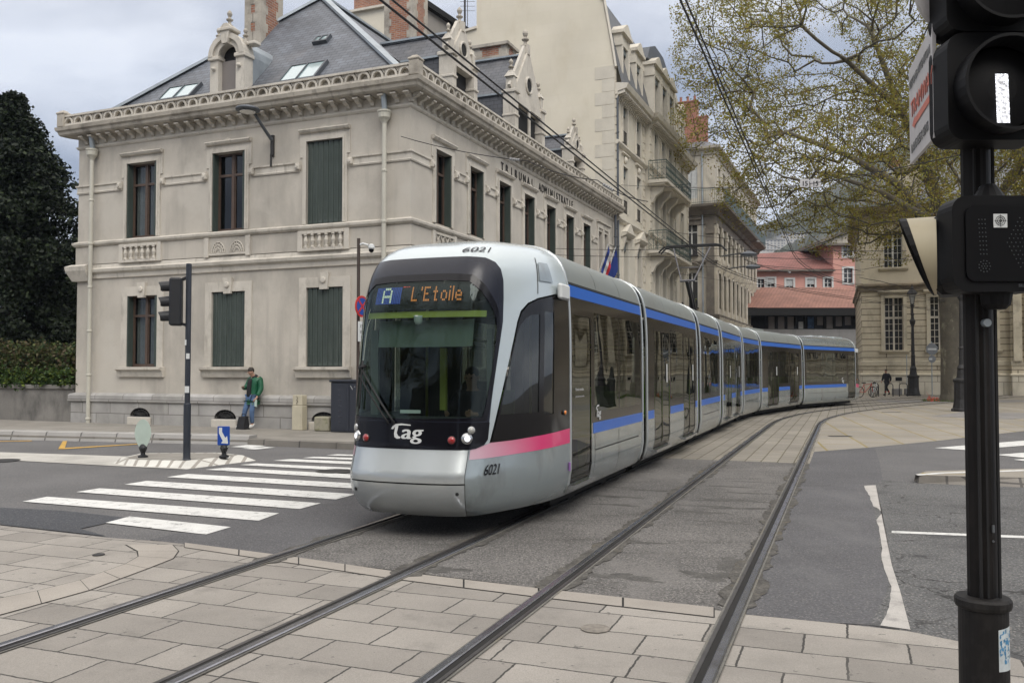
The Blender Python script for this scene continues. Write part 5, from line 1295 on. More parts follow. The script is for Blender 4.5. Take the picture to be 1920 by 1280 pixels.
# gabled gothic dormers on the side
def gdormer(u0,u1,ze,za,zb,s,two=False):
    um=(u0+u1)/2; d=-.05; b=MB(MBs); pw=.30*s
    for a in (u0,u1-pw):
        b.box(a,a+pw,d-.45,d,zb,ze-.0); b.bbox(a-.05,a+pw+.05,d-.5,d+.06,ze-.12,ze,.02)
        b.box(a+.04*s,a+pw-.04*s,d-.36,d-.06,ze,ze+.45*s)
        b.lathe([(.26*s,0),(.10*s,.22*s),(.08*s,.22*s)],(a+pw/2,d-.21,ze+.45*s),4)
        b.bbox(a-.03,a+pw+.03,d-.48,d+.04,(zb+ze)/2,(zb+ze)/2+.08,.015)
    b.box(u0+pw,u1-pw,d-.4,d-.04,ze-.35,ze-.1); b.box(u0+pw,u1-pw,d-.4,d-.02,zb,zb+.12)
    # gable
    b.prism([(u0+pw*.3,ze-.1),(u1-pw*.3,ze-.1),(um+.05,za),(um-.05,za)],d-.38,d-.08,'y')
    for sg in (-1,1):
        e0=(u0+.1) if sg<0 else (u1-.1); b.bar((e0,d-.2,ze),(um,d-.2,za+.05),.46,.10,up=(0,1,0))
    b.box(um-.10*s,um+.10*s,d-.34,d-.05,za-.1,za+.25*s); 
    K=14; r=.28*s; cz=ze+(za-ze)*.30
    b.tube([(um+math.cos(2*math.pi*k/K)*r,d-.06,cz+math.sin(2*math.pi*k/K)*r) for k in range(K+1)],.045*s,6)
    if two: b.tube([(um,d-.06,zb),(um,d-.06,ze-.35)],.06,8)
    o=b.build('dormer','stone_trim',trib)
    b=MB(MBs); 
    for a in (u0+pw/2,u1-pw/2): finial(b,(a,d-.21,ze+.60*s),.62*s)
    finial(b,(um,d-.2,za+.2*s),.80*s); b.build('finial','stone_weathered',o)
    b=MB(MBs); b.box(u0+pw,u1-pw,d-.32,d-.28,zb,ze-.3); b.lathe([(r*.95,-.01),(r*.95,.01)],(um,d-.07,cz),14,ax='y'); b.build('pane','room_dark',o)
    b=MB(MBs); zr=za-.12; dr=-(zr-EZ)/(RZ-EZ)*6.0
    de=-(ze-.1-EZ)/(RZ-EZ)*6.0
    b.add([(um,d-.3,zr),(um,dr,zr),(u0+.12,de,ze-.1),(u0+.12,d-.3,ze-.1)],[(0,1,2,3)]); b.add([(um,d-.3,zr),(um,dr,zr),(u1-.12,de,ze-.1),(u1-.12,d-.3,ze-.1)],[(0,1,2,3)])
    b.build('dormer_roof','slate_dorm',o)
    b=MB(MBs)
    for u in (u0+.13,u1-.13): b.add([(u,d-.3,EZ),(u,d-.3,ze-.1),(u,de-.3,ze-.1),(u,-.4,EZ)],[(0,1,2,3)])
    b.build('dormer_cheek','slate_dorm',o)
    b=MB(MBs); b.bar((um,d-.3,zr+.04),(um,dr,zr+.04),.2,.06); b.bar((u0+.10,d-.3,ze-.09),(u0+.10,de,ze-.09),.10,.06); b.build('ridge_flashing','zinc',o)
slate('slate_dorm',tuple(A3),(0,0,1.2),(.105,.11,.125),(.08,.084,.095))
gdormer(2.55,4.25,11.05,12.0,9.5,.8); gdormer(7.3,10.2,11.35,13.1,9.5,1.0,True); gdormer(13.4,15.0,10.85,11.6,9.5,.72)
# chimneys
def chimney(name,a0,a1,b0,b1,z0,z1,label=None,cap=False):
    b=MB(); 
    def bx(b,a0,a1,b0,b1,z0,z1): b.add([loc(a,q,z) for a in (a0,a1) for q in (b0,b1) for z in (z0,z1)],[(0,1,3,2),(4,6,7,5),(0,4,5,1),(2,3,7,6),(0,2,6,4),(1,5,7,3)])
    b=MB(); b.add([loc(a,q,z) for a in (a0,a1) for q in (b0,) for z in (z0,z1)],[(0,2,3,1)]); b.add([loc(a,b1,z) for a in (a0,a1) for z in (z0,z1)],[(0,2,3,1)])
    o=b.build('chimney','brick_chimney',rf)
    b=MB(); 
    for a in (a0,a1): b.add([loc(a,q,z) for q in (b0,b1) for z in (z0,z1)],[(0,2,3,1)])
    b.build('brick_face','brick_chimney_side',o)
    b=MB(); z=z0; k=0
    while z<z1:
        w_=.34 if k%2 else .24
        for a in (a0,a1):
            for q in (b0,b1):
                sa=1 if a==a0 else -1; sq=1 if q==b0 else -1
                bx(b,*sorted((a-sa*.012,a+sa*w_)),*sorted((q-sq*.012,q+sq*(.58-w_))),z+.004,min(z+.30,z1))
        z+=.30; k+=1
    b.build('quoin','stone_weathered',o)
    b=MB()
    if cap: bx(b,a0-.12,a1+.12,b0-.12,b1+.12,z1,z1+.12); bx(b,a0-.06,a1+.06,b0-.06,b1+.06,z1-.5,z1-.4)
    if b.v: b.build('chimney_cap','stone_weathered',o)
chimney('c',7.15,7.80,2.8,3.9,11.0,16.2)
chimney('c',6.62,8.05,12.0,13.2,12.5,21); chimney('c',2.75,4.2,12.9,13.9,11.5,15.2,cap=True)
# ================= lamp on the facade =================
la=T('wall_lamp','dark oval street lamp on a bracket on the left stone facade','street lamp',tuple(loc(4.42,-.02,8.2)))
b=MB(MA); b.bbox(4.37,4.47,0,.08,7.75,8.35,.01); b.lathe([(.03,0),(.03,.35)],(4.42,.10,7.45),8); b.build('bracket','iron_dark',la)
b=MB(MA); b.tube([(4.42,.06,8.2),(4.44,.35,8.42),(4.48,.72,8.76)],[.05,.045,.04],8); b.build('arm','zinc_dark',la)
b=MB(MA); b.lathe([(.05,.07),(.22,.06),(.31,.02),(.33,-.02),(.31,-.05),(.2,-.07)],(4.50,1.0,8.84),20); b.build('lamp_head','zinc_dark',la,smooth=True)
b=MB(MA); b.lathe([(.22,-.01),(.22,.0)],(4.50,1.0,8.762),16); b.build('lens','lamp_lens',la)
# ================= cream apartment house =================
brickmat('cream_wall',(.68,.63,.52),(.665,.615,.50),(.62,.565,.46),(-.923,.385,0),(0,0,1),1.6,.6,.006,warp=.02,n=.07,ns=.5,fine=.04,dirt=(.56,.50,.38),da=.5,dth=.52,bump=.05,smooth=.5)
mat('cream_stone',(.60,.56,.475),rough=.9,n=.08,ns=1.2,fine=.05,dirt=(.34,.30,.24),da=.45,dsc=(1,1,.4),dth=.55,bump=.1)
mat('cream_trim',(.62,.58,.50),rough=.9,n=.08,ns=2,dirt=(.27,.24,.20),da=.55,dsc=(1.5,1.5,1),dth=.56)
mat('grey_render',(.30,.28,.255),rough=.92,n=.1,ns=.6,dirt=(.2,.19,.17),da=.5)
mat('iron_green',(.085,.12,.11),rough=.6,metal=.2,n=.1)
mat('window_dark',(.03,.032,.035),rough=.08,n=0,coat=.5)
mat('roller_grey',(.13,.15,.155),rough=.7,n=.08)
mat('frame_white',(.55,.55,.53),rough=.5,n=.04)
apt=T('apartment_house','tall cream apartment house with dormers and green iron balconies beyond the courthouse','building',tuple(loc(0,19.5,0)))
Z=15.15
uw=[20.75,23.35,26.15,27.95,29.75,31.95,34.3]; WW=.85
fl=[(12.75,14.6),(9.35,11.6),(5.35,7.95),(1.2,3.9)]
holes=[]
for k,(z0,z1) in enumerate(fl):
    for i,u in enumerate(uw):
        zz=z0
        if 2<=i<=4: zz={0:11.85,1:8.15,2:4.3}.get(k,z0) if k<3 else z0
        if k==0 and 2<=i<=4: zz=12.0
        holes.append((u,u+WW,zz,z1))
hs=[]; 
U0,U1=19.5,36.9; bay=(25.2,31.4,.28)
b=MB(MBs)
for a,c,d in ((U0,bay[0],0.02),(bay[0],bay[1],bay[2]),(bay[1],U1,.02)):
    hh=[h for h in holes if a<h[0]<c]; b.wall(a,c,0,14.8,hh,d)
    for h in hh: b.reveal(h,d-.4,d)
for u in bay[:2]: b.add([(u,0,0),(u,bay[2],0),(u,bay[2],14.8),(u,0,14.8)],[(0,1,2,3)])
b.add([(U1,.02,0),(U1,-9,0),(U1,-9,15),(U1,.02,15)],[(0,1,2,3)])
b.build('facade_wall','cream_stone',apt)
def dz(u): return bay[2] if bay[0]<u<bay[1] else .02
for h in holes:
    d=dz(h[0]); b=MB(MBs); b.add([(h[0],d-.32,h[2]),(h[1],d-.32,h[2]),(h[1],d-.32,h[3]),(h[0],d-.32,h[3])],[(0,1,2,3)]); w_=b.build('window','window_dark',apt)
    b=MB(MBs); m_=(h[0]+h[1])/2; b.box(m_-.03,m_+.03,d-.32,d-.28,h[2],h[3]); b.box(h[0],h[0]+.05,d-.32,d-.27,h[2],h[3]); b.box(h[1]-.05,h[1],d-.32,d-.27,h[2],h[3]); b.build('frame','frame_white',w_)
    b=MB(MBs); b.box(h[0],h[1],d-.14,d-.08,h[3]-.42,h[3]); b.build('roller_box','roller_grey',w_)
# gable wall and rear volumes
gab=[(0,0),(0,16.0),(.18,17.2),(.55,19.3),(1.0,21.5),(1.6,23.5),(7.17,24),(7.17,18.95),(8.55,18.75),(8.55,0)]
b=MB(); P=[loc(a,19.45,z) for a,z in gab]+[loc(a,19.85,z) for a,z in gab]; n=len(gab)
b.add(P,[tuple(range(n)),tuple(range(2*n-1,n-1,-1))]+[(i,(i+1)%n,n+(i+1)%n,n+i) for i in range(n)]); b.build('gable_wall','cream_wall',apt)
b=MB()
for i in range(1,6):
    b.bar(loc(gab[i][0],19.62,gab[i][1]),loc(gab[i+1][0],19.62,gab[i+1][1]),.5,.10)
b.bar(loc(7.15,19.6,18.98),loc(8.7,19.6,18.78),.5,.12); b.build('gable_coping','cream_trim',apt)
b=MB()
for z in [i*.62 for i in range(16,26)]:
    w_=.95 if int(z/.62)%2 else .6; b.add([loc(a,q,zz) for a in (-.012,w_) for q in (19.435,19.6) for zz in (z,z+.6)],[(0,1,3,2),(4,6,7,5),(0,4,5,1),(2,3,7,6),(0,2,6,4),(1,5,7,3)])
b.build('corner_stones','cream_stone',apt)
b=MB(); wl_=[(8.5,22.8,20.6),(9.05,22.8,20.05),(11.0,20.8,21.7),(11.2,20.8,21.8)]
b.add([loc(7.1,24,0),loc(9.05,24,0),loc(9.05,24,20.1),loc(7.1,24,20.9)],[(0,1,2,3)]); b.add([loc(9.05,24,0),loc(11.4,19.9,0),loc(11.4,19.9,21.6),loc(9.05,24,20.1)],[(0,1,2,3)])
b.build('court_wall','grey_render',apt)
b=MB(); b.bar(loc(7.1,23.9,20.95),loc(9.05,23.9,20.15),.5,.3); b.bar(loc(9.05,23.9,20.15),loc(11.4,19.8,21.65),.5,.3); b.build('eaves','tram_under',apt)
b=MB(); b.add([loc(a,q,z) for a in (11.35,15.0) for q in (19.5,24) for z in (0,20.9)],[(0,1,3,2),(4,6,7,5),(0,4,5,1),(2,3,7,6),(0,2,6,4),(1,5,7,3)]); b.build('rear_wing','cream_wall',apt)
b=MB(); b.add([loc(a,q,z) for a in (11.2,15.15) for q in (19.3,24.1) for z in (20.9,21.02)],[(0,1,3,2),(4,6,7,5),(0,4,5,1),(2,3,7,6),(0,2,6,4),(1,5,7,3)]); b.build('coping','cream_trim',apt)
b=MB(); b.add([loc(a,q,z) for a in (12.4,14.6) for q in (19.7,20.6) for z in (21.02,23)],[(0,1,3,2),(4,6,7,5),(0,4,5,1),(2,3,7,6),(0,2,6,4),(1,5,7,3)]); b.build('chimney','brick_chimney',apt)
# antenna
b=MB(); p=loc(7.9,19.6,18.8); b.tube([p,p+Vector((0,0,2.9))],.05,8); q=loc(8.9,22,20.2); b.tube([q,q+Vector((0,0,1.6))],.02,6)
for k in range(3): b.bar(q+Vector((-.4,0,.9+.25*k)),q+Vector((.4,0,.9+.25*k)),.015)
b.build('antenna','iron_dark',apt)
# mouldings
def run2(prof,name,m='cream_trim',spans=((U0,bay[0],.02),(bay[0],bay[1],bay[2]),(bay[1],U1+.1,.02))):
    b=MB(MBs)
    for a,c,d in spans:
        e=max(x for x,z in prof); b.run([(x+d,z) for x,z in prof],a+(d if d>.1 else 0),c-(d if d>.1 else 0),1 if d>.1 else 0,1 if d>.1 else 0)
    b.build(name,m,apt)
run2([(0,12.35),(.10,12.38),(.18,12.48),(.18,12.56),(0,12.62)],'string_course')
run2([(0,8.72),(.10,8.75),(.20,8.86),(.20,8.94),(0,9.0)],'string_course')
run2([(0,4.6),(.10,4.63),(.22,4.76),(.22,4.86),(0,4.92)],'string_course')
run2([(0,14.72),(.10,14.74),(.14,14.88),(.55,14.98),(.60,15.10),(.64,15.20),(0,15.3)],'cornice')
b=MB(MBs); u=U0+.05
while u<U1:
    d=dz(u+.05); b.prism([(d,14.55),(d+.08,14.57),(d+.14,14.72),(d+.46,14.80),(d+.46,14.96),(d,14.96)],u,u+.11,'x'); u+=.27
b.build('modillion','cream_trim',apt)
b=MB(MBs)
for u,s_ in ((U0+.02,1),(bay[0]-.45,1),(bay[0]+.02,1),(bay[1]-.45,1),(bay[1]+.05,1),(U1-.5,1)):
    d=dz(u+.2); z=1.0; k=0
    while z<14.2:
        w_=.42 if k%2 else .30; b.box(u,u+w_,d,d+.045,z,z+.36); z+=.41; k+=1
b.build('quoin','cream_stone',apt)
# surrounds, lintels, pediments
b=MB(MBs)
for h in holes:
    d=dz(h[0]); u0,u1,z0,z1=h
    b.box(u0-.14,u0,d,d+.06,z0,z1+.12); b.box(u1,u1+.14,d,d+.06,z0,z1+.12); b.box(u0,u1,d,d+.06,z1,z1+.12)
    if z1>14:
        for k in range(4): b.box(u0-.1+k*.3,u0+.02+k*.3,d,d+.10,z1+.14,z1+.26)
    elif z1>11:
        b.lathe([(.16,0),(.2,.06),(.12,.12),(.05,.15)],((u0+u1)/2,d,z1+.35),8,ax='y'); b.run([(d,z1+.55),(d+.12,z1+.6),(d+.12,z1+.66),(d,z1+.7)],u0-.2,u1+.2)
    elif z1>7 and not(bay[0]<u0<bay[1]):
        b.run([(d,z1+.15),(d+.25,z1+.25),(d+.34,z1+.34),(d,z1+.38)],u0-.35,u1+.35); b.prism([(u0-.35,z1+.38),(u1+.35,z1+.38),((u0+u1)/2,z1+.85)],d,d+.30,'y')
        for s_ in (u0-.26,u1+.12): b.prism([(d,z1-.5),(d+.08,z1-.45),(d+.22,z1+.05),(d+.22,z1+.16),(d,z1+.16)],s_,s_+.14,'x')
b.build('window_surround','cream_trim',apt)
def railing(M_,pts,z,h,m,par,step=.13,curl=True):
    b=MB(M_)
    for (p,q) in zip(pts,pts[1:]):
        p=Vector(p);q=Vector(q); Ln=(q-p).length; n=max(1,int(Ln/step))
        for zz,t in ((h,.045),(h-.13,.02),(.08,.03)): b.bar((p.x,p.y,z+zz),(q.x,q.y,z+zz),.035,t)
        for k in range(n+1):
            r=p.lerp(q,k/n); b.bar((r.x,r.y,z),(r.x,r.y,z+h),.018)
            if curl and k<n:
                r2=p.lerp(q,(k+.5)/n); 
                for c_ in (.28,.62): b.bar((r.x,r.y,z+h*c_-.12),(r2.x,r2.y,z+h*c_),.016); b.bar((r2.x,r2.y,z+h*c_),(p.lerp(q,(k+1)/n).x,p.lerp(q,(k+1)/n).y,z+h*c_-.12),.016); b.bar((r.x,r.y,z+h*c_+.12),(r2.x,r2.y,z+h*c_),.016)
    return b.build('railing',m,par)
for z,nm in ((11.72,0),(8.02,1),(4.2,2)):
    d=bay[2]; D_=1.0; b=MB(MBs); u0,u1=24.9,31.6
    b.prism([(u0,d),(u0,d+D_-.1),(u0+.1,d+D_),(u1-.1,d+D_),(u1,d+D_-.1),(u1,d)],z-.16,z,'z'); b.prism([(u0+.08,d),(u0+.08,d+D_-.15),(u1-.08,d+D_-.15),(u1-.08,d)],z-.26,z-.16,'z')
    for u in (25.3,27.05,28.9,30.8):
        b.prism([(d,z-1.15),(d+.15,z-1.1),(d+.28,z-.8),(d+.62,z-.55),(d+.72,z-.28),(d,z-.26)],u,u+.32,'x')
    bl=b.build('balcony','cream_trim',apt)
    railing(MBs,[(u0+.06,d,0),(u0+.06,d+D_-.06,0),(u1-.06,d+D_-.06,0),(u1-.06,d,0)],z,1.02,'iron_green',bl,.2)
b=MB(MBs)
for h in holes:
    if not(bay[0]<h[0]<bay[1]) and h[3]>5:
        for k in range(8): b.bar((h[0]+WW*k/7,.0,h[2]),(h[0]+WW*k/7,.0,h[2]+.62),.02)
        for zz in (.05,.62): b.bar((h[0],.0,h[2]+zz),(h[1],.0,h[2]+zz),.035)
b.build('window_guard','iron_dark',apt)
# mansard roof and dormers
b=MB(MBs); b.add([(U0+.2,.30,15.25),(U1,.30,15.25),(U1,-.75,19.6),(U0+.2,-.75,19.6)],[(0,1,2,3)]); b.add([(U0+.2,-.75,19.6),(U1,-.75,19.6),(U1,-5,21.5),(U0+.2,-5,21.5)],[(0,1,2,3)]); b.add([(U1,.3,15.25),(U1,-.75,19.6),(U1,-5,21.5),(U1,-9,15.2)],[(0,1,2,3)])
mr_=b.build('mansard_roof',slate('slate_mansard',tuple(B3),(0,0,1.05),(.14,.145,.155),(.12,.125,.135)),apt)
def dormer2(uc,w_,zt,d):
    b=MB(MBs); z0=15.3
    b.box(uc-w_/2,uc-w_/2+.28,d-1.2,d,z0,zt-.6); b.box(uc+w_/2-.28,uc+w_/2,d-1.2,d,z0,zt-.6); b.box(uc-w_/2+.28,uc+w_/2-.28,d-1.2,d-.03,zt-1.1,zt-.6)
    b.box(uc-w_/2-.1,uc+w_/2+.1,d-1.2,d+.14,zt-.6,zt-.45); b.prism([(uc-w_/2-.1,zt-.449),(uc+w_/2+.1,zt-.449),(uc+.12,zt),(uc-.12,zt)],d-1.2,d+.10,'y')
    for s_ in (-1,1): b.box(uc+s_*(w_/2+.02)-.04,uc+s_*(w_/2+.02)+.04,d-.5,d+.05,zt-1.2,zt-.9)
    o=b.build('dormer','cream_trim',mr_)
    b=MB(MBs); b.box(uc-w_/2+.28,uc+w_/2-.28,d-.3,d-.25,z0,zt-1.1); b.build('pane','window_dark',o)
    b=MB(MBs); b.box(uc-w_/2+.28,uc+w_/2-.28,d-.18,d-.12,zt-1.4,zt-1.1); b.build('roller_box','roller_grey',o)
for u in (21.2,23.8): dormer2(u,1.5,18.6,.10)
for u in (26.6,28.4,30.2): dormer2(u,1.75,18.75,.42)
for u in (32.4,34.7): dormer2(u,1.5,18.5,.10)
b=MB(MBs); K=8
for i in range(K):
    a,c=math.pi*.5*i/K,math.pi*.5*(i+1)/K; f=lambda t:(.3-1.4*math.sin(t)*1.0,18.4+1.3*math.sin(t))
    pass
b.prism([(25.6,18.5),(31.2,18.5),(30.6,19.3),(29.4,19.75),(27.4,19.75),(26.2,19.3)],-1.4,.1,'y'); b.build('dome_roof','zinc_dark',mr_)
pipe(MBs,U0+.12,2,14.7,m='zinc_dark',d=.10,par=apt,hopper=False)
# ================= grey stone house at the corner =================
mat('grey_stone',(.50,.46,.385),rough=.92,n=.14,ns=.9,fine=.06,dirt=(.10,.09,.075),da=.75,dsc=(1.1,1.1,.35),dth=.52)
mat('grey_stone_dark',(.17,.15,.125),rough=.92,n=.2,ns=1.5,dirt=(.05,.046,.04),da=.7,dsc=(1,1,.8),dth=.48)
mat('fascia_green',(.075,.11,.115),rough=.7,n=.1)
cor=T('corner_house','grey weathered stone house with a wraparound balcony and brick chimney, beyond the cream house','building',tuple(loc(0,47.5,0)))
O3=loc(0,47.5,0); MC1=frame(O3,A3,-B3); MC2=frame(O3,B3,-A3); LW=12.0; L3=25.5
fz=[(10.6,13.1),(6.5,9.3),(2.2,5.0),(15.0,17.6)]
h1=[(1.35,2.35,z0,z1) for z0,z1 in fz]+[(5,6,z0,z1) for z0,z1 in fz]
h2=[(u,u+1.05,z0,z1) for z0,z1 in fz for u in [1.6+2.35*k for k in range(10)]]
for M_,hh,Ln in ((MC1,h1,LW),(MC2,h2,L3)):
    b=MB(M_); b.wall(0,Ln,0,18.8,hh,0)
    for h in hh: b.reveal(h,-.35,0)
    b.build('facade_wall','grey_stone',cor)
b=MB(MC1); b.add([(LW,0,0),(LW,-L3,0),(LW,-L3,18.8),(LW,0,18.8)],[(0,1,2,3)]); b.add([(0,-L3,0),(LW,-L3,0),(LW,-L3,18.8),(0,-L3,18.8)],[(0,1,2,3)]); b.build('rear_wall','grey_stone',cor)
for M_,hh in ((MC1,h1[:4]),(MC2,h2)):
    for i,h in enumerate(hh):
        b=MB(M_); b.add([(h[0],-.3,h[2]),(h[1],-.3,h[2]),(h[1],-.3,h[3]),(h[0],-.3,h[3])],[(0,1,2,3)]); w_=b.build('window','window_dark',cor)
        b=MB(M_); m_=(h[0]+h[1])/2; t=h[3]-.7
        for a,c,z0,z1 in ((h[0],h[0]+.09,h[2],h[3]),(h[1]-.09,h[1],h[2],h[3]),(m_-.05,m_+.05,h[2],h[3]),(h[0]+.09,h[1]-.09,t-.04,t+.04),(h[0]+.09,h[1]-.09,h[3]-.08,h[3])): b.box(a,c,-.29,-.24,z0,z1)
        b.build('frame','frame_white',w_)
        if M_ is MC1 and h[3]>17: 
            b=MB(M_); b.box(h[0],m_-.02,-.2,-.1,h[2],h[3]); b.box(m_+.02,h[1],-.2,-.1,h[2],h[3]); b.build('shutter','curtain',w_)
def run3(prof,name,m='grey_stone_dark'):
    e=max(x for x,z in prof)
    b=MB(MC1); b.run(prof,0,LW,1); b.build(name,m,cor); b=MB(MC2); b.run(prof,0,L3,1); b.build(name,m,cor)
run3([(0,13.6),(.2,13.65),(.35,13.95),(.9,14.2),(.95,14.38),(0,14.42)],'cornice')
run3([(0,12.9),(.08,12.92),(.08,13.5),(0,13.55)],'frieze','grey_stone_dark'); run3([(0,9.9),(.12,9.95),(.16,10.1),(0,10.15)],'string_course'); run3([(0,5.6),(.25,5.7),(.3,5.95),(0,6.0)],'string_course')
run3([(0,18.3),(.10,18.35),(.18,18.6),(.45,18.75),(.48,18.9),(0,19.0)],'cornice','grey_stone')
b=MB(MC2)
for u in [.35+2.35*k for k in range(11)]:
    b.box(u-.25,u+.35,0,.14,5.9,12.95); b.box(u-.3,u+.4,0,.2,12.2,12.6); b.prism([(.0,9.3),(.3,9.4),(.5,10.0),(.0,10.1)],u-.1,u+.25,'x'); b.prism([(.0,4.6),(.35,4.8),(.6,5.7),(.0,5.8)],u-.15,u+.3,'x')
b.box(0,L3,.0,.02,12.9,12.91); b.build('pilaster','grey_stone',cor)
b=MB(MC1)
for u in (.1,3.2): b.box(u,u+.6,0,.12,5.9,12.95); b.box(u-.05,u+.65,0,.2,12.2,12.6)
for h in h1[:3]: b.run([(0,h[3]+.15),(.2,h[3]+.2),(.25,h[3]+.35),(0,h[3]+.4)],h[0]-.3,h[1]+.3); b.tube([(h[0]-.3+1.6*k/8,.15,h[3]+.38+.35*math.sin(math.pi*k/8)) for k in range(9)],.07,6)
for k in range(12): b.box(.1,.85,.121,.14,.6+.42*k,.95+.42*k)
b.build('pilaster','grey_stone_dark',cor)
rl=railing(MC1,[(LW,.9,0),(-.75,.9,0),(-.88,.8,0)],14.42,1.08,'iron_green',cor,.16,False)
b=MB(MC2); b.box(-.8,L3,.86,.9,14.3,15.5); b.build('balcony_screen','fascia_green',cor); 
b=MB(MC1); b.tube([(.95+.0,.12,1),(.95,.12,18.5)],.06,8); b.tube([(2.9,.12,1),(2.9,.12,18.5)],.05,8); b.build('rain_pipe','zinc',cor)
for h in (h1[0],h1[1]):
    b=MB(MC1); b.box(h[0]-.05,h[1]+.05,0,.30,h[2]-.08,h[2]); 
    for k in range(9): b.bar((h[0]+k*.12,.28,h[2]),(h[0]+k*.12,.28,h[2]+.55),.02)
    b.bar((h[0],.28,h[2]+.55),(h[1],.28,h[2]+.55),.04); b.build('window_guard','iron_dark',cor)
b=MB(MC1); rr=random.Random(3)
for k in range(40):
    x,z=1.35+rr.random(),6.9+rr.random()*.25; b.add([(x,.34,z),(x+.08,.36,z+.03),(x+.04,.3,z+.1)],[(0,1,2)])
b.build('window_flowers',mat('flower_leaf',(.12,.14,.02),n=.4,ns=9),cor)
b=MB(MC1); e=-.3
R1=[(e,.3,18.95),(LW,.3,18.95),(LW,-L3,18.95),(e,-L3,18.95),(4,-4,21.3),(LW-4,-4,21.3),(LW-4,-L3+4,21.3),(4,-L3+4,21.3)]
b.add(R1,[(0,1,5,4),(1,2,6,5),(2,3,7,6),(3,0,4,7),(4,5,6,7)]); r3=b.build('roof',slate('slate_corner',tuple(A3),(0,0,1.3),(.17,.175,.19),(.15,.155,.165)),cor)
brickmat('brick_red',(.36,.145,.10),(.30,.12,.085),(.35,.22,.17),(-.923,.385,0),(0,0,1),.3,.1,.012,n=.1,dirt=(.2,.08,.05),da=.4)
b=MB(MC1); b.box(1.5,4.2,-1.6,-1.0,19.3,22.9); b.box(.75,1.5,-1.55,-1.05,19.3,21.6); ch=b.build('chimney','brick_red',r3)
b=MB(MC1); b.box(1.44,4.26,-1.66,-.94,22.9,23.0); b.box(.69,1.44,-1.6,-1.0,21.6,21.7)
for u in (1.75,2.3,2.85,3.4,3.9): b.lathe([(.12,0),(.14,.05),(.10,.1),(.10,.4),(.12,.42)],(u,-1.3,23.0),8)
b.build('chimney_pot','brick_red',ch)
# ================= pink house and low hall at the end of the street =================
mat('pink_render',(.56,.29,.24),rough=.9,n=.07,ns=.4,dirt=(.4,.17,.12),da=.3)
def tiles(name,c1,c2): return brickmat(name,c1,c2,(.10,.04,.03),(1,0,0),(0,.5,.9),.35,.3,.02,off=.5,n=.18,ns=.6,fine=.1,dirt=(.13,.07,.055),da=.4,dth=.55,bump=.4,rough=.85)
tiles('tile_red',(.24,.10,.085),(.195,.085,.072)); tiles('tile_orange',(.27,.135,.10),(.23,.115,.085))
pk=T('pink_house','pink rendered house with red tiled roof and white window frames at the street end','building',(34,100,0))
def MX(px,py,Y): p=AY(px,py,Y); return p.x,p.z
YP=100.0
xl,_=MX(1380,500,YP); xr,_=MX(1562,500,YP); xe,_=MX(1640,500,YP); ze=AY(0,506,YP).z; zr=AY(0,487,YP).z+.9
wnds=[(1421,1433,523,549),(1439,1452,522,545),(1474,1487,524,546),(1513,1527,523,545),(1546,1559,522,545)]
tw=[(1581,1598,461,480),(1582,1598,503,530)]
hh=[]
for x0,x1,y0,y1 in wnds: hh.append((MX(x0,y0,YP)[0],MX(x1,y0,YP)[0],AY(0,y1,YP).z,AY(0,y0,YP).z))
FM=frame((0,YP,0),(1,0,0),(0,-1,0))
b=MB(FM); b.wall(xl,xr,0,ze,hh,0); [b.reveal(h,-.25,0) for h in hh]; b.add([(xl,0,0),(xl,-14,0),(xl,-14,ze),(xl,0,ze)],[(0,1,2,3)])
h2_=[(MX(x0,y0,YP)[0],MX(x1,y0,YP)[0],AY(0,y1,YP).z,AY(0,y0,YP).z) for x0,x1,y0,y1 in tw]; zt=AY(0,457,YP).z
b.wall(xr,xe,0,zt,h2_,.02); [b.reveal(h,-.25,.02) for h in h2_]; b.add([(xr,.02,0),(xr,-14,0),(xr,-14,zt),(xr,.02,zt)],[(0,1,2,3)]); b.build('facade_wall','pink_render',pk)
for h in hh+h2_:
    b=MB(FM); b.add([(h[0],-.2,h[2]),(h[1],-.2,h[2]),(h[1],-.2,h[3]),(h[0],-.2,h[3])],[(0,1,2,3)]); w_=b.build('window','window_dark',pk)
    b=MB(FM); o=.22
    for a,c,z0,z1 in ((h[0]-o,h[0],h[2]-o,h[3]+o),(h[1],h[1]+o,h[2]-o,h[3]+o),(h[0],h[1],h[3],h[3]+o),(h[0],h[1],h[2]-o,h[2])): b.box(a,c,.0,.07,z0,z1)
    m_=(h[0]+h[1])/2; b.box(m_-.05,m_+.05,-.2,-.12,h[2],h[3])
    for q in (1,2): z=h[2]+(h[3]-h[2])*q/3; b.box(h[0],h[1],-.2,-.14,z-.03,z+.03)
    b.build('frame','frame_white',w_)
for i,h in enumerate(hh[1:4]):
    b=MB(FM); b.box(h[0],h[1],-.1,-.05,h[2]+(h[3]-h[2])*(.55 if i!=1 else .45),h[3]); b.build('shutter','curtain',pk)
b=MB(FM); b.add([(xl,.7,ze-.1),(xr,.7,ze+.05),(xr,-6,zr+1.0),(xl,-6,zr+.4)],[(0,1,2,3)]); b.build('roof','tile_red',pk)
b=MB(FM); b.run([(.0,ze-.2),(.75,ze-.2),(.75,ze-.05),(0,ze)],xl,xr); b.build('eaves','grey_stone_dark',pk)
b=MB(FM); xm=xe+1.5; zp=AY(0,425,YP).z; b.prism([(xr-1.2,zt),(2*xm-xr+1.2,zt),(xm,zp+1)],-12,.5,'y'); b.build('pediment','grey_stone',pk)
b=MB(FM); b.prism([(xr-1.9,zt-.1),(xm,zp+1.05),(2*xm-xr+1.9,zt-.1),(2*xm-xr+1.9,zt+.25),(xm,zp+1.4),(xr-1.9,zt+.25)],-12.5,.9,'y'); b.run([(0,zt-.3),(.7,zt-.25),(.7,zt),(0,zt)],xr-1.2,xe); b.build('eaves','grey_stone_dark',pk)
YL=84.0
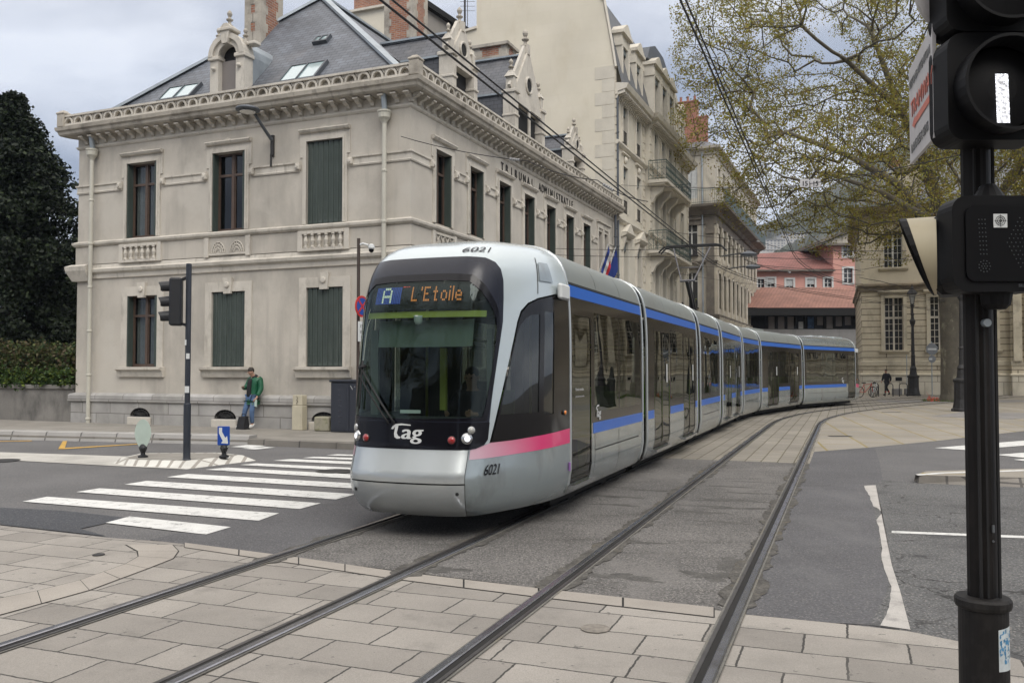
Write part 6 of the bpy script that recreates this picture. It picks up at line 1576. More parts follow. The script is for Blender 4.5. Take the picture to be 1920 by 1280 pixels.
lo=T('low_hall','low dark glazed hall with a brown tiled roof in front of the pink house','building',(30,YL,0))
FL=frame((0,YL,0),(1,0,0),(0,-1,0)); xl=AY(1385,0,YL).x; xr=AY(1660,0,YL).x; zf=AY(0,578,YL).z; zg=AY(0,549,YL).z; zb0=AY(0,617,YL).z; zb1=AY(0,590,YL).z
b=MB(FL); b.add([(xl,1.2,zf),(xr,1.2,zf),(xr,-5,zg+1.0),(xl,-5,zg+1.0)],[(0,1,2,3)]); b.build('roof','tile_orange',lo)
b=MB(FL); b.box(xl,xr,.8,1.15,zf-.75,zf-.02); b.box(xl,xr,-.3,.8,zf-.35,zf-.1); b.build('fascia','tram_under',lo)
b=MB(FL); b.box(xl,xr,-.5,0,0,zb0); b.build('base_wall',mat('concrete_grey',(.25,.245,.24),n=.1,ns=1,dirt=(.15,.15,.15),da=.5,dsc=(2,2,.3)),lo)
b=MB(FL); b.box(xl,xr,-.5,-.3,zb0,zf-.3); b.build('window_band','room_dark',lo)
wx=[1442,1460,1477.5,1496,1515,1532,1550,1567,1584]
for i,px in enumerate(wx):
    a=AY(px-5.5,0,YL).x; c=AY(px+6,0,YL).x; z1=AY(0,593,YL).z; z0=AY(0,[616,616,616,616,615,609,615,611,609][i],YL).z
    if i==3: a+=.1; c-=.05; z1-=.5
    b=MB(FL); b.box(a,c,-.29,-.24,z0,z1); b.build('window_blind',{3:'curtain',4:mat('poster_blue',(.05,.09,.17),n=.6,ns=3)}.get(i,'blind_taupe'),lo)
b=MB(FL)
for px in [1433,1451,1468.5,1487,1505.5,1524,1541,1558.5,1575.5,1592]: x=AY(px,0,YL).x; b.box(x-.12,x+.12,-.29,-.15,zb0,zb1+.1)
b.box(xl,xr,-.28,-.12,zb1-.0,zb1+.4); b.build('window_post','tram_under',lo)
# ================= stone palace on the right =================
mat('palace_stone',(.58,.52,.40),rough=.92,n=.10,ns=.6,fine=.05,dirt=(.28,.245,.185),da=.5,dsc=(.7,.7,.35),dth=.52)
mat('palace_trim',(.52,.47,.365),rough=.92,n=.14,ns=1.2,dirt=(.15,.13,.10),da=.7,dsc=(1,1,.8),dth=.50)
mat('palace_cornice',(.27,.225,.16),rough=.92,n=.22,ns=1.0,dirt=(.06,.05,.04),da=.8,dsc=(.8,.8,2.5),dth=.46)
PU=(.938,-.346,0); PN=(-.346,-.938,0); PO=Vector((24.75,61.5,0)); MP=frame(PO,PU,PN); PLn=42.0
brickmat('palace_rustic_side',(.50,.445,.34),(.46,.41,.31),(.17,.145,.11),PN,(0,0,1),3.2,.43,.035,off=.5,warp=.04,n=.12,ns=.7,bump=.9,smooth=.2)
brickmat('palace_rustic',(.57,.51,.39),(.51,.455,.345),(.19,.16,.12),PU,(0,0,1),3.2,.43,.035,off=.5,warp=.04,n=.12,ns=.7,fine=.05,dirt=(.19,.16,.115),da=.6,dth=.5,bump=.9,smooth=.2)
brickmat('palace_base',(.58,.54,.45),(.53,.49,.40),(.25,.22,.17),PU,(0,0,1),1.6,.9,.02,off=.5,warp=.02,n=.12,ns=.9,dirt=(.28,.25,.2),da=.5,dth=.52)
pal=T('palace','long ochre stone palace with tall barred windows and rusticated ground floor, on the right','building',tuple(PO))
wu=[1.5,4.4,7.2]+[10.6+3.0*k for k in range(10)]
HG=[(u,u+1.22,3.1,6.75) for u in wu]; HU=[(u,u+1.22,8.9,11.45) for u in wu]
pav=9.25
for z0,z1,m,hh,nm in ((1.3,7.4,'palace_rustic',HG,'ground_wall'),(7.4,12.2,'palace_stone',HU,'upper_wall')):
    b=MB(MP)
    for a,c,d in ((0,pav,0),(pav,PLn,.45)):
        g=[h for h in hh if a<=h[0]<c]; b.wall(a,c,z0,z1,g,d); [b.reveal(h,d-.35,d) for h in g]
    b.add([(pav,0,z0),(pav,.45,z0),(pav,.45,z1),(pav,0,z1)],[(0,1,2,3)])
    b.build(nm,m,pal); b=MB(MP); b.add([(0,0,z0),(0,-16,z0),(0,-16,z1),(0,0,z1)],[(0,1,2,3)]); b.build('return_wall','palace_rustic_side' if z0<2 else m,pal)
b=MB(MP); b.box(-.1,pav,-.3,.12,0,1.3); b.box(pav,PLn,-.3,.57,0,1.3); b.box(-.12,0,-16,.0,0,1.3); b.build('base_wall','palace_base',pal)
b=MB(MP)
for u in (2.15,2.95,5.05,6.0,8.0): b.box(u,u+.42,.121,.135,.95,1.2)
b.build('cellar_vent','room_dark',pal)
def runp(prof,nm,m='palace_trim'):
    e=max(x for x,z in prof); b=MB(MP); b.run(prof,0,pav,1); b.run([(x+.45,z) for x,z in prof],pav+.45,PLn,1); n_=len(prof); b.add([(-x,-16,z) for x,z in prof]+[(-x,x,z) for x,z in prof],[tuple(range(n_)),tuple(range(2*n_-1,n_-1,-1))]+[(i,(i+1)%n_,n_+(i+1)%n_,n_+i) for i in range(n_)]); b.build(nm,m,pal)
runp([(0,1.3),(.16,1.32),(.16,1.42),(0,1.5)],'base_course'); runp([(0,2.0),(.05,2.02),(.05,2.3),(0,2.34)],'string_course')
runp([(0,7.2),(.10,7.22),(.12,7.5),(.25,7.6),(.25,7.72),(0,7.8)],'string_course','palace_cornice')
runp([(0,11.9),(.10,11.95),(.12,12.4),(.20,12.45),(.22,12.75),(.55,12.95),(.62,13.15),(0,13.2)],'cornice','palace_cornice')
runp([(-.4,13.19),(.5,13.19),(.5,13.42),(-.4,13.6)],'lead_roof','zinc')
for h in HG+HU:
    d=.45 if h[0]>pav else 0; b=MB(MP); b.add([(h[0],d-.32,h[2]),(h[1],d-.32,h[2]),(h[1],d-.32,h[3]),(h[0],d-.32,h[3])],[(0,1,2,3)]); w_=b.build('window','window_dark',pal)
    b=MB(MP); n=4; m_=(h[0]+h[1])/2; rows=8 if h in HG else 5
    b.box(m_-.06,m_+.06,d-.31,d-.24,h[2],h[3]); b.box(h[0],h[0]+.06,d-.31,d-.24,h[2],h[3]); b.box(h[1]-.06,h[1],d-.31,d-.24,h[2],h[3])
    if h in HG: z=h[2]+(h[3]-h[2])*.62; b.box(h[0]+.06,h[1]-.06,d-.31,d-.24,z-.07,z+.07)
    for k in (1,3): x=h[0]+(h[1]-h[0])*k/4; b.box(x-.02,x+.02,d-.31,d-.26,h[2],h[3])
    for k in range(1,rows): z=h[2]+(h[3]-h[2])*k/rows; b.box(h[0]+.06,h[1]-.06,d-.305,d-.265,z-.02,z+.02)
    b.build('frame','frame_white' if h in HU else 'stone_trim',w_)
    b=MB(MP); b.box(h[0]-.22,h[0],d,d+.09,h[2],h[3]); b.box(h[1],h[1]+.22,d,d+.09,h[2],h[3]); b.box(h[0]-.22,h[1]+.22,d,d+.09,h[3],h[3]+.22)
    b.run([(d,h[2]-.25),(d+.10,h[2]-.22),(d+.18,h[2]-.1),(d+.18,h[2]),(d,h[2])],h[0]-.35,h[1]+.35)
    if h in HG: b.run([(d,h[3]+.22),(d+.10,h[3]+.26),(d+.25,h[3]+.4),(d+.25,h[3]+.5),(d,h[3]+.55)],h[0]-.4,h[1]+.4)
    b.build('window_surround','palace_trim',w_)
b=MB(MP); 
for u in (pav+.1,pav+.75,12.4,15.4,18.4,21.4,24.4): b.box(u,u+.5,.45,.60,2.3,7.2); b.box(u,u+.5,.45,.6,7.8,11.9)
b.build('pilaster','palace_trim',pal)
b=MB(MP); b.add([(-.2,.1,13.5),(PLn,.1,13.5),(PLn,-3.2,16.6),(2.0,-3.2,16.6)],[(0,1,2,3)]); b.add([(-.2,.1,13.5),(2.0,-3.2,16.6),(2.0,-13,16.6),(-.2,-16,13.5)],[(0,1,2,3)]); b.build('roof',slate('slate_palace',PU,(0,0,1.3),(.15,.16,.18),(.13,.14,.155)),pal)
b=MB(MP); b.box(2.4,4.0,-1.8,-.4,14.0,15.9); b.prism([(2.3,15.9),(4.1,15.9),(3.2,16.5)],-1.8,-.3,'y'); b.build('dormer','palace_trim',pal)
b=MB(MP); b.box(2.2,3.0,-6,-4,15.0,17.3); b.build('chimney','brick_red',pal)
# ================= hillside =================
def ridge(r):
    pts=[(-.9,40),(-.3,95),(.15,130),(.25,165),(.28,178),(.33,206),(.39,248),(.46,292),(.56,335),(.8,380),(1.2,330)]
    for (a,c),(d,e) in zip(pts,pts[1:]):
        if a<=r<=d: t=(r-a)/(d-a); return c+(e-c)*t
    return 40 if r<0 else 330
from mathutils import noise as MN
b=MB(); vs=[]; NX,NY=150,90
for j in range(NY+1):
    y=190+j*11.5
    for i in range(NX+1):
        r=.18+(.62-.18)*i/NX; x=r*y*1.0
        t=min(1,max(0,(y-200)/900)); h=ridge(r)*t**1.05
        h+=(MN.noise(Vector((x*.006,y*.006,1)))*14+MN.noise(Vector((x*.02,y*.02,4)))*6)*min(1,t*2.2)*(.35 if 560<y<700 else 1)
        if 560<y<760: h-=6
        h+=abs(MN.noise(Vector((x*.13,y*.13,9))))*7+random.uniform(0,3.0)
        vs.append((x,y,h-2 if y>200 else -3))
b.add(vs,[(j*(NX+1)+i,j*(NX+1)+i+1,(j+1)*(NX+1)+i+1,(j+1)*(NX+1)+i) for j in range(NY) for i in range(NX)])
mh=mat('hill_wood',(.045,.052,.032),rough=1,n=.35,ns=.03,fine=.45,fs=.22,dirt=(.13,.115,.095),da=.7,dsc=(.011,.011,.02),dth=.50)
struct(b.build('hill',mh,smooth=False))
def hillh(x,y):
    r=x/y; t=min(1,max(0,(y-200)/900)); return ridge(r)*t**1.05
mat('block_white',(.50,.48,.45),rough=.9,n=.06,ns=.1)
mat('block_glass',(.17,.18,.20),rough=.4,n=.1)
for px0,px1,y0,y1,Yb,lab,nf,nw in ((1423,1470,450,472,620,'lower white housing block on the wooded hillside, left one',5,7),(1467,1562,438,459,660,'long white housing block on the hillside above the pink house',4,14),(1520,1556,434,440,668,'short white upper storey block behind the long hillside block',1,5)):
    p0,p1=AY(px0,y1,Yb),AY(px1,y0,Yb); t=T('housing_block',lab,'building',(p0.x,Yb,p0.z-6),group='housing blocks on the hill')
    b=MB(); b.box(p0.x,p1.x,Yb,Yb+14,p0.z-25,p1.z); b.build('wall','block_white',t)
    b=MB(); b.box(p0.x-.4,p1.x+.4,Yb-.4,Yb+14.4,p1.z,p1.z+.5); b.build('roof','concrete_grey',t)
    w_=(p1.x-p0.x)/nw; hf=(p1.z-p0.z)/nf
    for i in range(nw):
        for j in range(nf):
            b=MB(); b.box(p0.x+w_*(i+.25),p0.x+w_*(i+.75),Yb-.06,Yb-.02,p0.z+hf*(j+.3),p0.z+hf*(j+.8)); b.build('window','block_glass',t)
# ================= trees =================
def leafmat(name,cols,rough=.6,trans=.25):
    m=bpy.data.materials.new(name); m.use_nodes=True; t=m.node_tree; b=t.nodes['Principled BSDF']; b.inputs['Roughness'].default_value=rough; b.inputs['Specular IOR Level'].default_value=.25
    ge=N(t,'ShaderNodeNewGeometry'); r=N(t,'ShaderNodeValToRGB'); L(t,ge.outputs['Random Per Island'],r.inputs[0])
    while len(r.color_ramp.elements)<len(cols): r.color_ramp.elements.new(.5)
    for i,c in enumerate(cols): r.color_ramp.elements[i].position=i/(len(cols)-1); r.color_ramp.elements[i].color=list(c)+[1]
    L(t,r.outputs[0],b.inputs['Base Color'])
    if trans>0:
        tl=N(t,'ShaderNodeBsdfTranslucent'); L(t,r.outputs[0],tl.inputs[0]); mx=N(t,'ShaderNodeMixShader'); mx.inputs[0].default_value=trans
        L(t,b.outputs[0],mx.inputs[1]); L(t,tl.outputs[0],mx.inputs[2]); L(t,mx.outputs[0],t.nodes['Material Output'].inputs[0])
    MATS[name]=m; return m
leafmat('leaf_plane',[(.30,.27,.05),(.23,.22,.04),(.36,.32,.07),(.20,.13,.04),(.26,.28,.05),(.24,.15,.05)],trans=.35)
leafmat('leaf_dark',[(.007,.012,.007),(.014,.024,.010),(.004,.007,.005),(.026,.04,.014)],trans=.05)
leafmat('leaf_hedge',[(.05,.075,.02),(.03,.055,.02),(.10,.075,.04),(.07,.10,.025),(.09,.06,.04)],trans=.15)
leafmat('leaf_ivy',[(.03,.06,.015),(.05,.09,.02),(.02,.04,.014),(.12,.16,.02)],trans=.15)
mat('bark_plane',(.13,.115,.088),rough=.9,n=.2,ns=2.5,bump=.5,bs=18,dirt=(.42,.41,.29),da=.9,dsc=(2.6,2.6,1.5),dth=.56)
mat('bark_twig',(.085,.075,.055),rough=.9,n=.25,ns=3)
mat('bark_dark',(.035,.028,.02),rough=.9,n=.2,ns=4)
def grow(skel,attr,step=.55,wt=.22,jit=.10,rng=None):
    """skel: list of (point,parent). attach each attractor to the cheapest node; returns pts,parent"""
    pts=[np.array(p,float) for p,_ in skel]; par=[q for _,q in skel]; dep=[0.0]*len(pts)
    for i,q in enumerate(par):
        if q>=0: dep[i]=dep[q]+np.linalg.norm(pts[i]-pts[q])*.4
    P=np.zeros((60000,3)); Dp=np.zeros(60000); n=len(pts)
    P[:n]=pts; Dp[:n]=dep
    par=par+[0]*(60000-n); tips=[]
    lo=int(n*0)
    for a in attr:
        d=np.linalg.norm(P[:n]-a,axis=1); c=d+wt*Dp[:n]; k=int(np.argmin(c)); L_=d[k]; m=max(1,int(L_/step)); s0=P[k].copy(); last=k
        sag=rng.normal(0,jit,3)*L_*.5
        for i in range(1,m+1):
            t=i/m; q=s0*(1-t)+a*t+sag*math.sin(math.pi*t)+rng.normal(0,jit*.35,3)*(1 if i<m else 0)
            if n>=59990: break
            P[n]=q; Dp[n]=Dp[last]+np.linalg.norm(P[n]-P[last]); par[n]=last; last=n; n+=1
        tips.append(last)
    return P[:n],par[:n],tips
def limbs(P,par,tips,r0,ex,name,matn,parent,base_r=None,nsk=0,skr=None,split=.05,mtwig='bark_twig'):
    n=len(P); cnt=np.zeros(n); 
    for t in tips: cnt[t]+=1
    for i in range(n-1,0,-1):
        if par[i]>=0: cnt[par[i]]+=cnt[i]
    R=r0*np.maximum(cnt,1)**ex
    if skr: 
        for i,r in skr.items(): R[i]=max(R[i],r) if r>0 else R[i]
    big=MB(); small=MB()
    for i in range(n):
        q=par[i]
        if q<0: continue
        a,c=Vector(P[q]),Vector(P[i]); ra,rc=R[q],R[i]; ra=min(ra,rc*1.5+.01)
        if i<nsk: ra=R[q]
        mb=big if rc>split else small; k=10 if rc>.2 else (6 if rc>.05 else (4 if rc>.02 else 3))
        d=c-a
        if d.length<1e-4: continue
        d.normalize(); u=Vector((0,0,1)) if abs(d.z)<.9 else Vector((1,0,0)); x=d.cross(u).normalized(); y=d.cross(x)
        vs=[a-d*ra*.15+(x*math.cos(2*math.pi*j/k)+y*math.sin(2*math.pi*j/k))*ra for j in range(k)]+[c+(x*math.cos(2*math.pi*j/k)+y*math.sin(2*math.pi*j/k))*rc for j in range(k)]
        mb.add(vs,[(j,(j+1)%k,k+(j+1)%k,k+j) for j in range(k)])
    o=big.build(name,matn,parent,smooth=True,recalc=False)
    if small.v: small.build('twigs',mtwig,o,recalc=False)
    return o
def leaves(name,centres,per,rad,size,matn,parent,rng,flat=.7,ball=None):
    M=len(centres)*per; c=np.repeat(np.array(centres),per,axis=0); off=rng.normal(0,1,(M,3)); off/=np.linalg.norm(off,axis=1)[:,None]+1e-9
    off*=(rng.random((M,1))**.5)*rad; off[:,2]*=flat; c=c+off
    a=rng.normal(0,1,(M,3)); a/=np.linalg.norm(a,axis=1)[:,None]; b_=np.cross(a,rng.normal(0,1,(M,3))); b_/=np.linalg.norm(b_,axis=1)[:,None]
    s=size*(.6+.8*rng.random((M,1))); a*=s; b_*=s*.75
    V=np.stack([c-a,c-b_*.9+a*.1,c+a,c+b_*.9+a*.1],axis=1).reshape(-1,3); tp=parent
    while tp.parent is not None: tp=tp.parent
    off0=ORG.get(tp.name,Vector((0,0,0)))
    V=V-np.array(off0); me=bpy.data.meshes.new(name); me.vertices.add(M*4); me.vertices.foreach_set('co',V.ravel()); me.loops.add(M*4); me.loops.foreach_set('vertex_index',np.arange(M*4)); me.polygons.add(M)
    me.polygons.foreach_set('loop_start',np.arange(0,M*4,4)); me.polygons.foreach_set('loop_total',np.full(M,4)); me.update(calc_edges=True); me.materials.append(MATS[matn])
    o=bpy.data.objects.new(name,me); COL.objects.link(o); o.parent=parent; return o
rng=np.random.default_rng(5)
def nz(p,s,k): return MN.noise(Vector((p[0]*s+k,p[1]*s,p[2]*s)))
def plane_tree(base,label,N_,seed,cen,rad,cut,sk,radii,parent_group='plane trees'):
    rg=np.random.default_rng(seed); t=T('plane_tree',label,'tree',base,group=parent_group)
    att=[]
    while len(att)<N_:
        q=rg.uniform(-1,1,3); 
        if np.linalg.norm(q)>1: continue
        p=np.array(cen)+q*np.array(rad)
        if not cut(p): continue
        if nz(p,.22,seed)<-.10+.05*rg.random() : continue
        att.append(p)
    att.sort(key=lambda p: np.linalg.norm((p-np.array([base[0],base[1],8])))+rg.random()*2)
    P,par,tips=grow(sk,att,.6,.25,.13,rg)
    o=limbs(P,par,tips,.0090,.43,'trunk','bark_plane',t,nsk=len(sk),skr=radii)
    cr=leaves('crown',[P[i] for i in tips],32,.56,.058,'leaf_plane',t,rg)
    sb=leaves('seed_balls',[P[i] for i in tips[::3]],2,.5,.035,'bark_twig',t,rg)
    return t
bx,by=24.2,47.8
sk=[((bx,by,-.2),-1),((bx,by,.4),0),((bx-.02,by,2.5),1),((bx-.10,by,5),2),((bx-.2,by,7.2),3),((bx-1.6,by-1,9.6),4),((bx-3.8,by-2,11.6),5),((bx-6.6,by-2.5,13.0),6),((bx-9.8,by-2.5,14.2),7),
 ((bx-.1,by+.3,10),4),((bx-1.2,by+.5,13.5),9),((bx-2.8,by+.3,17),10),((bx-4.2,by,20.5),11),((bx+1.6,by-.6,10),4),((bx+3.4,by-1.6,13.2),13),((bx+4.6,by-2.2,17),14),
 ((bx-2.6,by-2.2,9.9),5),((bx-5.2,by-3.0,11.0),16),((bx-8.2,by-3.4,11.9),17),((bx-3.2,by-1.4,15.6),10),((bx-6.4,by-2,18.2),19)]
rd={0:.80,1:.62,2:.56,3:.52,4:.50,5:.28,6:.21,7:.15,8:.10,9:.33,10:.26,11:.18,12:.11,13:.27,14:.21,15:.14,16:.19,17:.13,18:.09,19:.16,20:.10}
def cut1(p):
    x,y,z=p
    low=13.2-(x-8.5)*.46 if x<20 else 7.9-(x-20)*.0
    px=960+1630*x/y
    return z>max(low,4.9+abs(x-bx)*.15) and z<25 and x<33 and px>1268 and not (z<9.5 and rng.random()<.5)
plane_tree((bx,by,0),'big plane tree with mottled bark and young yellow green leaves beside the tall lamp',5200,11,(22.5,46.5,16),(15.5,11.5,11.5),cut1,sk,rd)
bx2,by2=33.5,43.0
sk2=[((bx2,by2,-.2),-1),((bx2,by2,4),0),((bx2-.3,by2,8),1),((bx2-2,by2-.5,11.5),2),((bx2-4.5,by2-.8,14.5),3),((bx2+.5,by2,13),2),((bx2+2.5,by2-1,10.5),2),((bx2-2.6,by2-1.5,9.2),2)]
plane_tree((bx2,by2,0),'second plane tree whose branches hang in at the upper right corner',1400,12,(32,42.5,15),(8.5,8,9),lambda p:p[2]>8.2,sk2,{0:.6,1:.5,2:.45,3:.28,4:.18,5:.3,6:.22,7:.2})
# grass tuft at the foot of the tree
b=MB(); rg=random.Random(4)
for k in range(500):
    a=rg.random()*6.28; r=.7+rg.random()*.55; x,y=bx+math.cos(a)*r*1.3,by+math.sin(a)*r; h=.06+rg.random()*.14; b.add([(x-.015,y,0),(x+.015,y,0),(x+rg.uniform(-.05,.05),y+rg.uniform(-.05,.05),h)],[(0,1,2)])
tag(b.build('grass',mat('grass_green',(.07,.10,.02),n=.3,ns=5),recalc=False),'short green grass growing round the foot of the plane tree','grass',kind='stuff')
# ---- garden wall, hedge, dark trees on the left ----
mat('garden_render',(.20,.19,.175),rough=.93,n=.2,ns=.8,fine=.1,dirt=(.06,.058,.055),da=.75,dsc=(1.2,1.2,.6),dth=.50,bump=.3)
gw=T('garden_wall','low grey stained garden wall under the ivy hedge, left of the courthouse','wall',tuple(loc(15,-.0,0)))
b=MB(MA); b.box(HL_+.1,26,-.35,0,0,1.13); b.build('wall','garden_render',gw); b=MB(MA); b.bbox(HL_+.1,26,-.42,.06,1.13,1.27,.02); b.build('coping','garden_render',gw)
hd=T('hedge','brown green hedge with ivy hanging over the low garden wall','hedge',tuple(loc(15,.2,1.2)))
rg=np.random.default_rng(9)
def boxpts(n,u0,u1,d0,d1,z0,z1,top=None):
    out=[]
    while len(out)<n:
        u,d,z=rg.uniform(u0,u1),rg.uniform(d0,d1),rg.uniform(z0,z1)
        if top and z>top(u): continue
        p=MA@Vector((u,d,z)); out.append(np.array(p))
    return out
leaves('ivy_foliage',boxpts(900,11.95,24,-.28,.16,1.22,1.75),9,.16,.05,'leaf_ivy',hd,rg,1)
leaves('hedge_foliage',boxpts(2200,12.0,25,-1.0,-.1,1.5,2.9,lambda u:2.55+.35*MN.noise(Vector((u*1.7,0,3)))),10,.2,.055,'leaf_hedge',hd,rg,1)
b=MB(MA)
for k in range(60): u=12.2+k*.2; b.tube([(u,-.5,1.2),(u+rg.uniform(-.1,.1),-.5+rg.uniform(-.2,.2),2.3)],.014,5)
b.build('stems','bark_dark',hd)
def conifer(x,y,h,r,label,seed,nb=1700):
    rg=np.random.default_rng(seed); t=T('conifer',label,'tree',(x,y,0),group='dark evergreens behind the garden wall')
    b=MB(); b.tube([(x,y,-.1),(x,y,h*.5),(x+.1,y,h*.97)],[.38,.25,.03],10); 
    cs=[]
    for k in range(nb):
        z=1.2+(h-1.2)*rg.random()**1.1; fr=(z-1.2)/(h-1.2); rr=r*(1-fr**1.35)*(.92+.3*nz((x,y,z*1.3),.9,seed)); a=rg.random()*6.283; rr*=.80+.75*max(-.3,nz((math.cos(a)*1.4,math.sin(a)*1.4,z*.55),1.0,seed+3))
        q=rr*(rg.random()**.35); cs.append(np.array([x+math.cos(a)*q,y+math.sin(a)*q,z-q*.12]))
        if k%9==0: b.tube([(x,y,z+.2),cs[-1]],[.05,.012],5)
    for k in range(150):
        z=2.5+(h-3.2)*rg.random(); fr=(z-1.2)/(h-1.2); a=rg.random()*6.283; r1=r*(1-fr**1.35)*(.95+.35*rg.random())+.25
        for q in range(5): f=.7+.09*q; cs.append(np.array([x+math.cos(a)*r1*f,y+math.sin(a)*r1*f,z-(q*.12)*(1+.5*rg.random())]))
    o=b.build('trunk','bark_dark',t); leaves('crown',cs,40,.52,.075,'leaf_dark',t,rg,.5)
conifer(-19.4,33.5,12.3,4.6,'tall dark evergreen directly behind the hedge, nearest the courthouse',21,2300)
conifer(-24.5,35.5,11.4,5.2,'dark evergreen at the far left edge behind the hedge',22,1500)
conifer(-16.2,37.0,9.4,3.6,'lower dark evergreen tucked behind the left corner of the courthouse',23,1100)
# ================= people =================
def skinmesh(verts,edges,name,m,parent,sub=1,smooth=True):
    """verts: list of (x,y,z,radius[,ry]); grown with a Skin modifier, then frozen to a mesh"""
    bm=bmesh.new(); ly=bm.verts.layers.skin.verify(); vs=[]
    for i,v in enumerate(verts):
        q=bm.verts.new(v[:3]); q[ly].radius=(v[3],v[4] if len(v)>4 else v[3]); q[ly].use_root=(i==0); vs.append(q)
    for a,c in edges: bm.edges.new((vs[a],vs[c]))
    me=bpy.data.meshes.new(name); bm.to_mesh(me); bm.free()
    o=bpy.data.objects.new(name,me); COL.objects.link(o)
    o.modifiers.new('s','SKIN').use_smooth_shade=True; sm=o.modifiers.new('u','SUBSURF'); sm.levels=sub; sm.render_levels=sub
    dg=bpy.context.evaluated_depsgraph_get(); dg.update(); m2=bpy.data.meshes.new_from_object(o.evaluated_get(dg))
    bpy.data.objects.remove(o); m2.name=name; m2.materials.clear(); m2.materials.append(MATS[m]); m2.polygons.foreach_set('use_smooth',[True]*len(m2.polygons))
    r=bpy.data.objects.new(name,m2); COL.objects.link(r); r.parent=parent; return r
mat('jacket_green',(.010,.095,.045),rough=.45,n=.15,ns=6); mat('denim',(.075,.13,.24),rough=.85,n=.25,ns=6,dirt=(.2,.27,.36),da=.4,dsc=(5,5,3)); mat('shoe_white',(.6,.6,.58),rough=.6,n=.05)
mat('cloth_black',(.012,.012,.014),rough=.85,n=.15); mat('phone_black',(.02,.02,.022),rough=.2,n=0); mat('paper_mint',(.5,.62,.56),rough=.8,n=.05); mat('sock_red',(.5,.06,.03),rough=.8,n=.1)
def hand(V,E,wi,w,d,palm,side,curl=.5):
    """adds palm and five fingers to the body chain: w wrist point, d direction, palm normal, thumb side"""
    w=Vector(w); d=Vector(d).normalized(); p=Vector(palm).normalized(); s=Vector(side).normalized()
    i0=len(V); c=w+d*.055; V.append((*c,.030,.018)); E.append((wi,i0))
    for k,(o,L_) in enumerate(((-.028,.062),(-.010,.074),(.010,.070),(.028,.056))):
        b0=c+d*.035+s*(-o); V.append((*b0,.0095)); a=len(V)-1; E.append((i0,a))
        q=b0+(d*(1-curl*.4)+p*curl*.6).normalized()*L_*.5; V.append((*q,.0085)); E.append((a,a+1)); q2=q+(d*(1-curl)+p*curl*1.1).normalized()*L_*.5; V.append((*q2,.0075)); E.append((a+1,a+2))
    b0=c+s*.035-d*.01; V.append((*b0,.012)); a=len(V)-1; E.append((i0,a)); q=b0+(s*.5+d*.8+p*.3).normalized()*.035; V.append((*q,.010)); E.append((a,a+1)); q2=q+(d+p*.4).normalized()*.025; V.append((*q2,.009)); E.append((a+1,a+2))
